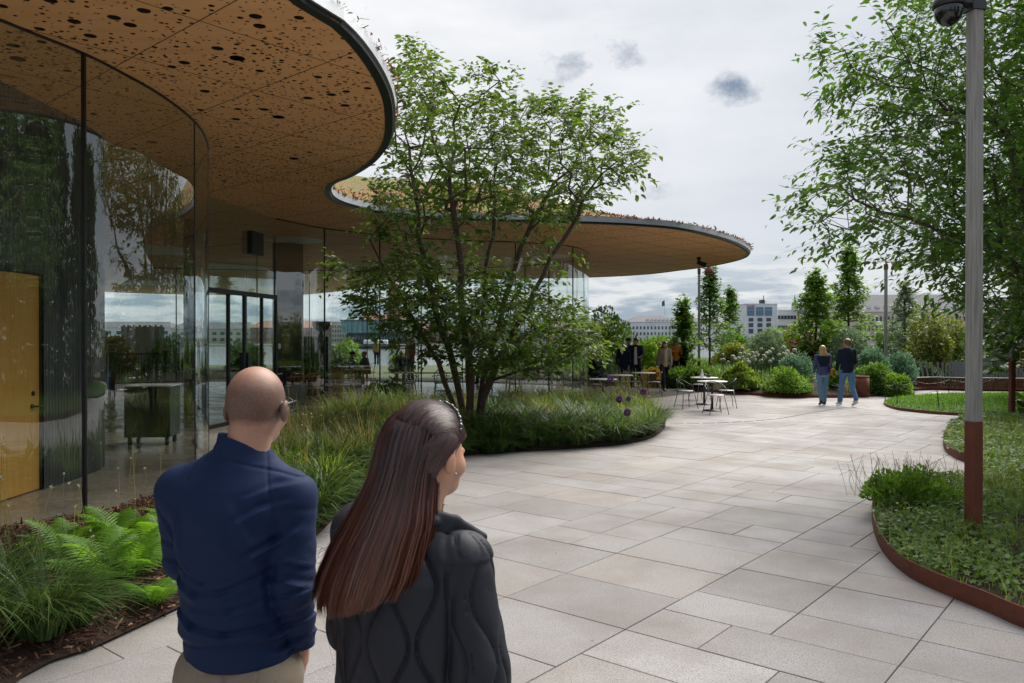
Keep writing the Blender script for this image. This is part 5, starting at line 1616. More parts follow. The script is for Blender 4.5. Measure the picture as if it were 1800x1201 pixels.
t = NT('wire_grey'); M['wire'] = t.done(t.bsdf((.10, .10, .10), .4, .6))
def cafe_table(X, Y, label, grp, h=.74, r_=.37, top='white_paint'):
    e = empty('cafe_table', (X, Y, 0), 0, label, 'table', grp)
    m = MB(); m.lathe([(.0, h - .02), (r_, h - .018), (r_ + .003, h - .005), (r_, h), (0, h)], n=32); m.obj('tabletop', M[top], e)
    m = MB(); m.lathe([(.032, .02), (.032, h - .02)], n=12); m.obj('column', M['dark_steel'], e)
    m = MB(); m.lathe([(0, .0), (.23, .0), (.23, .02), (.03, .035), (0, .035)], n=24); m.obj('base_plate', M['dark_steel'], e)
    return e
def wire_chair(X, Y, rz, label, grp):
    e = empty('wire_chair', (X, Y, 0), rz, label, 'chair', grp)
    m = MB(); m.lathe([(.0, .447), (.19, .447), (.205, .455), (.19, .465), (0, .46)], n=24); s = m.obj('seat', M['steel_fascia'], e)
    for (sx_, sy_) in ((1, 1), (1, -1), (-1, 1), (-1, -1)):
        m = MB(); m.tube([(sx_ * .15, sy_ * .15, .45), (sx_ * .24, sy_ * .22, .0)], .009, 6); m.obj('leg', M['wire'], e)
    m = MB(); pts_ = [(.24 * cos(q) * 1.0, -.02 - .20 * sin(q) * 1.1 if sin(q) > 0 else -.02, .64 + .13 * max(0, sin(q))) for q in np.linspace(-.0, pi, 15)]
    pts_ = [(.22, .10, .46), (.25, .06, .60)] + pts_ + [(-.25, .06, .60), (-.22, .10, .46)]
    m.tube(pts_, .009, 6); m.obj('back_hoop', M['wire'], e)
    m = MB(); m.tube([(.08, -.18, .46), (.08, -.235, .765)], .007, 5); m.obj('back_spindle', M['wire'], e)
    m = MB(); m.tube([(-.08, -.18, .46), (-.08, -.235, .765)], .007, 5); m.obj('back_spindle', M['wire'], e)
    return e
for (x, y, lab) in [(1252, 722, 'nearest white round table of the pair on the right, beside the long slot drain'), (1238, 711, 'second round table of the right hand pair, half hidden behind the nearer one')]:
    cafe_table(*G(x, y), lab, 'outdoor cafe tables')
for (x, yt, lab) in [(1090, 659, 'white round table in front of the woman in the long navy coat'), (1131, 655, 'white round table in front of the smiling man in navy'), (1060, 666, 'white round table rising just over the tip of the grass bed')]:
    z = (CAMH - .74) * F / (yt - 593); cafe_table((x - 900) * z / F, z, lab, 'outdoor cafe tables')
for (x, y, rz, lab) in [(1258, 728, 3.3, 'wire chair with its back to us before the nearest right hand table'), (1206, 718, -1.3, 'wire chair standing left of the right hand tables'), (1277, 717, 1.5, 'wire chair tucked in right of the nearest right hand table'),
                        (1230, 703, .4, 'wire chair on the far side of the right hand tables')]:
    wire_chair(*G(x, y), rz, lab, 'wire chairs outdoors')
for (x, yt, rz, lab) in [(1112, 671, -1.5, 'wire chair between the two left hand outdoor tables'), (1150, 671.5, 1.5, 'wire chair at the feet of the woman in the beige cardigan'), (1095, 671, .2, 'wire chair behind the table before the navy coat woman'), (1050, 676, 1.0, 'wire chair behind the lowest left hand table')]:
    z = (CAMH - .45) * F / (yt - 593); wire_chair((x - 900) * z / F, z, rz, lab, 'wire chairs outdoors')
p = at(1237, 654, 18.9)
m = MB(); m.lathe([(0, 0), (.045, .0), (.05, .05), (.03, .13), (.02, .20), (.026, .22)], n=16)
X, Y = G(1238, 711); tag(m.obj('bottle', M['white_paint'], loc=(X - .06, Y, .74)), 'small white bottle standing on the rear right hand table', 'bottle')
m = MB(); m.lathe([(0, 0), (.05, .0), (.055, .07), (.04, .08)], n=14); tag(m.obj('bowl', M['dark_steel'], loc=(X + .12, Y, .74)), 'small dark bowl beside the white bottle on the rear table', 'bowl')

t = NT('bentwood'); n1 = posnoise(t, 14, 4); M['bentwood'] = t.done(t.bsdf(t.mix(n1, (.46, .20, .07), (.62, .32, .13)), .4))
def bent_chair(X, Y, rz, label, mat='bentwood', grp='bentwood chairs indoors'):
    e = empty('bentwood_chair', (X, Y, .012), rz, label, 'chair', grp)
    m = MB(); m.lathe([(.0, .445), (.20, .445), (.215, .455), (.20, .475), (0, .46)], n=24); m.obj('seat', M[mat], e)
    for (sx_, sy_) in ((1, 1), (-1, 1)):
        m = MB(); m.tube([(sx_ * .15, sy_ * .15, .45), (sx_ * .20, sy_ * .21, .0)], [.017, .012], 8); m.obj('leg', M[mat], e)
    for sx_ in (1, -1):
        m = MB(); m.tube([(sx_ * .15, -.16, .45), (sx_ * .19, -.25, .0)], [.017, .012], 8); m.obj('leg', M[mat], e)
    m = MB(); m.tube([(.17, -.15, .44)] + [(.19 * cos(q), -.17 - .08 * sin(q) ** .5 if sin(q) > 0 else -.17, .62 + .22 * sin(q)) for q in np.linspace(.05, pi - .05, 13)] + [(-.17, -.15, .44)], .014, 8); m.obj('back_bow', M[mat], e)
    m = MB(); m.tube([(.10, -.17, .46), (.11, -.22, .66), (0, -.24, .76), (-.11, -.22, .66), (-.10, -.17, .46)], .011, 6); m.obj('inner_bow', M[mat], e)
    m = MB(); m.tube([(.17 * cos(q), .17 * sin(q), .22) for q in np.linspace(0, 2 * pi, 17)], .010, 6); m.obj('foot_ring', M[mat], e)
    m = MB(); m.tube([(.27 * cos(q), -.02 - .20 * sin(q), .66) for q in np.linspace(-.5, pi + .5, 15)], .012, 6); m.obj('arm_hoop', M[mat], e)
    return e
def wood_table(X, Y, label, r_=.42, mat='bentwood', rect=None):
    e = empty('dining_table', (X, Y, .012), 0, label, 'table', 'indoor dining tables')
    m = MB()
    if rect: m.box((0, 0, .725), (rect[0], rect[1], .03), bev=.006)
    else: m.lathe([(0, .71), (r_, .71), (r_, .74), (0, .74)], n=32)
    m.obj('tabletop', M['white_paint' if mat == 'white' else 'bentwood'], e)
    w2, d2 = (rect[0] / 2 - .08, rect[1] / 2 - .08) if rect else (.25, .25)
    for sx_ in (1, -1):
        for sy_ in (1, -1):
            m = MB(); m.tube([(sx_ * w2, sy_ * d2, .71), (sx_ * (w2 + .04), sy_ * (d2 + .04), 0)], [.025, .016], 8); m.obj('leg', M['bentwood'], e)
    return e
def fl(x, z): return ((x - 900) * z / F, z)
wood_table(*fl(537, 22.3), 'round wooden table left of the dark mullion, beside the stone pedestal')
wood_table(*fl(628, 27.0), 'round table with white cloth like top between the two seated guests', mat='white')
wood_table(*fl(750, 24.5), 'long light table behind the stems, with green backed chairs', rect=(2.0, .7), mat='white')
wood_table(*fl(872, 28), 'long white table seen through the grasses right of the tree stems', rect=(1.9, .7), mat='white')
wood_table(*fl(930, 26), 'long white table near the right end of the greenhouse', rect=(1.6, .7), mat='white')
for (x, z, rz, lab, mt_) in [(588, 21.6, 2.9, 'bentwood armchair right of the thin mullion, its back to the grasses', 'bentwood'), (548, 21.4, 3.5, 'bentwood armchair partly behind the bald man head side', 'bentwood'), (520, 23.2, .4, 'bentwood chair behind the round wooden table', 'bentwood'),
                        (612, 23.6, 2.2, 'bentwood chair standing free behind the nearer armchair', 'bentwood'), (606, 26.4, 2.0, 'bentwood chair left of the white topped round table', 'bentwood'), (650, 26.2, 4.4, 'bentwood chair right of the white topped round table', 'bentwood'),
                        (718, 23.8, 3.0, 'dark green painted chair at the left end of the long table', 'leaf_grey'), (775, 23.8, 3.3, 'dark green painted chair at the right end of the long table', 'leaf_grey'), (855, 27, 3.1, 'bentwood chair before the long white table behind the stems', 'bentwood'), (905, 27, 3.1, 'bentwood chair between two long white tables', 'bentwood')]:
    if 'leaf_grey' not in M: M['leaf_grey'] = simple('painted_green_grey', (.12, .15, .13), .4)
    bent_chair(*fl(x, z), rz, lab, mt_)
M['dark_green'] = simple('dark_green_lacquer', (.012, .03, .022), .25)
e = empty('rolling_cabinet', fl(268, 13.6) + (.012,), .1, 'dark green rolling cabinet with pale top behind the left glass', 'cabinet')
m = MB(); m.box((0, 0, .56), (.74, .55, .84), bev=.008); m.obj('cabinet_body', M['dark_green'], e)
m = MB(); m.box((0, 0, 1.0), (.78, .59, .025), bev=.006); m.obj('stone_top', M['white_paint'], e)
for sx_ in (-.3, .3):
    for sy_ in (-.2, .2):
        m = MB(); m.lathe([(0, -.02), (.055, -.02), (.055, .02), (0, .02)], n=16, M=Matrix.Rotation(pi / 2, 3, 'Y')); m.box((0, 0, .08), (.05, .06, .06)); m.obj('caster', M['dark_steel'], e, loc=(sx_, sy_, .055))
e = empty('tall_cabinet', fl(558, 25) + (.012,), 0, 'tall dark green cabinet carrying an urn, left of the thin mullion', 'cabinet')
m = MB(); m.box((0, 0, .93), (.78, .5, 1.84), bev=.01); m.obj('cabinet_body', M['dark_green'], e)
for s in (-.19, .19): m = MB(); m.box((s, -.262, .93), (.36, .02, 1.76), bev=.005); m.obj('cabinet_door', M['dark_green'], e)
m = MB(); m.lathe([(0, 0), (.12, 0), (.10, .04), (.05, .09), (.06, .13), (.22, .22), (.30, .36), (.27, .38), (.29, .46), (.25, .46), (.22, .36), (0, .3)], n=24)
tag(m.obj('urn', simple('weathered_bronze', (.07, .06, .045), .5, .4, var=.4), loc=fl(565, 25) + (1.865,)), 'dark footed urn standing on the tall green cabinet', 'urn')
m = MB()
for k in range(18): a = k * 2 * pi / 18; m.box((.2 * cos(a), .2 * sin(a), .42), (.02, .055, .8), rz=a)
m.lathe([(0, .83), (.22, .83), (.22, .86), (0, .86)], n=24); e = m.obj('slatted_cabinet', M['bentwood'], loc=fl(591, 26) + (.012,)); tag(e, 'round slatted wooden bin between tall cabinet and white topped table', 'cabinet')
m = MB(); m.box((0, 0, .3), (.42, .42, .62), bev=.01); tag(m.obj('stone_pedestal', M['granite'], loc=fl(519, 20.6) + (.012,)), 'low grey stone pedestal block beside the entrance door', 'pedestal')
# garment rail, floor stand, railing outside
e = empty('garment_rail', fl(190, 18) + (.012,), 0, 'steel garment rail standing in the left view behind the glass', 'rack')
m = MB(); m.tube([(-.75, 0, 1.66), (.3, 0, 1.66)], .015, 8); m.obj('rail', M['steel_fascia'], e); m = MB(); m.tube([(0, 0, 0), (0, 0, 1.66)], .015, 8); m.obj('stand', M['steel_fascia'], e)
for k in range(6):
    m = MB(); x = -.6 + k * .14; m.tube([(x, 0, 1.64), (x, 0, 1.58), (x, -.16, 1.50), (x, .16, 1.50), (x, 0, 1.58)], .006, 5); m.obj('hanger', M['bentwood'], e)
e = empty('floor_stand', fl(196, 16.2) + (.012,), .2, 'low chromed floor stand with a toothed bar beside the rolling cabinet', 'stand')
m = MB(); m.lathe([(0, 0), (.2, 0), (.2, .02), (.05, .05), (.05, .16), (.1, .2), (.1, .3), (0, .34)], n=18); m.obj('stand_body', M['steel_fascia'], e)
m = MB(); m.tube([(-.08, 0, .12), (-.9, -.1, .06)], .02, 6)
for k in range(12): m.tube([(-.15 - k * .06, -.01 * k, .12), (-.15 - k * .06, -.01 * k, .16)], .006, 4)
m.obj('toothed_bar', M['steel_fascia'], e)
e = empty('railing', (0, 0, 0), 0, 'black balustrade of thin upright bars seen through the left glass', 'railing')
m = MB(); xa, ya = fl(120, 34.5); xb, yb = fl(330, 35.5)
m.tube([(xa, ya, 1.1), (xb, yb, 1.1)], .025, 6); m.obj('handrail', M['black_metal'], e)
m = MB()
for k in range(44): f = k / 43; m.tube([(xa + (xb - xa) * f, ya + (yb - ya) * f, 0), (xa + (xb - xa) * f, ya + (yb - ya) * f, 1.1)], .012, 4)
m.obj('baluster', M['black_metal'], e)['kind'] = 'stuff'
e = empty('timber_screen', (0, 0, 0), 0, 'tall screen of grey upright boards beyond the greenhouse, in the left view', 'fence')
xa, ya = fl(215, 47); xb, yb = fl(300, 48)
bd = MB(); bd.box((0, 0, 0), (.12, .04, 1.0)); bdm = bd.mesh('board', M['post_wood'])
for k in range(22):
    f = k / 21; link('board', bdm, e, (xa + (xb - xa) * f, ya, 1.25 + .0 * k), (0, 0, 0), (1, 1, 2.5 + .12 * math.sin(k * 2.3)))

def wallmat(name, c, var=.12): return simple(name, c, .8, var=var, scale=.15)
M['bw_white'] = wallmat('render_white', (.70, .71, .72)); M['bw_cream'] = wallmat('render_cream', (.58, .52, .42)); M['bw_brick'] = wallmat('far_brick', (.30, .13, .085)); M['bw_dark'] = wallmat('playhouse_brick', (.035, .033, .04))
M['slate'] = wallmat('slate_roof', (.11, .11, .125)); M['tile'] = wallmat('red_tile_roof', (.26, .12, .08)); M['win'] = simple('far_window', (.05, .07, .09), .15); M['bluewin'] = simple('blue_glass', (.10, .20, .28), .1); M['copper'] = simple('green_copper', (.16, .30, .25), .7)
t = NT('teal_glass'); n1 = posnoise(t, .8, 3, .6, sc=(3, 1, .1)); M['teal'] = t.done(t.bsdf(t.ramp(n1, [(.35, (.03, .10, .11)), (.6, (.12, .30, .31)), (.75, (.30, .48, .48))]), .15))
BASE = -.9
def X_(x, z): return (x - 900) * z / F
def Z_(y, z): return CAMH + (593 - y) * z / F
def building(lab, x0, x1, yt, z, depth=18, wall='bw_white', roof=None, ridge=0, rows=0, cols=0, win='win', wh=.5, ww=.5, ytop_win=None, hip=.25, name='city_building', ybot_win=602, rmat='slate'):
    xa, xb = X_(x0, z), X_(x1, z); h = Z_(yt, z)
    e = empty(name, ((xa + xb) / 2, z, BASE), 0, lab, 'building')
    W_ = xb - xa; H = h - BASE
    m = MB(); m.box((0, depth / 2, H / 2), (W_, depth, H)); m.obj('wall', M[wall], e)
    if roof:
        rh = (yt - ridge) * z / F; ov = .4; a = W_ / 2 + ov; hw = W_ / 2 * hip
        V = [(-a, -ov, H), (a, -ov, H), (a, depth + ov, H), (-a, depth + ov, H), (-W_ / 2 + hw * 1, depth / 2, H + rh), (W_ / 2 - hw, depth / 2, H + rh)]
        m = MB(); m.add(V, [(0, 1, 5, 4), (1, 2, 5), (2, 3, 4, 5), (3, 0, 4), (3, 2, 1, 0)]); m.obj('roof', M[rmat], e)
    else:
        m = MB(); m.box((0, depth / 2, H + .15), (W_ + .3, depth + .3, .3)); m.obj('parapet', M[wall], e)
    if rows:
        zt = Z_(ytop_win or yt + 3, z) - BASE; zb_ = Z_(ybot_win, z) - BASE
        ph = (zt - zb_) / rows; pw = W_ / cols
        mm = MB(); mm.box((0, 0, 0), (pw * ww, .3, ph * wh)); wm = mm.mesh('window', M[win])
        for i in range(rows):
            for j in range(cols):
                link('window', wm, e, (-W_ / 2 + (j + .5) * pw, -.08, zt - (i + .5) * ph))
    return e
e = building('white palace with hipped grey roof and a green flag, above the walkers', 1104, 1193, 566, 420, 26, 'bw_white', True, 553, 3, 14, ytop_win=571, wh=.5, ww=.42, hip=.55)
h0 = Z_(553, 420)
m = MB(); m.tube([(X_(1177, 420) - e.location.x, 13, h0 - BASE), (X_(1177, 420) - e.location.x, 13, Z_(523, 420) - BASE)], .16, 6); fp = m.obj('flagpole', M['white_paint'], e)
m = MB(); V = []
for i in range(7): V += [(X_(1177, 420) - e.location.x - i * .28, 13 + .12 * math.sin(i), Z_(525, 420) - BASE - i * .18), (X_(1177, 420) - e.location.x - i * .28, 13 + .12 * math.sin(i), Z_(536, 420) - BASE - i * .05)]
m.add(V, [(2 * i, 2 * i + 1, 2 * i + 3, 2 * i + 2) for i in range(6)]); m.obj('flag', simple('green_flag', (.03, .16, .09), .8), fp)
for k in range(7):
    x = 1140 + k * 7
    m = MB(); m.box((X_(x, 420) - e.location.x, 3.0, Z_(562, 420) - BASE), (1.0, 2.5, 1.2)); m.obj('dormer', M['bw_white'], e)
building('white rendered wing with dark roof right of the palace', 1194, 1262, 570, 430, 20, 'bw_white', True, 558, 3, 12, wh=.5, ww=.4)
building('white terrace with dark mansard roof behind the thin young tree', 1262, 1311, 572, 400, 18, 'bw_white', True, 561, 3, 10, wh=.5, ww=.4)
building('small brick house with red tiled roof against the hotel side', 1284, 1313, 571, 460, 18, 'bw_brick', True, 558, 1, 4, rmat='tile')
building('low pale building left of the palace behind trees', 1040, 1104, 575, 430, 18, 'bw_white', True, 560, 2, 9)
# the hotel
zh = 300
e = building('pale concrete hotel with wide blue windows and red rooftop lettering', 1311, 1366, 535, zh, 30, 'bw_white', None)
ox = e.location.x; oz = BASE
def px_box(name, x0, x1, y0, y1, mat, par, yy=-.06, th=.2):
    m = MB(); m.box(((X_(x0, zh) + X_(x1, zh)) / 2 - ox, yy, (Z_(y0, zh) + Z_(y1, zh)) / 2 - oz), (X_(x1, zh) - X_(x0, zh), th, Z_(y0, zh) - Z_(y1, zh))); return m.obj(name, M[mat], par)
for (a, b_) in ((1313, 1326), (1328.5, 1342), (1344, 1357)):
    px_box('window', a, b_, 540, 544.5, 'bluewin', e); px_box('window', a, b_, 545.3, 555, 'bluewin', e)
    px_box('window', a + 3, b_ - 2, 559, 565, 'win', e); px_box('window', a + 3, b_ - 2, 568, 575, 'win', e); px_box('window', a + 3, b_ - 2, 578, 586, 'win', e)
px_box('roof_housing', 1345, 1351, 526, 534, 'bw_dark', e, 6, 3); px_box('roof_housing', 1349, 1357, 529, 534, 'bw_white', e, 8, 3); px_box('mast', 1352, 1353, 518, 529, 'bw_dark', e, 7, .3)
cu = bpy.data.curves.new('sign_lettering', 'FONT'); cu.body = 'Scandic'; cu.size = 1.05; cu.extrude = .06
so = bpy.data.objects.new('sign_lettering', cu); COL.objects.link(so); bpy.context.view_layer.update()
dg = bpy.context.evaluated_depsgraph_get(); me = bpy.data.meshes.new_from_object(so.evaluated_get(dg)); bpy.data.objects.remove(so)
me.materials.clear(); me.materials.append(simple('sign_red', (.45, .02, .05), .5)); link('sign_lettering', me, e, (X_(1312.5, zh) - ox, -.2, Z_(539.2, zh) - oz), (pi / 2, 0, 0))
building('glassy stepped office wing right of the hotel', 1366.5, 1400, 546, 310, 24, 'bw_white', None, 0, 3, 6, 'win', ytop_win=549, wh=.35, ww=.8)
building('cream classical facade behind the purple bush', 1392, 1445, 560, 330, 20, 'bw_cream', True, 548, 2, 9, hip=.3)
m = MB(); e = empty('clock_tower', (X_(1397, 380), 380, 0), 0, 'small grey cupola rising right of the hotel roofs', 'tower')
m.box((0, 0, Z_(540, 380) - 3), (2.4, 2.4, 8)); m.obj('tower_shaft', M['bw_cream'], e); m = MB(); m.lathe([(1.5, 0), (1.3, 1), (.5, 2), (.4, 3), (0, 5.2)], n=10); m.obj('cupola', M['copper'], e, loc=(0, 0, Z_(540, 380) + 1))
e = building('long building with dark slate roof and dormers behind the conical trees', 1440, 1705, 548, 290, 24, 'bw_cream', True, 515, 3, 38, hip=.08, ytop_win=552, wh=.5, ww=.4)
for k in range(16):
    x = 1455 + k * 15.5; m = MB(); m.box((X_(x, 290) - e.location.x, 3.4, Z_(541, 290) - BASE), (1.3, 2.8, 1.5)); m.obj('dormer', M['bw_white'], e)
building('slate roofed block seen between foliage right of the near lamp post', 1705, 1900, 550, 320, 24, 'bw_brick', True, 520, 3, 22, hip=.1, ytop_win=555)
# left side, seen through the greenhouse
e = building('theatre with teal glass top storey over a black brick body, across the water', 612, 716, 585, 350, 40, 'bw_dark', None)
m = MB(); m.box((X_(655, 350) - e.location.x, 18, (Z_(564, 350) + Z_(585, 350)) / 2 - BASE), (X_(708, 350) - X_(604, 350), 44, Z_(564, 350) - Z_(585, 350))); m.obj('glass_storey', M['teal'], e)
m = MB(); m.box((X_(655, 350) - e.location.x, 18, Z_(563.4, 350) - BASE), (X_(710, 350) - X_(602, 350), 45, .5)); m.obj('roof_slab', M['slate'], e)
m = MB(); m.box((X_(680, 350) - e.location.x, 26, Z_(550, 350) - BASE), (6.5, 12, 7)); m.obj('fly_tower', M['bw_brick'], e)
for k in range(20): m = MB(); m.box((X_(616 + k * 5, 350) - e.location.x, -.1, Z_(594 + (k % 3) * .7, 350) - BASE), (.6, .2, 1.3)); m.obj('window', M['bluewin'], e)
building('pale stone building left of the theatre, seen through the glass', 583, 610, 567, 360, 18, 'bw_cream', None, 0, 4, 6, wh=.5, ww=.4)
building('red brick warehouse behind the urn', 560, 583, 572, 370, 18, 'bw_brick', True, 564, 3, 5, rmat='tile')
building('long tiled warehouse roof left of the church spire', 634, 690, 564, 420, 20, 'bw_brick', True, 551, 0, 0, rmat='tile', hip=.1)
e = empty('church_spire', (X_(692, 520), 520, 0), 0, 'dark church spire rising over the theatre roof', 'tower')
m = MB(); m.box((0, 0, 11), (5.5, 5.5, 22)); m.obj('tower_shaft', M['bw_brick'], e)
m = MB(); m.lathe([(3.2, 0), (2.6, 1.5), (2.7, 3), (1.3, 4.5), (1.2, 6), (.2, 12), (0, 13)], n=8); m.obj('spire_cap', simple('spire_copper', (.10, .085, .11), .6), e, loc=(0, 0, 14 + 0)); e.children[-1].location.z = 15; e.children[0].scale.z = .7
e = empty('domed_tower', (X_(617, 600), 600, 0), 0, 'small domed tower with lantern left of the spire', 'tower')
m = MB(); m.box((0, 0, 6), (10, 8, 14)); m.obj('tower_shaft', M['bw_cream'], e); m = MB(); m.lathe([(4.4, 0), (4.2, 1.5), (3, 3.3), (1, 4.4), (.8, 6), (0, 8)], n=14); m.obj('dome', M['copper'], e, loc=(0, 0, 13))
for i, (x0, x1, yt, rd, z, wl, lab) in enumerate([(716, 790, 578, 566, 400, 'bw_brick', 'red roofed waterfront row behind the tree stems'), (790, 880, 574, 562, 420, 'bw_cream', 'cream waterfront row behind the middle tree'), (880, 960, 577, 565, 410, 'bw_white', 'white waterfront row behind the right half of the middle tree'), (960, 1040, 575, 562, 430, 'bw_brick', 'brick waterfront row behind the greenhouse end'),
                                      (440, 560, 576, 563, 390, 'bw_brick', 'brick warehouse row seen through the entrance'), (300, 440, 578, 566, 400, 'bw_cream', 'pale warehouse row seen through the bent glass'), (100, 300, 576, 565, 410, 'bw_white', 'white waterfront row in the left view through the glass')]):
    building(lab, x0, x1, yt, z, 18, wl, True, rd, 2, 10, rmat='tile' if wl == 'bw_brick' else 'slate', hip=.15)
# quay edge and distant tree line
m = MB(); m.box((0, 250, -.7), (900, 4, .8)); o = m.obj('far_quay', M['bw_cream']); o['kind'] = 'structure'
# moored boat
e = empty('harbour_boat', (X_(650, 200), 200, -1.0), .1, 'dark low harbour boat moored before the theatre', 'boat')
m = MB(); m.box((0, 0, .5), (14, 3.4, 1.3), bev=.5); m.obj('hull', M['bw_dark'], e); m = MB(); m.box((1.5, 0, 1.6), (6, 2.4, 1.2), bev=.2); m.obj('cabin', M['white_paint'], e)
# hedge belt out of frame on the right, mirrored in the glass
for i, (X, Y, rx, ry, H) in enumerate([(12.5, 12, 2.2, 2.6, 2.6), (10.5, 7.5, 1.8, 2.4, 2.4), (9, 3.5, 1.8, 2.2, 2.3), (13.5, 17, 2.2, 2.4, 2.4), (9, -.5, 2.0, 2.0, 2.5), (17, 21, 3, 2.5, 3)]):
    shrub('park_shrub', 'dense dark park bush beyond the right edge, mirrored in the greenhouse glass', 'shrub', (X, Y, 0), rx, ry, H, M['leaf_dark'], 4200, .20, 500 + i, group='park bushes outside the frame', clumps=36, lump=.35)
# ground cover that closes the far border
q = on_poly(BED_B, 16000, r, BED_B.min(0), BED_B.max(0)); n = len(q)
P = np.c_[q, .06 + np.minimum(polydist(q, BED_B) * .3, .30) + r.uniform(0, .22, n)]
V, Fq = blades_mesh(P - np.array([0, 0, .1]), r.uniform(.2, .5, n), r.uniform(.010, .022, n), r.uniform(0, 6.28, n), r.uniform(.2, .9, n), r, 4)
gg = link('ground_cover', mesh_np('ground_cover', V, Fq, M['leaf_mid'], True)); gg['kind'] = 'stuff'; tag(gg, 'low mixed ground cover between the shrubs of the far border', 'ground cover')
def surface_nets(val, lo, h):
    nx, ny, nz = val.shape
    s = val < 0
    c = (slice(0, -1), slice(1, None))
    cnt = np.zeros((nx - 1, ny - 1, nz - 1), np.int8); 
    tot = np.zeros((nx - 1, ny - 1, nz - 1, 3), np.float32)
    for ax in range(3):
        o1, o2 = [a for a in range(3) if a != ax]
        for i in (0, 1):
            for j in (0, 1):
                sa = [None] * 3; sb = [None] * 3
                sa[ax] = c[0]; sb[ax] = c[1]; sa[o1] = sb[o1] = c[i]; sa[o2] = sb[o2] = c[j]
                va, vb = val[tuple(sa)], val[tuple(sb)]
                m = (va < 0) != (vb < 0)
                t_ = np.where(m, va / np.where(m, va - vb, 1), 0)
                cnt += m
                tot[..., ax] += np.where(m, t_, 0); tot[..., o1] += np.where(m, i, 0); tot[..., o2] += np.where(m, j, 0)
    act = cnt > 0
    idx = np.full(act.shape, -1, np.int32); n = int(act.sum()); idx[act] = np.arange(n)
    ijk = np.argwhere(act)
    V = (ijk + tot[act] / cnt[act][:, None]) * h + lo
    Fs = []
    for ax in range(3):
        o1, o2 = [(1, 2), (2, 0), (0, 1)][ax]
        sa = [slice(1, -1)] * 3; sb = [slice(1, -1)] * 3
        sa[ax] = slice(0, -1); sb[ax] = slice(1, None)
        va, vb = s[tuple(sa)], s[tuple(sb)]
        e = np.argwhere(va != vb); sign = va[tuple(e.T)]
        off = np.ones(3, int); off[ax] = 0
        e = e + off
        q = []
        for (d1, d2) in ((-1, -1), (0, -1), (0, 0), (-1, 0)):
            g_ = e.copy(); g_[:, o1] += d1; g_[:, o2] += d2; q.append(idx[tuple(g_.T)])
        q = np.stack(q, 1); q = np.where(sign[:, None], q, q[:, ::-1]); Fs.append(q)
    F_ = np.vstack(Fs); F_ = F_[(F_ >= 0).all(1)]
    return V, F_


def sdf_mesh(name, fn, lo, hi, h, mat, parent=None, relax=1):
    lo = np.array(lo, float); hi = np.array(hi, float)
    B = 6; n = (np.ceil((hi - lo) / h / B).astype(int)) * B + 1
    val = np.ones(n, np.float32) * 1.0
    nb = (n - 1) // B
    bi = np.stack(np.meshgrid(*[np.arange(k) for k in nb], indexing='ij'), -1).reshape(-1, 3)
    cd = fn(lo + (bi + .5) * B * h)
    actb = bi[np.abs(cd) < B * h * 1.35 + .012]
    # mark the sign of passive blocks
    insd = bi[(cd < 0) & ~(np.abs(cd) < B * h * 1.35 + .012)]
    for b_ in insd: val[b_[0] * B:(b_[0] + 1) * B + 1, b_[1] * B:(b_[1] + 1) * B + 1, b_[2] * B:(b_[2] + 1) * B + 1] = -1
    g_ = np.stack(np.meshgrid(*[np.arange(B + 1)] * 3, indexing='ij'), -1).reshape(-1, 3)
    for s0 in range(0, len(actb), 1500):
        ab_ = actb[s0:s0 + 1500]
        ii = (ab_[:, None] * B + g_[None]).reshape(-1, 3)
        val[tuple(ii.T)] = fn(lo + ii * h)
    V, F_ = surface_nets(val, lo, h)
    for _ in range(relax):
        e = np.vstack([F_[:, [0, 1]], F_[:, [1, 2]], F_[:, [2, 3]], F_[:, [3, 0]]])
        acc = np.zeros_like(V); np.add.at(acc, e[:, 0], V[e[:, 1]]); np.add.at(acc, e[:, 1], V[e[:, 0]])
        c = np.bincount(e.ravel(), minlength=len(V))[:, None]
        V = V * .5 + acc / np.maximum(c, 1) * .5
    return link(name, mesh_np(name, V, F_, mat, True), parent)


def cone(P, a, b, ra, rb):
    a = np.array(a, float); b = np.array(b, float); ab = b - a
    t_ = np.clip(((P - a) @ ab) / (ab @ ab), 0, 1)
    return np.linalg.norm(P - a - t_[:, None] * ab, axis=1) - (ra + t_ * (rb - ra))
def ell(P, c, r_, Rm=None):
    q = P - np.array(c, float)
    if Rm is not None: q = q @ Rm
    r_ = np.array(r_, float)
    k0 = np.linalg.norm(q / r_, axis=1); k1 = np.linalg.norm(q / r_ ** 2, axis=1) + 1e-9
    return k0 * (k0 - 1) / k1
def smin(a, b, k=.02):
    h_ = np.clip(.5 + .5 * (b - a) / k, 0, 1)
    return b + (a - b) * h_ - k * h_ * (1 - h_)
def smax(a, b, k=.01): return -smin(-a, -b, k)
def stack(P, rows):
    """rows: z, cx, cy, a, b  -> elliptical loft along z"""
    R = np.array(rows, float); z = P[:, 2]
    cx, cy_, a, b = [np.interp(z, R[:, 0], R[:, i]) for i in (1, 2, 3, 4)]
    qx, qy = (P[:, 0] - cx) / a, (P[:, 1] - cy_) / b
    k = np.sqrt(qx * qx + qy * qy) + 1e-9
    d = (k - 1) * np.minimum(a, b)
    return np.maximum(d, np.maximum(R[0, 0] - z, z - R[-1, 0]))
def yaw(a): return np.array([[cos(a), sin(a), 0], [-sin(a), cos(a), 0], [0, 0, 1]]).T  # columns = local axes turned clockwise by a


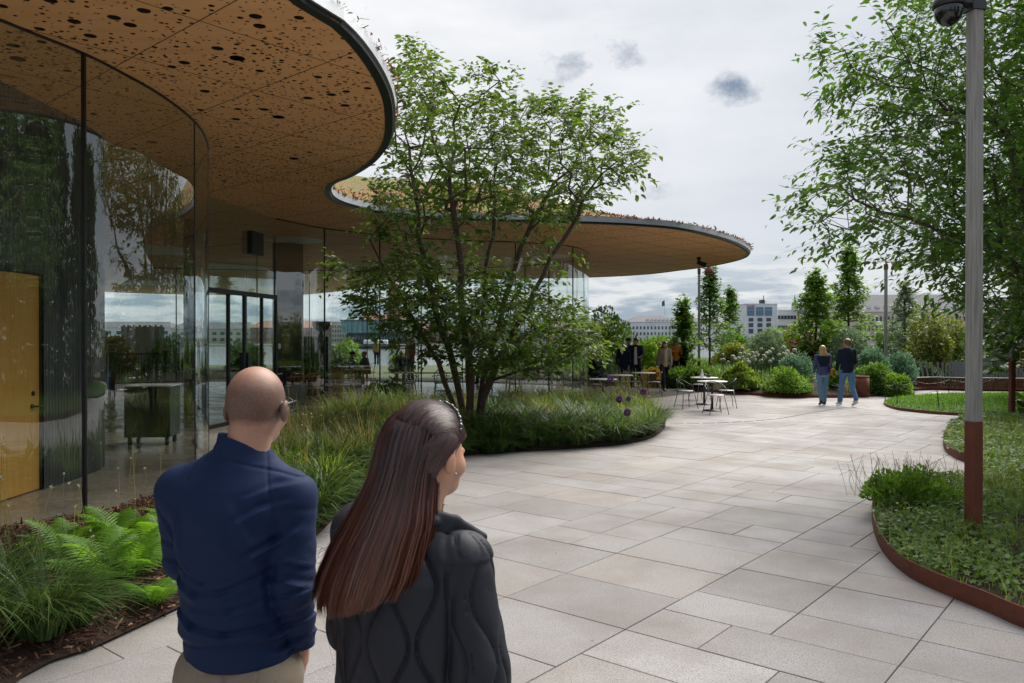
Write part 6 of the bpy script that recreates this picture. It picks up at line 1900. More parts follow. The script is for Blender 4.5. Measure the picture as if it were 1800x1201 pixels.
def head_sdf(P, c, ya=0.0, s=1.0, female=False, pitch=0.0):
    """c: centre of the skull; facing +Y turned by ya to +X"""
    q = (P - np.array(c, float)) @ np.array([[cos(ya), sin(ya), 0], [-sin(ya), cos(ya), 0], [0, 0, 1]])
    if pitch: q = q @ np.array([[1, 0, 0], [0, cos(pitch), -sin(pitch)], [0, sin(pitch), cos(pitch)]])
    q = q / s
    w_ = .95 if female else 1.0
    d = ell(q, (0, -.012, .012), (.080 * w_, .098, .097))
    d = smin(d, ell(q, (0, .022, -.045), (.060 * w_, .072, .080)), .03)
    d = smin(d, ell(q, (0, .060, -.098), (.026, .028, .022)), .03)
    for sx_ in (-1, 1):
        d = smin(d, ell(q, (sx_ * .040, .052, -.045), (.026, .028, .026)), .02)
        d = smax(d, -ell(q, (sx_ * .031, .098, -.008), (.020, .018, .012)), .012)
        d = smin(d, ell(q, (sx_ * .031, .079, -.009), (.013, .013, .011)), .003)
        e = ell(q, (sx_ * (.079 * w_ + .011), -.008, -.022), (.011, .022, .034), np.array([[1, 0, 0], [0, cos(.25), sin(.25)], [0, -sin(.25), cos(.25)]]))
        e = smax(e, -ell(q, (sx_ * (.079 * w_ + .013), .004, -.018), (.006, .012, .020)), .004)
        d = smin(d, e, .006)
    d = smin(d, cone(q, (0, .092, -.004), (0, .112, -.040), .008, .012), .012)
    d = smin(d, ell(q, (0, .091, -.070), (.022, .012, .008)), .008)
    d = smax(d, -cone(q, (-.018, .106, -.071), (.018, .106, -.071), .0022, .0022), .004)
    return d * s


def hand_sdf(P, w_, dirn, side, s=1.0, curl=.5):
    """w_: wrist; dirn: unit towards fingers; side: +1 thumb to given normal"""
    w_ = np.array(w_, float); d = np.array(dirn, float); d /= np.linalg.norm(d)
    t_ = np.array(side, float); t_ -= d * (t_ @ d); t_ /= np.linalg.norm(t_); n_ = np.cross(d, t_)
    o = cone(P, w_, w_ + d * .03 * s, .024 * s, .026 * s)
    for k in (-1.5, -.5, .5, 1.5):
        base_ = w_ + d * .085 * s + t_ * k * .019 * s
        o = smin(o, cone(P, w_ + d * .02 * s + t_ * k * .010 * s, base_, .017 * s, .0125 * s), .012)
        L1 = (.042 - abs(k - .5) * .004) * s
        m1 = base_ + (d * cos(curl) + n_ * sin(curl)) * L1
        m2 = m1 + (d * cos(curl * 2.2) + n_ * sin(curl * 2.2)) * L1 * .75
        o = smin(o, cone(P, base_, m1, .0095 * s, .0085 * s), .006); o = smin(o, cone(P, m1, m2, .0085 * s, .007 * s), .004)
    tb = w_ + d * .03 * s + t_ * .028 * s; tm = tb + (d * .7 + t_ * .7) * .035 * s; te = tm + (d * .95 + n_ * .3) * .028 * s
    o = smin(o, cone(P, w_ + d * .015 * s, tb, .015 * s, .013 * s), .01); o = smin(o, cone(P, tb, tm, .013 * s, .0105 * s), .006); o = smin(o, cone(P, tm, te, .0105 * s, .008 * s), .004)
    return o


def skinmat(name, c, stub=None):
    t = NT(name)
    n1 = t.noise(9, 4, .6); n2 = t.noise(140, 3, .7)
    col = t.mix(t.ramp(n1, [(.35, 0.0), (.7, .5)]), c, tuple(x * y for x, y in zip(c, (1.05, .78, .72))))
    col = t.mix(t.ramp(n2, [(.4, .18), (.6, 0.0)]), col, tuple(x * .6 for x in c))
    if stub:
        (cx, cy_, cz), ya = stub
        sp_ = t.n("ShaderNodeSeparateXYZ"); t.l(t.tc.outputs['Object'], sp_.inputs[0])
        # scalp hair stubble: behind the face plane and above the nape, thinning on the crown
        fy = t.math('ADD', t.math('MULTIPLY', t.math('SUBTRACT', sp_.outputs[0], cx), sin(ya)), t.math('MULTIPLY', t.math('SUBTRACT', sp_.outputs[1], cy_), cos(ya)))
        zz = t.math('SUBTRACT', sp_.outputs[2], cz)
        wob = t.math('MULTIPLY_ADD', t.noise(30, 4, .6), .03, -.015)
        m1 = t.math('MULTIPLY', t.math('ADD', t.math('ADD', zz, .062), wob), 45, clamp=True)
        m2 = t.math('MULTIPLY', t.math('SUBTRACT', .045, t.math('SUBTRACT', fy, t.math('MULTIPLY', zz, .3))), 50, clamp=True)
        top = t.math('MULTIPLY', t.math('SUBTRACT', .100, t.math('ADD', zz, t.math('MULTIPLY', wob, 1.5))), 16, clamp=True)
        fine = t.noise(520, 2, .8)
        m_ = t.math('MULTIPLY', t.math('MULTIPLY', m1, m2), t.math('MULTIPLY_ADD', top, .72, .12))
        m_ = t.math('MULTIPLY', m_, t.math('MULTIPLY_ADD', t.math('GREATER_THAN', fine, .5), .35, .68))
        col = t.mix(m_, col, (.045, .033, .030))
    return t.done(t.bsdf(col, .48, spec=.35, nrm=t.bump(n2, .12, .001), Subsurface_Weight=.0))


def clothmat(name, c, rough=.85, var=.12, weave=900, b=.15, spec=.2, sheen=.0, fn=None):
    t = NT(name)
    n1 = t.noise(6, 4, .6); n2 = t.noise(weave, 2, .6)
    col = t.mix(n1, tuple(x * (1 - var) for x in c), tuple(x * (1 + var) for x in c))
    if fn: col = fn(t, col)
    nr = t.bump(n2, b, .0006, t.bump(t.noise(45, 4, .6), .25, .003))
    return t.done(t.bsdf(col, rough, spec=spec, nrm=nr, Sheen_Weight=sheen))


def hairmat(name, c1, c2, c3=None, zr=None):
    t = NT(name)
    col = t.ramp(t.rnd(), [(0, c1), (.6, c2), (1, tuple(x * 1.4 for x in c2))])
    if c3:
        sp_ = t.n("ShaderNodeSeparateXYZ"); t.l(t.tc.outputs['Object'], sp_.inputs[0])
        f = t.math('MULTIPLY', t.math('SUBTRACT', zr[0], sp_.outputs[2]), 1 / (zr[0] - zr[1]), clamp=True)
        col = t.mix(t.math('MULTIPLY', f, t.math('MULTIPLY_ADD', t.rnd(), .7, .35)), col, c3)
    return t.done(t.bsdf(col, .38, spec=.5))


SKIN_A = skinmat('skin_fair', (.48, .27, .19)); SKIN_B = skinmat('skin_tan', (.36, .19, .12))
SHOE = clothmat('dark_shoe', (.03, .03, .035), .5); SHOE_W = clothmat('white_trainer', (.65, .64, .62), .6)


def person(label, X, Y, face, H, top, legs, hair, shoes=None, skin=None, stride=0.0, armL=(0, 0), armR=(0, 0), coat=0.0, hairkind='short', group=None, sit=False, female=False, lean=0.0, extra=None, h=.014, headyaw=0, wide=1.0, z0=0.0, twoshoe=None):
    """faces local +Y; armL/armR = (swing forward of elbow, bend of forearm)"""
    e = empty('person', (X, Y, z0), face, label, 'person', group, H / 1.75)
    sk = skin or SKIN_A
    dz = -.46 if sit else 0
    pel = np.array([0, 0, .95 + dz])
    J = {}
    for s, k in ((-1, 'L'), (1, 'R')):
        hip = pel + np.array([s * .09, 0, -.03])
        sw = stride * s
        if sit:
            kn = hip + np.array([s * .05, .42, .02]); an = kn + np.array([0, .02, -.40])
        else:
            kn = hip + np.array([0, sw * .5 + .01, -.43 + abs(sw) * .05]); an = kn + np.array([0, sw * .25 - (.16 * abs(sw) / .3 if sw < 0 else 0) * 1.0, -.40 + (.07 if sw < -.1 else 0)])
        J['hip' + k], J['kn' + k], J['an' + k] = hip, kn, an
        sh = np.array([s * .175 * wide, lean * .4, 1.425 + dz])
        a1, a2 = (armL if s < 0 else armR)
        el = sh + np.array([s * .045, math.sin(a1) * .28, -math.cos(a1) * .28])
        fw = np.array([-s * .25 * min(1, a2), math.sin(a1 + a2), -math.cos(a1 + a2)]); fw /= np.linalg.norm(fw)
        wr = el + fw * .245
        J['sh' + k], J['el' + k], J['wr' + k], J['fw' + k] = sh, el, wr, fw
    hc = np.array([0, .015 + lean * .55, 1.625 + dz])
    ctr = lambda z: np.interp(z + 0, [.95 + dz, 1.45 + dz], [0, lean * .4])
    def torso(P, g_):
        rows = [(.86 + dz, 0, 0, .155 + g_, .105 + g_), (.95 + dz, 0, 0, .158 + g_, .105 + g_), (1.10 + dz, 0, lean * .12, (.125 if female else .142) + g_, .095 + g_), (1.28 + dz, 0, lean * .27, (.148 if female else .172) * wide + g_, .115 + g_), (1.40 + dz, 0, lean * .4, .15 * wide + g_, .095 + g_), (1.47 + dz, 0, lean * .45, .075 + g_, .065 + g_), (1.50 + dz, 0, lean * .5, .055 + g_, .055 + g_)]
        return stack(P, rows) * .8
    def body(P):
        d = head_sdf(P, hc, headyaw, 1.0, female)
        d = smin(d, cone(P, hc + np.array([0, -.02, -.05]), (0, lean * .45, 1.40 + dz), .050, .056), .02)
        d = smin(d, torso(P, -.012), .02)
        for k in 'LR':
            d = smin(d, cone(P, J['sh' + k], J['el' + k], .042, .036), .02); d = smin(d, cone(P, J['el' + k], J['wr' + k], .036, .025), .01)
            d = smin(d, hand_sdf(P, J['wr' + k], J['fw' + k], (0, 1, .2)), .01)
            d = smin(d, cone(P, J['hip' + k], J['kn' + k], .075, .048), .02); d = smin(d, cone(P, J['kn' + k], J['an' + k], .045, .034), .01)
            d = smin(d, cone(P, J['an' + k], J['an' + k] + np.array([0, .11, -.035]), .034, .028), .01)
        return d
    zmax = 1.78 + dz; ymin, ymax = -.45, .62
    sdf_mesh('body', body, (-.42, ymin, -.02), (.42, ymax, zmax), h, sk, e)
    hem = (.86 if not coat else .86 - coat) + dz
    def jacket(P):
        w_ = .018 * snoise(P * 3.2, 5, 2) * .5
        d = torso(P, .022)
        d = smin(d, cone(P, J['shL'], J['shR'], .062, .062), .05)
        if coat: d = smin(d, stack(P, [(hem, 0, .01, .20, .15), (.95 + dz, 0, 0, .178, .128)]), .03)
        for k in 'LR': d = smin(d, cone(P, J['sh' + k], J['el' + k], .062, .054), .025); d = smin(d, cone(P, J['el' + k], J['wr' + k] - J['fw' + k] * .02, .054, .040), .015)
        d = smax(d, hem - P[:, 2] if not sit else d - 1, .01)
        return d + w_ * .5
    sdf_mesh('jacket', jacket, (-.44, ymin, hem - .05), (.44, ymax, 1.54 + dz), h, top, e)
    def pants(P):
        d = None
        for k in 'LR':
            t1 = smin(cone(P, J['hip' + k], J['kn' + k], .092, .068), cone(P, J['kn' + k], J['an' + k] + np.array([0, 0, .03]), .068, .060), .02)
            d = t1 if d is None else smin(d, t1, .015)
        d = smin(d, stack(P, [(.83 + dz, 0, 0, .165, .115), (1.0 + dz, 0, 0, .145, .108)]), .03)
        return d + .008 * snoise(P * 4, 8, 2)
    sdf_mesh('trousers', pants, (-.36, ymin, .03), (.36, ymax, 1.04 + dz), h, legs, e)
    for k in 'LR':
        a = J['an' + k]; lift = a[2] - .09
        tip = a + np.array([0, .17, -.055 if lift < .03 else -.12]); heel = a + np.array([0, -.045, -.045])
        fn_ = lambda P, a=a, tip=tip, heel=heel: smin(smin(cone(P, heel, tip, .036, .034), cone(P, a, a + np.array([0, .05, -.03]), .045, .036), .02), P[:, 2] * 0 + 1, .001)
        sdf_mesh('shoe', fn_, a + np.array([-.08, -.13, -.20]), a + np.array([.08, .26, .07]), .009, shoes or SHOE, e)
    q0 = hc
    def hairf(P):
        q = (P - q0) @ np.array([[cos(headyaw), sin(headyaw), 0], [-sin(headyaw), cos(headyaw), 0], [0, 0, 1]])
        d = ell(q, (0, -.018, .022), (.088, .108, .106))
        if hairkind == 'short': d = smax(d, -(q[:, 2] - .0 + np.clip(-q[:, 1], 0, .1) * .55 - np.clip(q[:, 1], 0, .2) * .55 + .02), .01)
        elif hairkind == 'bald_white': d = smax(d, q[:, 2] - .04, .01); d = smax(d, q[:, 1] - .03, .01); d = smax(d, -(q[:, 2] + .06), .01)
        elif hairkind == 'bob': d = smin(d, ell(q, (0, -.035, -.045), (.098, .085, .10)), .03); d = smax(d, smin(q[:, 1] - .035, -(q[:, 2] - .045), .02), .01)
        elif hairkind == 'long': d = smin(d, stack(q, [(-.28, 0, -.085, .11, .035), (-.15, 0, -.07, .115, .055), (0, 0, -.03, .09, .08), (.05, 0, -.02, .07, .08)]), .03); d = smax(d, smin(q[:, 1] - .03, -(q[:, 2] - .05), .02), .01)
        elif hairkind == 'cap': d = smin(ell(q, (0, -.012, .03), (.090, .110, .098)), ell(q, (0, .11, .035), (.06, .07, .008)), .01); d = smax(d, -(q[:, 2] - .015), .006)
        return d + .006 * snoise(P * 14, 3, 2)
    sdf_mesh({'cap': 'cap'}.get(hairkind, 'hair'), hairf, q0 + np.array([-.16, -.22, -.32]), q0 + np.array([.16, .24, .16]), .009, hair, e)
    if extra: extra(e, J, hc)
    return e


H_grey = hairmat('hair_grey_blond', (.38, .34, .28), (.52, .48, .41)); H_brown = hairmat('hair_brown', (.05, .028, .018), (.10, .055, .03)); H_black = hairmat('hair_black', (.015, .012, .012), (.03, .022, .02))
H_blond = hairmat('hair_blond', (.36, .21, .09), (.52, .34, .16)); H_ginger = hairmat('hair_auburn', (.13, .06, .03), (.22, .10, .05)); H_white = hairmat('hair_white', (.6, .58, .55), (.7, .68, .66)); CAPG = clothmat('dark_green_cap', (.02, .045, .035))
NAVY = clothmat('navy_wool', (.012, .018, .045)); NAVY2 = clothmat('navy_knit', (.012, .018, .032)); BEIGE = clothmat('beige_knit', (.30, .26, .19)); ORANGE = clothmat('ochre_orange', (.42, .17, .035)); DARK = clothmat('dark_wool', (.02, .022, .026)); JEANS = clothmat('blue_denim', (.14, .24, .36)); JEANS2 = clothmat('mid_denim', (.10, .20, .36))
KHAKI = clothmat('khaki_cotton', (.26, .21, .16)); GREYC = clothmat('grey_wool', (.12, .13, .14)); PINK = clothmat('coral_shirt', (.45, .09, .10)); LILAC = clothmat('lilac_shirt', (.38, .42, .62)); WHITEC = clothmat('white_shirt', (.62, .62, .62)); BLUEG = clothmat('slate_blue', (.07, .10, .13))
DOTS = clothmat('navy_speckled', (.045, .065, .14), fn=lambda t, c: t.mix(t.math('LESS_THAN', t.vor(38), .25), c, (.30, .32, .40)))
BAG = clothmat('tan_leather', (.32, .13, .05), .5)


def shoulder_bag(e, J, hc, mat=BAG, side=1, z=.98):
    m = MB(); m.box((side * .24, .02, z), (.10, .24, .20), bev=.03); m.obj('handbag', mat, e)
    m = MB(); m.tube([(side * .24, -.06, z + .1), (side * .17, -.09, 1.40), (side * .15, 0, 1.485), (side * .20, .08, 1.38), (side * .24, .08, z + .1)], .008, 5); m.obj('strap', mat, e)


def open_shirt(e, J, hc, mat=WHITEC):
    fn_ = lambda P: smax(stack(P, [(.86, 0, .115, .06, .026), (1.2, 0, .135, .05, .026), (1.44, 0, .085, .05, .03)]), P[:, 2] - 1.46, .01)
    sdf_mesh('shirt', fn_, (-.1, 0, .82), (.1, .22, 1.5), .010, mat, e)


def walking(x, yfoot): return G(x, yfoot)


# the couple walking away
X, Y = G(1446, 713)
def shawl(e, J, hc):
    fn_ = lambda P: smax(smax(stack(P, [(1.13, 0, -.125, .09, .02), (1.30, 0, -.135, .17, .022), (1.44, 0, -.10, .19, .03)]), P[:, 2] - 1.46, .01), -(P[:, 2] - 1.12), .01)
    sdf_mesh('scarf', fn_, (-.24, -.2, 1.08), (.24, -.04, 1.5), .010, NAVY, e); shoulder_bag(e, J, hc)
    fn2 = lambda P: smax(stack(P, [(.85, 0, 0, .18, .125), (1.02, 0, 0, .165, .122)]), P[:, 2] - 1.02, .01)
    sdf_mesh('shirt', fn2, (-.22, -.2, .82), (.22, .2, 1.06), .010, LILAC, e)
person('woman with blond hair and blue jeans walking away, left one of the walking couple', X, Y, R_(-6), 1.62, DOTS, JEANS, H_blond, SHOE, stride=.16, armL=(.1, .5), armR=(-.1, .7), hairkind='long', female=True, extra=shawl, h=.011)
X, Y = G(1489, 714)
person('man in dark navy jumper and blue jeans walking away, right one of the walking couple', X, Y, R_(4), 1.80, NAVY2, JEANS2, H_brown, SHOE_W, stride=-.24, armL=(.15, .25), armR=(.1, .6), h=.011, headyaw=-.4)
# the group coming towards us
X, Y = G(1096, 688)
person('woman with pale curly bob in long navy coat, left of the approaching group', X, Y, R_(160), 1.70, NAVY, KHAKI, H_grey, SHOE, stride=.2, armL=(.0, .3), armR=(.1, .4), coat=.28, hairkind='bob', female=True, headyaw=-.8)
X, Y = G(1106, 686)
person('man in dark green cap half hidden behind the woman in the long navy coat', X + .12, Y + .9, R_(170), 1.82, GREYC, KHAKI, CAPG, SHOE, stride=-.1, hairkind='cap')
X, Y = G(1120, 688)
person('smiling dark haired man in navy jacket and navy trousers with white shirt', X, Y + .3, R_(168), 1.83, NAVY, NAVY2, H_brown, SHOE, stride=.26, armL=(.3, 1.1), armR=(.2, .9), headyaw=.35, extra=open_shirt)
X, Y = G(1168, 688)
person('woman with long dark hair in beige cardigan and black trousers walking towards us', X, Y, R_(188), 1.70, BEIGE, DARK, H_black, SHOE, stride=.26, armL=(.1, .5), armR=(-.1, .3), hairkind='long', female=True, extra=lambda e, J, hc: (shoulder_bag(e, J, hc, KHAKI, 1, 1.0), open_shirt(e, J, hc, clothmat('cream_top', (.55, .47, .36)))))
p = at(1187, 640, 33.5)
person('bearded man in ochre orange jacket behind the border plants, looking down', p.x, 33.5, R_(180), 1.72, ORANGE, DARK, H_black, SHOE, skin=SKIN_B, armL=(.4, 1.5), armR=(.4, 1.5), hairkind='short')
person('grey haired person in dark jacket right of the man in orange', at(1201, 640, 34).x, 34, R_(120), 1.70, DARK, DARK, H_white, SHOE, hairkind='short')
# guests seated or standing
CH = [('auburn haired guest in dark clothes seated at the right end of the glass', 1036, 29.5, R_(-80), DARK, H_ginger, 'short'),
      ('seated guest in grey jacket and dark cap beyond the glass, left one of two', 613, 31.5, R_(-75), GREYC, CAPG, 'cap'),
      ('seated guest in grey jacket and beige cap beyond the glass, right one of two', 646, 31.5, R_(75), GREYC, H_grey, 'cap'),
      ('white bearded old man seated facing us beyond the glass', 706, 33, R_(180), BLUEG, H_white, 'short'),
      ('guest in dark jacket seated behind the tree stems', 852, 31, R_(60), DARK, H_black, 'short'),
      ('guest in dark jacket with red top seated behind the grasses', 968, 30, R_(-60), DARK, H_brown, 'short')]
for (lab, x, z, f_, tp, hr_, hk) in CH:
    X, Y = fl(x, z)
    person(lab, X, Y, f_, 1.74, tp, DARK if tp is not BLUEG else GREYC, hr_, SHOE, armL=(.5, 1.2), armR=(.5, 1.2), hairkind=hk, sit=True, lean=.25, h=.016)
    m = MB(); e = empty('garden_chair', (X, Y, 0), f_ , 'dark metal chair under the ' + ' '.join(lab.split(' beyond')[0].split(' seated at')[0].split()[:8]), 'chair')
    m.lathe([(0, .40), (.2, .40), (.2, .42), (0, .42)], n=18, c=(0, -.02, 0)); m.obj('seat', M['wire'], e)
    for (a, b_) in ((.16, .14), (-.16, .14), (.16, -.18), (-.16, -.18)): m = MB(); m.tube([(a, b_, .41), (a * 1.2, b_ * 1.2, 0)], .011, 6); m.obj('leg', M['wire'], e)
    m = MB(); m.tube([(.18, -.17, .41), (.18, -.24, .78), (0, -.27, .82), (-.18, -.24, .78), (-.18, -.17, .41)], .012, 6); m.obj('backrest', M['wire'], e)
X, Y = fl(722, 34)
person('man in coral pink shirt and grey trousers standing beyond the glass', X, Y, R_(150), 1.80, PINK, BLUEG, H_grey, SHOE, armL=(.1, .3), armR=(.1, .3), hairkind='cap', h=.016)
X, Y = fl(662, 52)
person('far small figure in yellowish top standing at the water edge', X, Y, R_(180), 1.72, clothmat('mustard_top', (.35, .25, .10)), DARK, H_brown, SHOE, h=.02)
X, Y = fl(196, 21)
person('guest in dark coat standing behind the garment rail in the left view', X, Y, R_(100), 1.74, DARK, DARK, H_ginger, SHOE, h=.016, hairkind='bob')
KM = 600.0; MX0 = 435.0; MY = 2.333
def mp(x, y): return ((x - MX0) / KM, CAMH - (y - 593) / KM)      # photo pixel -> (x, z) on the man's plane
man = empty('person', ((MX0 - 900) / KM, MY, 0), 0, 'bald man with grey stubble, navy jacket and khaki trousers seen from behind', 'person')
hx, hz = mp(450, 706)
HC = np.array([hx, .015, hz - .006]); HYAW = R_(10)
S = {'L': (np.array([-.205, .02, 1.375]), np.array([-.205, .05, 1.165]), np.array([-.13, .19, .985])),
     'R': (np.array([.135, -.01, 1.362]), np.array([.150, -.05, 1.115]), np.array([.142, .045, .892]))}
def man_body(P):
    d = head_sdf(P, HC, HYAW, 1.0)
    nb_ = HC + np.array([-.012, -.022, -.07])
    d = smin(d, cone(P, HC + np.array([-.006, -.022, -.045]), np.array([-.015, -.005, 1.43]), .060, .066), .018)
    d = smin(d, stack(P, [(.80, -.03, 0, .120, .08), (1.1, -.035, 0, .120, .075), (1.3, -.03, 0, .14, .085), (1.4, -.025, 0, .13, .09), (1.47, -.015, 0, .06, .06)]) * .8, .03)
    for k in 'LR':
        a, b_, c = S[k]
        d = smin(d, cone(P, a, b_, .038, .030), .02); d = smin(d, cone(P, b_, c, .030, .025), .01)
    d = smin(d, hand_sdf(P, S['R'][2], (-.10, .25, -1), (0, -1, 0), 1.0, .25), .01)
    d = smin(d, hand_sdf(P, S['L'][2], (.2, .25, -1), (0, 1, 0), 1.0, .25), .01)
    for s in (-1, 1):
        d = smin(d, cone(P, (-.03 + s * .08, 0, .80), (-.03 + s * .09, .03, .48), .070, .055), .02); d = smin(d, cone(P, (-.03 + s * .09, .03, .48), (-.03 + s * .09, -.01, .09), .052, .036), .01)
        d = smin(d, cone(P, (-.03 + s * .09, -.01, .08), (-.03 + s * .10, .12, .045), .036, .030), .01)
    return d
SKIN_M = skinmat('skin_man', (.45, .262, .195), ((HC[0], HC[1], HC[2]), HYAW))
sdf_mesh('body', man_body, (-.36, -.25, 0), (.30, .35, 1.77), .0046, SKIN_M, man, 2)
def fold_list(L_, mpf):
    o = []
    for (pts_, w_, dpt) in L_:
        q = [mpf(*p) for p in pts_]
        for a, b_ in zip(q[:-1], q[1:]): o.append((np.array(a), np.array(b_), w_, dpt))
    return o
MF = fold_list([
    ([(437, 880), (462, 925), (478, 985)], .024, .004),
    ([(322, 1006), (365, 1026), (420, 1022), (472, 1002)], .013, .008), ([(335, 985), (380, 1006), (430, 1003)], .011, .004), ([(366, 1051), (430, 1054), (478, 1042)], .012, .0055),
    ([(322, 1062), (360, 1080), (420, 1092), (478, 1086)], .012, .010), ([(318, 960), (350, 990), (400, 1008)], .014, -.005),
    ([(455, 860), (500, 845), (530, 842)], .012, .004), ([(440, 900), (480, 880), (515, 872)], .014, .005), ([(462, 960), (500, 940), (528, 922)], .014, .009),
    ([(485, 985), (520, 975), (550, 985)], .012, -.006), ([(492, 1010), (522, 1002), (552, 1012)], .012, .008), ([(498, 1040), (525, 1030), (552, 1022)], .012, .009),
    ([(490, 1075), (520, 1068), (553, 1050)], .013, -.008), ([(495, 1100), (520, 1090), (552, 1078)], .012, .008), ([(505, 1130), (530, 1120), (553, 1108)], .012, .007),
    ([(480, 1000), (484, 1050)], .012, .004), ([(300, 870), (330, 900), (340, 950)], .016, .005), ([(290, 900), (310, 935)], .012, .006), ([(288, 950), (315, 962)], .012, .006), ([(295, 985), (322, 990)], .010, .006), ([(380, 900), (420, 930), (450, 970)], .022, .004), ([(345, 850), (330, 880)], .02, .003)], mp)
def man_jacket(P):
    rows = [(.885, -.022, 0, .156, .122), (.905, -.022, 0, .160, .128), (.965, -.028, 0, .160, .130), (.985, -.030, -.004, .168, .140), (1.05, -.034, -.004, .160, .134), (1.15, -.036, -.004, .158, .132), (1.25, -.034, -.006, .172, .138), (1.33, -.03, -.006, .185, .138), (1.40, -.028, 0, .165, .122), (1.445, -.022, 0, .118, .098), (1.475, -.015, 0, .084, .084), (1.50, -.012, .002, .077, .078), (1.58, -.006, .01, .074, .076)]
    d = stack(P, rows) * .85
    d = smin(d, cone(P, (-.185, .01, 1.372), (.125, .0, 1.358), .066, .064), .05)
    d = smin(d, cone(P, (-.07, .0, 1.455), (-.17, .01, 1.395), .052, .058), .03); d = smin(d, cone(P, (.045, .0, 1.44), (.115, .0, 1.375), .050, .056), .03)
    for k in 'LR':
        a, b_, c = S[k]
        sl_ = smin(cone(P, a, b_, .071, .060), cone(P, b_, c + (c - b_) / np.linalg.norm(c - b_) * -.01, .060, .046), .02)
        kk_ = .009 + .020 * np.clip((P[:, 2] - 1.18) / .14, 0, 1)
        d = smin(d, sl_, kk_)
    # collar top: a plane that dips to the right
    d = smax(d, P[:, 2] - (1.532 - (P[:, 0] + .02) * .33 - P[:, 1] * .10), .004)
    # hollow the collar
    d = smax(d, -np.maximum(cone(P, (-.012, .004, 1.47), (-.004, .012, 1.62), .069, .069), 1.475 - P[:, 2]), .004)
    d = smax(d, .886 + .018 * np.clip(np.abs(P[:, 0] + .02) / .15, 0, 1.2) ** 2 - P[:, 2], .006)
    xz = P[:, [0, 2]]; off = np.zeros(len(P))
    for (a, b_, w_, dpt) in MF:
        ab = b_ - a; l_ = np.linalg.norm(ab); u_ = ab / l_; q = xz - a; t_ = q @ u_; s_ = q[:, 0] * u_[1] - q[:, 1] * u_[0]
        e_ = np.maximum(np.maximum(-t_, t_ - l_), 0)
        tp_ = np.exp(-(e_ / (w_ * 1.2)) ** 2)
        off += tp_ * dpt * (.75 * np.exp(-((s_ + w_ * .55) / (w_ * .7)) ** 2) - .75 * np.exp(-np.abs(s_ - w_ * .35) / (w_ * .62)))
    off *= np.clip((.10 - P[:, 1]) * 12, 0, 1)
    wr = snoise(P * np.array([5, 5, 9]), 6, 3)
    off += .0050 * np.clip(1 - np.abs(wr), 0, 1) ** 1.6 * np.clip((1.43 - P[:, 2]) * 10, .15, 1) - .0015
    # waistband seam, collar seam, cuff, shoulder seam
    zb_ = P[:, 2] - (.962 + .010 * np.sin(P[:, 0] * 9 + 1)); off += .004 * np.exp(-(zb_ / .003) ** 2) * (np.abs(P[:, 0] + .03) < .17)
    zc = P[:, 2] - (1.480 - (P[:, 0] + .02) * .30); off += .0035 * np.exp(-(zc / .003) ** 2)
    for k in 'LR':
        a, b_, c = S[k]; ax = (c - b_) / np.linalg.norm(c - b_); q = (P - c) @ ax + .055
        off += .0035 * np.exp(-(q / .0035) ** 2) * (np.linalg.norm(P - c, axis=1) < .10)
    sx_ = P[:, 0] - (.098 + (P[:, 2] - 1.36) * -.25); off += .003 * np.exp(-(sx_ / .003) ** 2) * (P[:, 2] > 1.22)
    sx_ = P[:, 0] + (.172 + (P[:, 2] - 1.36) * -.25); off += .003 * np.exp(-(sx_ / .003) ** 2) * (P[:, 2] > 1.22)
    return d + off
JACK = clothmat('navy_shell', (.0065, .019, .066), .75, .12, 700, .10, .25)
sdf_mesh('jacket', man_jacket, (-.32, -.20, .84), (.27, .30, 1.58), .0042, JACK, man, 1)
def man_trousers(P):
    d = stack(P, [(.78, -.025, -.0, .165, .125), (.84, -.025, -.0, .168, .122), (.90, -.025, 0, .152, .108), (.93, -.025, 0, .135, .095), (.99, -.02, 0, .13, .09)]) * .85
    for s in (-1, 1):
        hp = np.array([-.026 + s * .088, 0, .845])
        d = smin(d, cone(P, hp, (hp[0] + s * .01, .03, .48), .098, .078), .02); d = smin(d, cone(P, (hp[0] + s * .01, .03, .48), (hp[0] + s * .01, -.01, .10), .078, .070), .015)
        d = smin(d, ell(P, (-.028 + s * .075, -.055, .83), (.085, .075, .085)), .03)
    off = .003 * snoise(P * np.array([7, 7, 10]), 9, 3)
    xz = P[:, [0, 2]]
    off += .006 * np.exp(-((P[:, 0] + .028) / .006) ** 2) * (P[:, 1] < 0) * (P[:, 2] < .90)      # seat seam
    # back pocket outline at the right
    for (x0, x1, zt, zb__) in ((mp(372, 0)[0], mp(472, 0)[0], mp(0, 1160)[1], .70), (mp(372, 0)[0] - .20, mp(372, 0)[0] - .05, mp(0, 1175)[1], .70)):
        zz = zt + (P[:, 0] - x0) * .16 if x0 > -.2 else zt
        e1_ = np.exp(-((P[:, 2] - zz) / .0022) ** 2) * (P[:, 0] > x0) * (P[:, 0] < x1)
        e3_ = np.exp(-((P[:, 2] - zz + .032) / .0018) ** 2) * (P[:, 0] > x0) * (P[:, 0] < x1) * .6
        e2_ = (np.exp(-((P[:, 0] - x0) / .002) ** 2) + np.exp(-((P[:, 0] - x1) / .002) ** 2)) * (P[:, 2] < zz) * (P[:, 2] > zb__)
        off += .004 * (e1_ + e2_ + e3_) * (P[:, 1] < 0)
    # side seam and slanted front pocket
    sx_ = P[:, 0] - .105 - (P[:, 2] - .85) * .25; off += .004 * np.exp(-(sx_ / .0025) ** 2) * (P[:, 1] < .03)
    sx_ = P[:, 0] + .150; off += .004 * np.exp(-(sx_ / .0025) ** 2) * (P[:, 1] < 0)
    return d + off
TROU = clothmat('khaki_trousers', (.235, .195, .155), .8, .10, 900, .12)
sdf_mesh('trousers', man_trousers, (-.28, -.20, .04), (.22, .20, 1.0), .0045, TROU, man, 1)
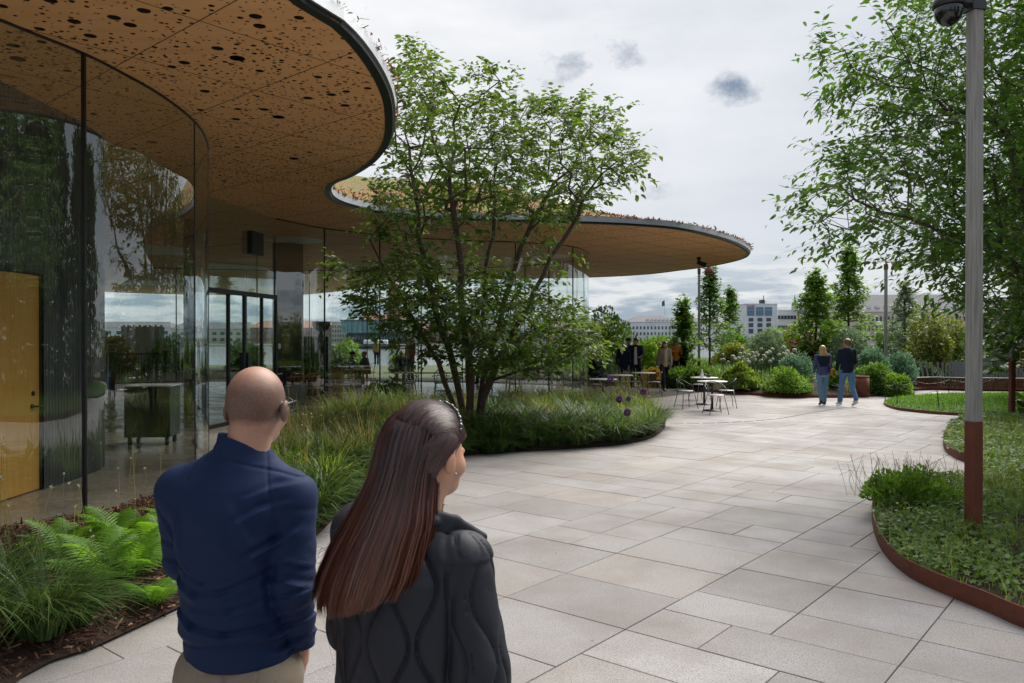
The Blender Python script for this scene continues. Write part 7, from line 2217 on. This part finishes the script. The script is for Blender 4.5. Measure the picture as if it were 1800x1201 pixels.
m = MB(); m.box((mp(480, 0)[0] - .055, -.118, mp(0, 1172)[1] - .0), (.0, .0, .0))
for s in (-1, 1):
    a = np.array([-.03 + s * .10, -.01, .08])
    sdf_mesh('shoe', lambda P, a=a: smax(smin(cone(P, a + np.array([0, -.05, -.03]), a + np.array([0, .17, -.04]), .042, .040), cone(P, a, a + np.array([0, .05, -.02]), .05, .04), .02), -P[:, 2] + .002, .01), (a[0] - .08, -.16, -.01), (a[0] + .08, .25, .16), .008, SHOE, man)
# glasses
cr_, sr_ = cos(HYAW), sin(HYAW)
def hl(x, y, z): return Vector((HC[0] + x * cr_ + y * sr_, HC[1] - x * sr_ + y * cr_, HC[2] + z))
m = MB()
for s in (-1, 1):
    m.tube([hl(s * .088, -.012, -.022), hl(s * .085, .0, -.004), hl(s * .082, .05, .0), hl(s * .074, .098, .0)], [.003, .0038, .0035, .003], 6)
    m.tube([hl(s * .036 + .026 * cos(q), .107, -.010 + .020 * sin(q)) for q in np.linspace(0, 2 * pi, 17)], .002, 5)
m.tube([hl(-.010, .112, -.004), hl(.010, .112, -.004)], .002, 5)
m.obj('glasses', M['black_metal'], man)

KW = 700.0; WX0 = 745.0; WY = 2.0
def wp(x, y): return ((x - WX0) / KW, CAMH - (y - 593) / KW)
wo = empty('person', ((WX0 - 900) / KW, WY, 0), 0, 'woman with long dark auburn hair and black quilted jacket, head turned to the right', 'person')
WC = np.array([.016, .0, 1.548]); WYAW = R_(41); TY = R_(28)
def tl(x, y, z): return np.array([-.03 + x * cos(TY) + y * sin(TY), -x * sin(TY) + y * cos(TY), z])
WS = {'L': (tl(-.165, .0, 1.325), tl(-.20, .03, 1.06), tl(-.16, .16, .86)), 'R': (tl(.150, .0, 1.285), tl(.200, -.02, 1.04), tl(.20, .09, .82))}
TM = np.array([[cos(TY), sin(TY), 0], [-sin(TY), cos(TY), 0], [0, 0, 1]])
def to_t(P): return (P - np.array([-.03, 0, 0])) @ TM.T @ np.eye(3) if False else np.stack([(P[:, 0] + .03) * cos(TY) - P[:, 1] * sin(TY), (P[:, 0] + .03) * sin(TY) + P[:, 1] * cos(TY), P[:, 2]], 1)
def wo_body(P):
    d = head_sdf(P, WC, WYAW, .97, True)
    d = smin(d, cone(P, WC + np.array([0, -.01, -.045]), np.array([-.02, 0, 1.36]), .050, .056), .016)
    q = to_t(P)
    d = smin(d, stack(q, [(.78, 0, 0, .155, .11), (1.0, 0, 0, .125, .09), (1.2, 0, 0, .145, .105), (1.31, 0, 0, .12, .085), (1.38, 0, 0, .055, .055)]) * .8, .03)
    for k in 'LR':
        a, b_, c = WS[k]; d = smin(d, cone(P, a, b_, .040, .034), .02); d = smin(d, cone(P, b_, c, .034, .024), .01)
        d = smin(d, hand_sdf(P, c, (0, .25, -1), (0, 1, 0), .92, .4), .01)
    for s in (-1, 1):
        hp = tl(s * .085, 0, .80); kn = tl(s * .085, .03, .45); an = tl(s * .085, -.01, .09)
        d = smin(d, cone(P, hp, kn, .08, .05), .02); d = smin(d, cone(P, kn, an, .048, .034), .01); d = smin(d, cone(P, an, an + np.array([.05, .11, -.04]), .034, .028), .01)
    return d
sdf_mesh('body', wo_body, (-.36, -.30, 0), (.30, .32, 1.68), .0048, skinmat('skin_woman', (.52, .29, .20)), wo, 2)
def quilt(u, v, w_=.072, Vp=.27, A_=.36):
    ph = 2 * pi * v / Vp; best = np.full(len(u), 9.0); n0 = np.round(u / w_)
    for k in (-1, 0, 1):
        n = n0 + k; uc = n * w_ + np.where(n % 2 == 0, 1, -1) * w_ * A_ * np.cos(ph)
        sl_ = w_ * A_ * 2 * pi / Vp * np.sin(ph); best = np.minimum(best, np.abs(u - uc) / np.sqrt(1 + sl_ ** 2))
    return best
def wo_jacket(P):
    q = to_t(P)
    tor = stack(q, [(.70, 0, 0, .215, .165), (.80, 0, 0, .212, .165), (1.0, 0, -.004, .198, .155), (1.15, 0, -.008, .192, .150), (1.25, 0, -.008, .182, .142), (1.31, 0, -.004, .150, .120), (1.35, 0, 0, .105, .098), (1.385, .01, .0, .082, .084), (1.44, .012, .012, .080, .085)]) * .85
    tor = smin(tor, cone(P, WS['L'][0], WS['R'][0], .064, .064), .045)
    d = tor; u = np.arctan2(q[:, 0], -q[:, 1]) * .175; v = q[:, 2] + .10
    qd = quilt(u, v)
    sL = sR = tor
    for k in 'LR':
        a, b_, c = WS[k]
        s1 = cone(P, a, b_, .070, .076); s2 = cone(P, b_, c, .074, .060); s_ = smin(s1, s2, .02)
        ax = (b_ - a) / np.linalg.norm(b_ - a); rel = P - a; al = rel @ ax
        ref = np.array([0, 1., 0]); ref -= ax * (ref @ ax); ref /= np.linalg.norm(ref); o2_ = np.cross(ax, ref)
        uu = np.arctan2(rel @ o2_, rel @ ref) * .078; vv = al + .05
        qq = quilt(uu, vv, .068)
        sL, sR = (s_, sR) if k == 'L' else (sL, s_)
        near = s_ < d - .004
        qd = np.where(near, qq, qd)
        gapk = np.exp(-((s_ - d) / .010) ** 2) * (P[:, 2] < 1.30)
        d = smin(d, s_, .010 + .03 * np.clip((P[:, 2] - 1.17) / .1, 0, 1))
        d = d + gapk * .006
    tw_ = np.clip(np.minimum(np.abs(sL - tor), np.abs(sR - tor)) / .009, .15, 1); puff = (.0115 * (1 - np.exp(-(qd / .011) ** 1.2)) - .006 - .004 * np.exp(-(qd / .0035) ** 2)) * np.clip((1.40 - P[:, 2]) / .05, .2, 1) * tw_
    wr = snoise(P * np.array([9, 9, 13]), 16, 3)
    d = d - puff + .0035 * (1 - np.abs(wr)) * np.clip(qd / .02, 0, 1)
    # collar: tall, open to the front right, its point folded down
    top = 1.405 + .0 * P[:, 0]
    d = smax(d, P[:, 2] - top, .006)
    d = smax(d, -np.maximum(cone(P, (-.012, .0, 1.36), (.0, .006, 1.5), .068, .070), 1.352 - P[:, 2]), .004)
    return d
QJ = clothmat('black_quilted_nylon', (.017, .019, .028), .62, .12, 800, .08, .3)
sdf_mesh('quilted_jacket', wo_jacket, (-.36, -.32, .68), (.32, .32, 1.44), .0040, QJ, wo, 1)
# folded collar wing reaching to the right
def wing(P):
    d = None
    for f in np.linspace(0, 1, 5):
        o_ = np.array([-.030, -.014, -.036]) * f
        a_ = np.array([.012, -.078, 1.412]) + o_; m_ = np.array([.085, -.055, 1.385]) + o_ * .9; b2 = np.array([.152, -.03, 1.338]) + o_ * .45
        c_ = smin(cone(P, a_, m_, .010, .009), cone(P, m_, b2, .009, .007), .01); d = c_ if d is None else smin(d, c_, .014)
    d = smin(d, cone(P, (-.06, -.088, 1.385), (.035, -.083, 1.385), .016, .013), .01)
    return d
sdf_mesh('collar', wing, (-.10, -.13, 1.28), (.20, .02, 1.43), .0035, QJ, wo)
def wo_tr(P):
    q = to_t(P); d = stack(q, [(.68, 0, 0, .165, .12), (.9, 0, 0, .15, .11)])
    for s in (-1, 1):
        hp = tl(s * .085, 0, .78); kn = tl(s * .085, .03, .45); an = tl(s * .085, -.01, .12); d = smin(d, cone(P, hp, kn, .09, .065), .02); d = smin(d, cone(P, kn, an, .065, .055), .01)
    return d
sdf_mesh('trousers', wo_tr, (-.3, -.25, .05), (.26, .25, .9), .008, DARK, wo)
for s in (-1, 1):
    a = tl(s * .085, -.01, .085); sdf_mesh('shoe', lambda P, a=a: smax(smin(cone(P, a + np.array([-.02, -.04, -.035]), a + np.array([.07, .14, -.045]), .038, .036), cone(P, a, a + np.array([.02, .04, -.02]), .045, .04), .02), -P[:, 2] + .002, .01), a + np.array([-.1, -.12, -.09]), a + np.array([.15, .25, .07]), .008, SHOE, wo)
# --- hair
HZ = np.array([1.662, 1.650, 1.62, 1.58, 1.55, 1.50, 1.45, 1.39, 1.33, 1.27, 1.22, 1.17])
HLx = np.array([-.030, -.058, -.088, -.104, -.110, -.122, -.142, -.176, -.208, -.232, -.242, -.236])
HRx = np.array([.040, .052, .056, .050, .044, .032, .030, .030, .018, .004, -.020, -.060])
HCy = np.array([.0, -.0, -.005, -.005, -.008, -.015, -.030, -.060, -.085, -.105, -.115, -.120])
HD = np.array([.02, .055, .088, .104, .108, .110, .105, .098, .092, .085, .078, .07])
def hair_pt(a, z, inset=0.0, r_=None):
    L0, R0, cy_, D = [np.interp(-z, -HZ, A_) for A_ in (HLx, HRx, HCy, HD)]
    ang = pi * (1 - a)     # 0..1 left to right over the back
    cx = (L0 + R0) / 2; hw = (R0 - L0) / 2
    return np.stack([cx + (hw - inset) * np.cos(ang), cy_ - (D - inset) * np.sin(ang) ** .8, z + 0 * a], -1)
def hair_core(P):
    rows = [(z, (l_ + r_) / 2, c, (r_ - l_) / 2 - .008, d_ - .008) for z, l_, r_, c, d_ in zip(HZ[::-1], HLx[::-1], HRx[::-1], HCy[::-1], HD[::-1])]
    rows = rows[1:]; rows[0] = (1.235, rows[0][1], rows[0][2], .06, .035)
    d = stack(P, rows) * .7
    # scalp cap round the skull, leaving ear and face free
    q = (P - WC) @ np.array([[cos(WYAW), sin(WYAW), 0], [-sin(WYAW), cos(WYAW), 0], [0, 0, 1]])
    cap_ = ell(q, (0, -.014, .014), (.082, .101, .103))
    cut = np.maximum(q[:, 1] - (.062 + (q[:, 2] - .05) * .3), -(q[:, 2] - (.0 + q[:, 1] * .55)))
    cap_ = smax(cap_, cut, .03)
    back = smax(d, q[:, 1] - .052 + np.clip(-q[:, 2], 0, .2) * .45, .03)       # nothing before the ear
    back = smax(back, (P[:, 1] - .06), .01)
    o = smin(back, cap_, .035)
    body_ = np.where(P[:, 2] < 1.36, 1, 1)
    return o
HM = hairmat('hair_auburn_dark', (.012, .006, .008), (.055, .024, .024), (.17, .055, .026), (1.52, 1.20))  # lit ends put into the colour: strands turn lighter and redder downwards
hb = sdf_mesh('hair', hair_core, (-.30, -.26, 1.17), (.14, .12, 1.69), .0048, simple('hair_shadow', (.018, .010, .011), .8), wo, 2)
r = np.random.default_rng(77)
NS = 5200; K = 22
a = r.random(NS); a = np.clip(a, .01, .99)
zend = np.interp(a, [0, .25, .5, .75, .9, 1], [1.215, 1.180, 1.195, 1.225, 1.27, 1.30]) + np.abs(r.normal(0, .045, NS))
zst = np.interp(r.random(NS), [0, .75, 1], [1.655, 1.60, 1.45])
t_ = np.linspace(0, 1, K)
Zm = zst[:, None] + (zend - zst)[:, None] * t_[None]
lay = r.uniform(-.003, .008, NS) + .010 * (r.random(NS) < .03) * r.random(NS)
drift = r.normal(0, .03, NS)[:, None] * t_[None] ** 2 + .012 * np.sin(r.uniform(4, 9, NS)[:, None] * t_[None] + r.uniform(0, 6, NS)[:, None])
# strands gather into locks towards the ends
lock = np.round(a * 21 + r.normal(0, .3, NS)) / 21; lock += .012 * np.sin(lock * 90)
am = np.clip(a[:, None] * (1 - .72 * t_[None] ** 1.3) + lock[:, None] * .72 * t_[None] ** 1.3 + drift * .7, -.02, 1.02)
PT = hair_pt(am, Zm); PT[..., :] = PT + 0
ctr = np.stack([np.interp(-Zm, -HZ, (HLx + HRx) / 2), np.interp(-Zm, -HZ, HCy), Zm], -1)
PT = PT + norm(PT - ctr) * (lay + .001)[:, None, None] + norm(PT - ctr) * (.006 * np.sin(am * 52 + 2) * t_[None])[..., None]
# keep strands off the face side near the head
flat = PT.reshape(-1, 3)
T_ = np.gradient(PT, axis=1); T_ = norm(T_); out_ = norm(PT - ctr); sd = norm(np.cross(T_, out_))
wd = (r.uniform(.0007, .0017, NS)[:, None] * np.minimum(1, (1 - t_[None]) * 6 + .12))[..., None]
V = np.stack([PT - sd * wd, PT + sd * wd], 2).reshape(-1, 3)
i_ = np.arange(K - 1)
Fq = (np.stack([2 * i_, 2 * i_ + 1, 2 * i_ + 3, 2 * i_ + 2], 1)[None] + (np.arange(NS) * K * 2)[:, None, None]).reshape(-1, 4)
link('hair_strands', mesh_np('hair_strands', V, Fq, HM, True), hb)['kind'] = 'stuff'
# strands swept back over the scalp and temple, and wind-blown ones at the left
cw, sw_ = cos(WYAW), sin(WYAW)
def wl(P): return np.stack([WC[0] + P[..., 0] * cw + P[..., 1] * sw_, WC[1] - P[..., 0] * sw_ + P[..., 1] * cw, WC[2] + P[..., 2]], -1)
N2 = 3600; u0 = r.uniform(-1.15, 1.25, N2); t2 = np.linspace(0, 1, 12)
# from front hairline (high) back over the skull
th0 = r.uniform(.30, .75, N2); th1 = r.uniform(1.9, 2.5, N2)
TH = th0[:, None] + (th1 - th0)[:, None] * t2[None]
la = u0[:, None] * (1 - .12 * t2[None]) + .05 * np.sin(6 * t2[None] + r.uniform(0, 6, N2)[:, None])
rad_ = np.array([.085, .106, .107]); lift = (1.035 + r.uniform(.0, .06, N2))[:, None]
q = np.stack([np.sin(la) * rad_[0] * lift, np.cos(la) * np.cos(TH) * rad_[1] * lift - .014, np.cos(la) * np.sin(TH) * rad_[2] * lift * 1.0 + .012], -1)
PT = wl(q); T_ = norm(np.gradient(PT, axis=1)); out_ = norm(PT - (WC + np.array([0, 0, .01]))); sd = norm(np.cross(T_, out_)); wd = (r.uniform(.0006, .0014, N2)[:, None] * np.ones(12)[None])[..., None]
V = np.stack([PT - sd * wd, PT + sd * wd], 2).reshape(-1, 3); i_ = np.arange(11)
Fq = (np.stack([2 * i_, 2 * i_ + 1, 2 * i_ + 3, 2 * i_ + 2], 1)[None] + (np.arange(N2) * 24)[:, None, None]).reshape(-1, 4)
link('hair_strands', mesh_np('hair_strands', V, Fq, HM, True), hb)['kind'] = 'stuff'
N3 = 1700; t3 = np.linspace(0, 1, 14)[None, :, None]
s0 = np.stack([np.full(N3, .07), r.uniform(.0, .078, N3), r.uniform(.035, .10, N3)], -1); s0[:, 1] -= np.clip(s0[:, 2] - .05, 0, 1) * .3
s1 = np.stack([np.full(N3, .086), r.uniform(-.045, -.01, N3), .018 + (s0[:, 2] - .035) * .45 + r.uniform(0, .02, N3)], -1)
s2 = np.stack([np.full(N3, .066), r.uniform(-.10, -.065, N3), r.uniform(-.10, .02, N3)], -1)
q = (1 - t3) ** 2 * s0[:, None] + 2 * t3 * (1 - t3) * s1[:, None] + t3 ** 2 * s2[:, None]
c0 = np.array([0, -.014, .012]); qq_ = (q - c0) / rad_; q = c0 + qq_ / np.linalg.norm(qq_, axis=-1, keepdims=True) * rad_ * (1.035 + r.uniform(0, .05, N3))[:, None, None]
PT = wl(q); T_ = norm(np.gradient(PT, axis=1)); out_ = norm(PT - WC); sd = norm(np.cross(T_, out_)); wd = (r.uniform(.0006, .0014, N3)[:, None] * np.ones(14)[None])[..., None]
V = np.stack([PT - sd * wd, PT + sd * wd], 2).reshape(-1, 3); i_ = np.arange(13)
Fq = (np.stack([2 * i_, 2 * i_ + 1, 2 * i_ + 3, 2 * i_ + 2], 1)[None] + (np.arange(N3) * 28)[:, None, None]).reshape(-1, 4)
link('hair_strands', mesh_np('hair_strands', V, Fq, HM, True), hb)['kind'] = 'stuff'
m = MB()
for k in range(13):
    z0_ = r.uniform(1.24, 1.42); p0 = hair_pt(np.array([.02]), np.array([z0_]))[0]; L1 = r.uniform(.03, .09)
    m.tube([p0 + np.array([.02, 0, .03]), p0, p0 + np.array([-L1 * .5, .0, -L1 * .18 + r.normal(0, .01)]), p0 + np.array([-L1, .02, -L1 * .25 + r.normal(0, .02)])], [.0008, .0007, .0005, .0003], 3)
for k in range(14):
    z0_ = 1.35 + r.normal(0, .02); p0 = hair_pt(np.array([.97]), np.array([z0_]))[0]; m.tube([p0, p0 + np.array([.01, -.02, -.06]), p0 + np.array([-.01, -.03, -.13]), p0 + np.array([.004 + r.normal(0, .01), -.035, -.20])], [.0009, .0008, .0007, .0003], 3)
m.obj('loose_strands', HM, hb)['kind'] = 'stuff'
# beaded hair slide
BEAD = NT('glossy_black_bead'); bm_ = BEAD.done(BEAD.bsdf((.02, .02, .03), .08, spec=.9))
cl = empty('hair_slide', (0, 0, 0)); cl.parent = wo
arc = []
for i in range(13):
    f = i / 12; la = -.25 + 1.35 * f
    th = 1.15 - .25 * f
    q = np.array([math.sin(la) * .091, math.cos(la) * math.cos(th) * .112 - .006, math.cos(la) * math.sin(th) * .116 + .012]); arc.append(wl(q))
bmesh_bead = MB(); bmesh_bead.ball((0, 0, 0), (.0052, .0085, .0052), 10, 8); bme = bmesh_bead.mesh('bead', bm_)
for i, p in enumerate(arc):
    d_ = Vector(arc[min(i + 1, 12)] - arc[max(i - 1, 0)])
    o = link('bead', bme, cl, tuple(p)); o.rotation_euler = d_.to_track_quat('Y', 'Z').to_euler(); o.scale = (1.15, 1.1, 1.15) if i % 2 else (.8, .75, .8)
# ear stud
m = MB(); m.ball(tuple(wl(np.array([.086, .004, -.052]))), .003, 8, 6); m.obj('ear_stud', M['steel_fascia'], wo)
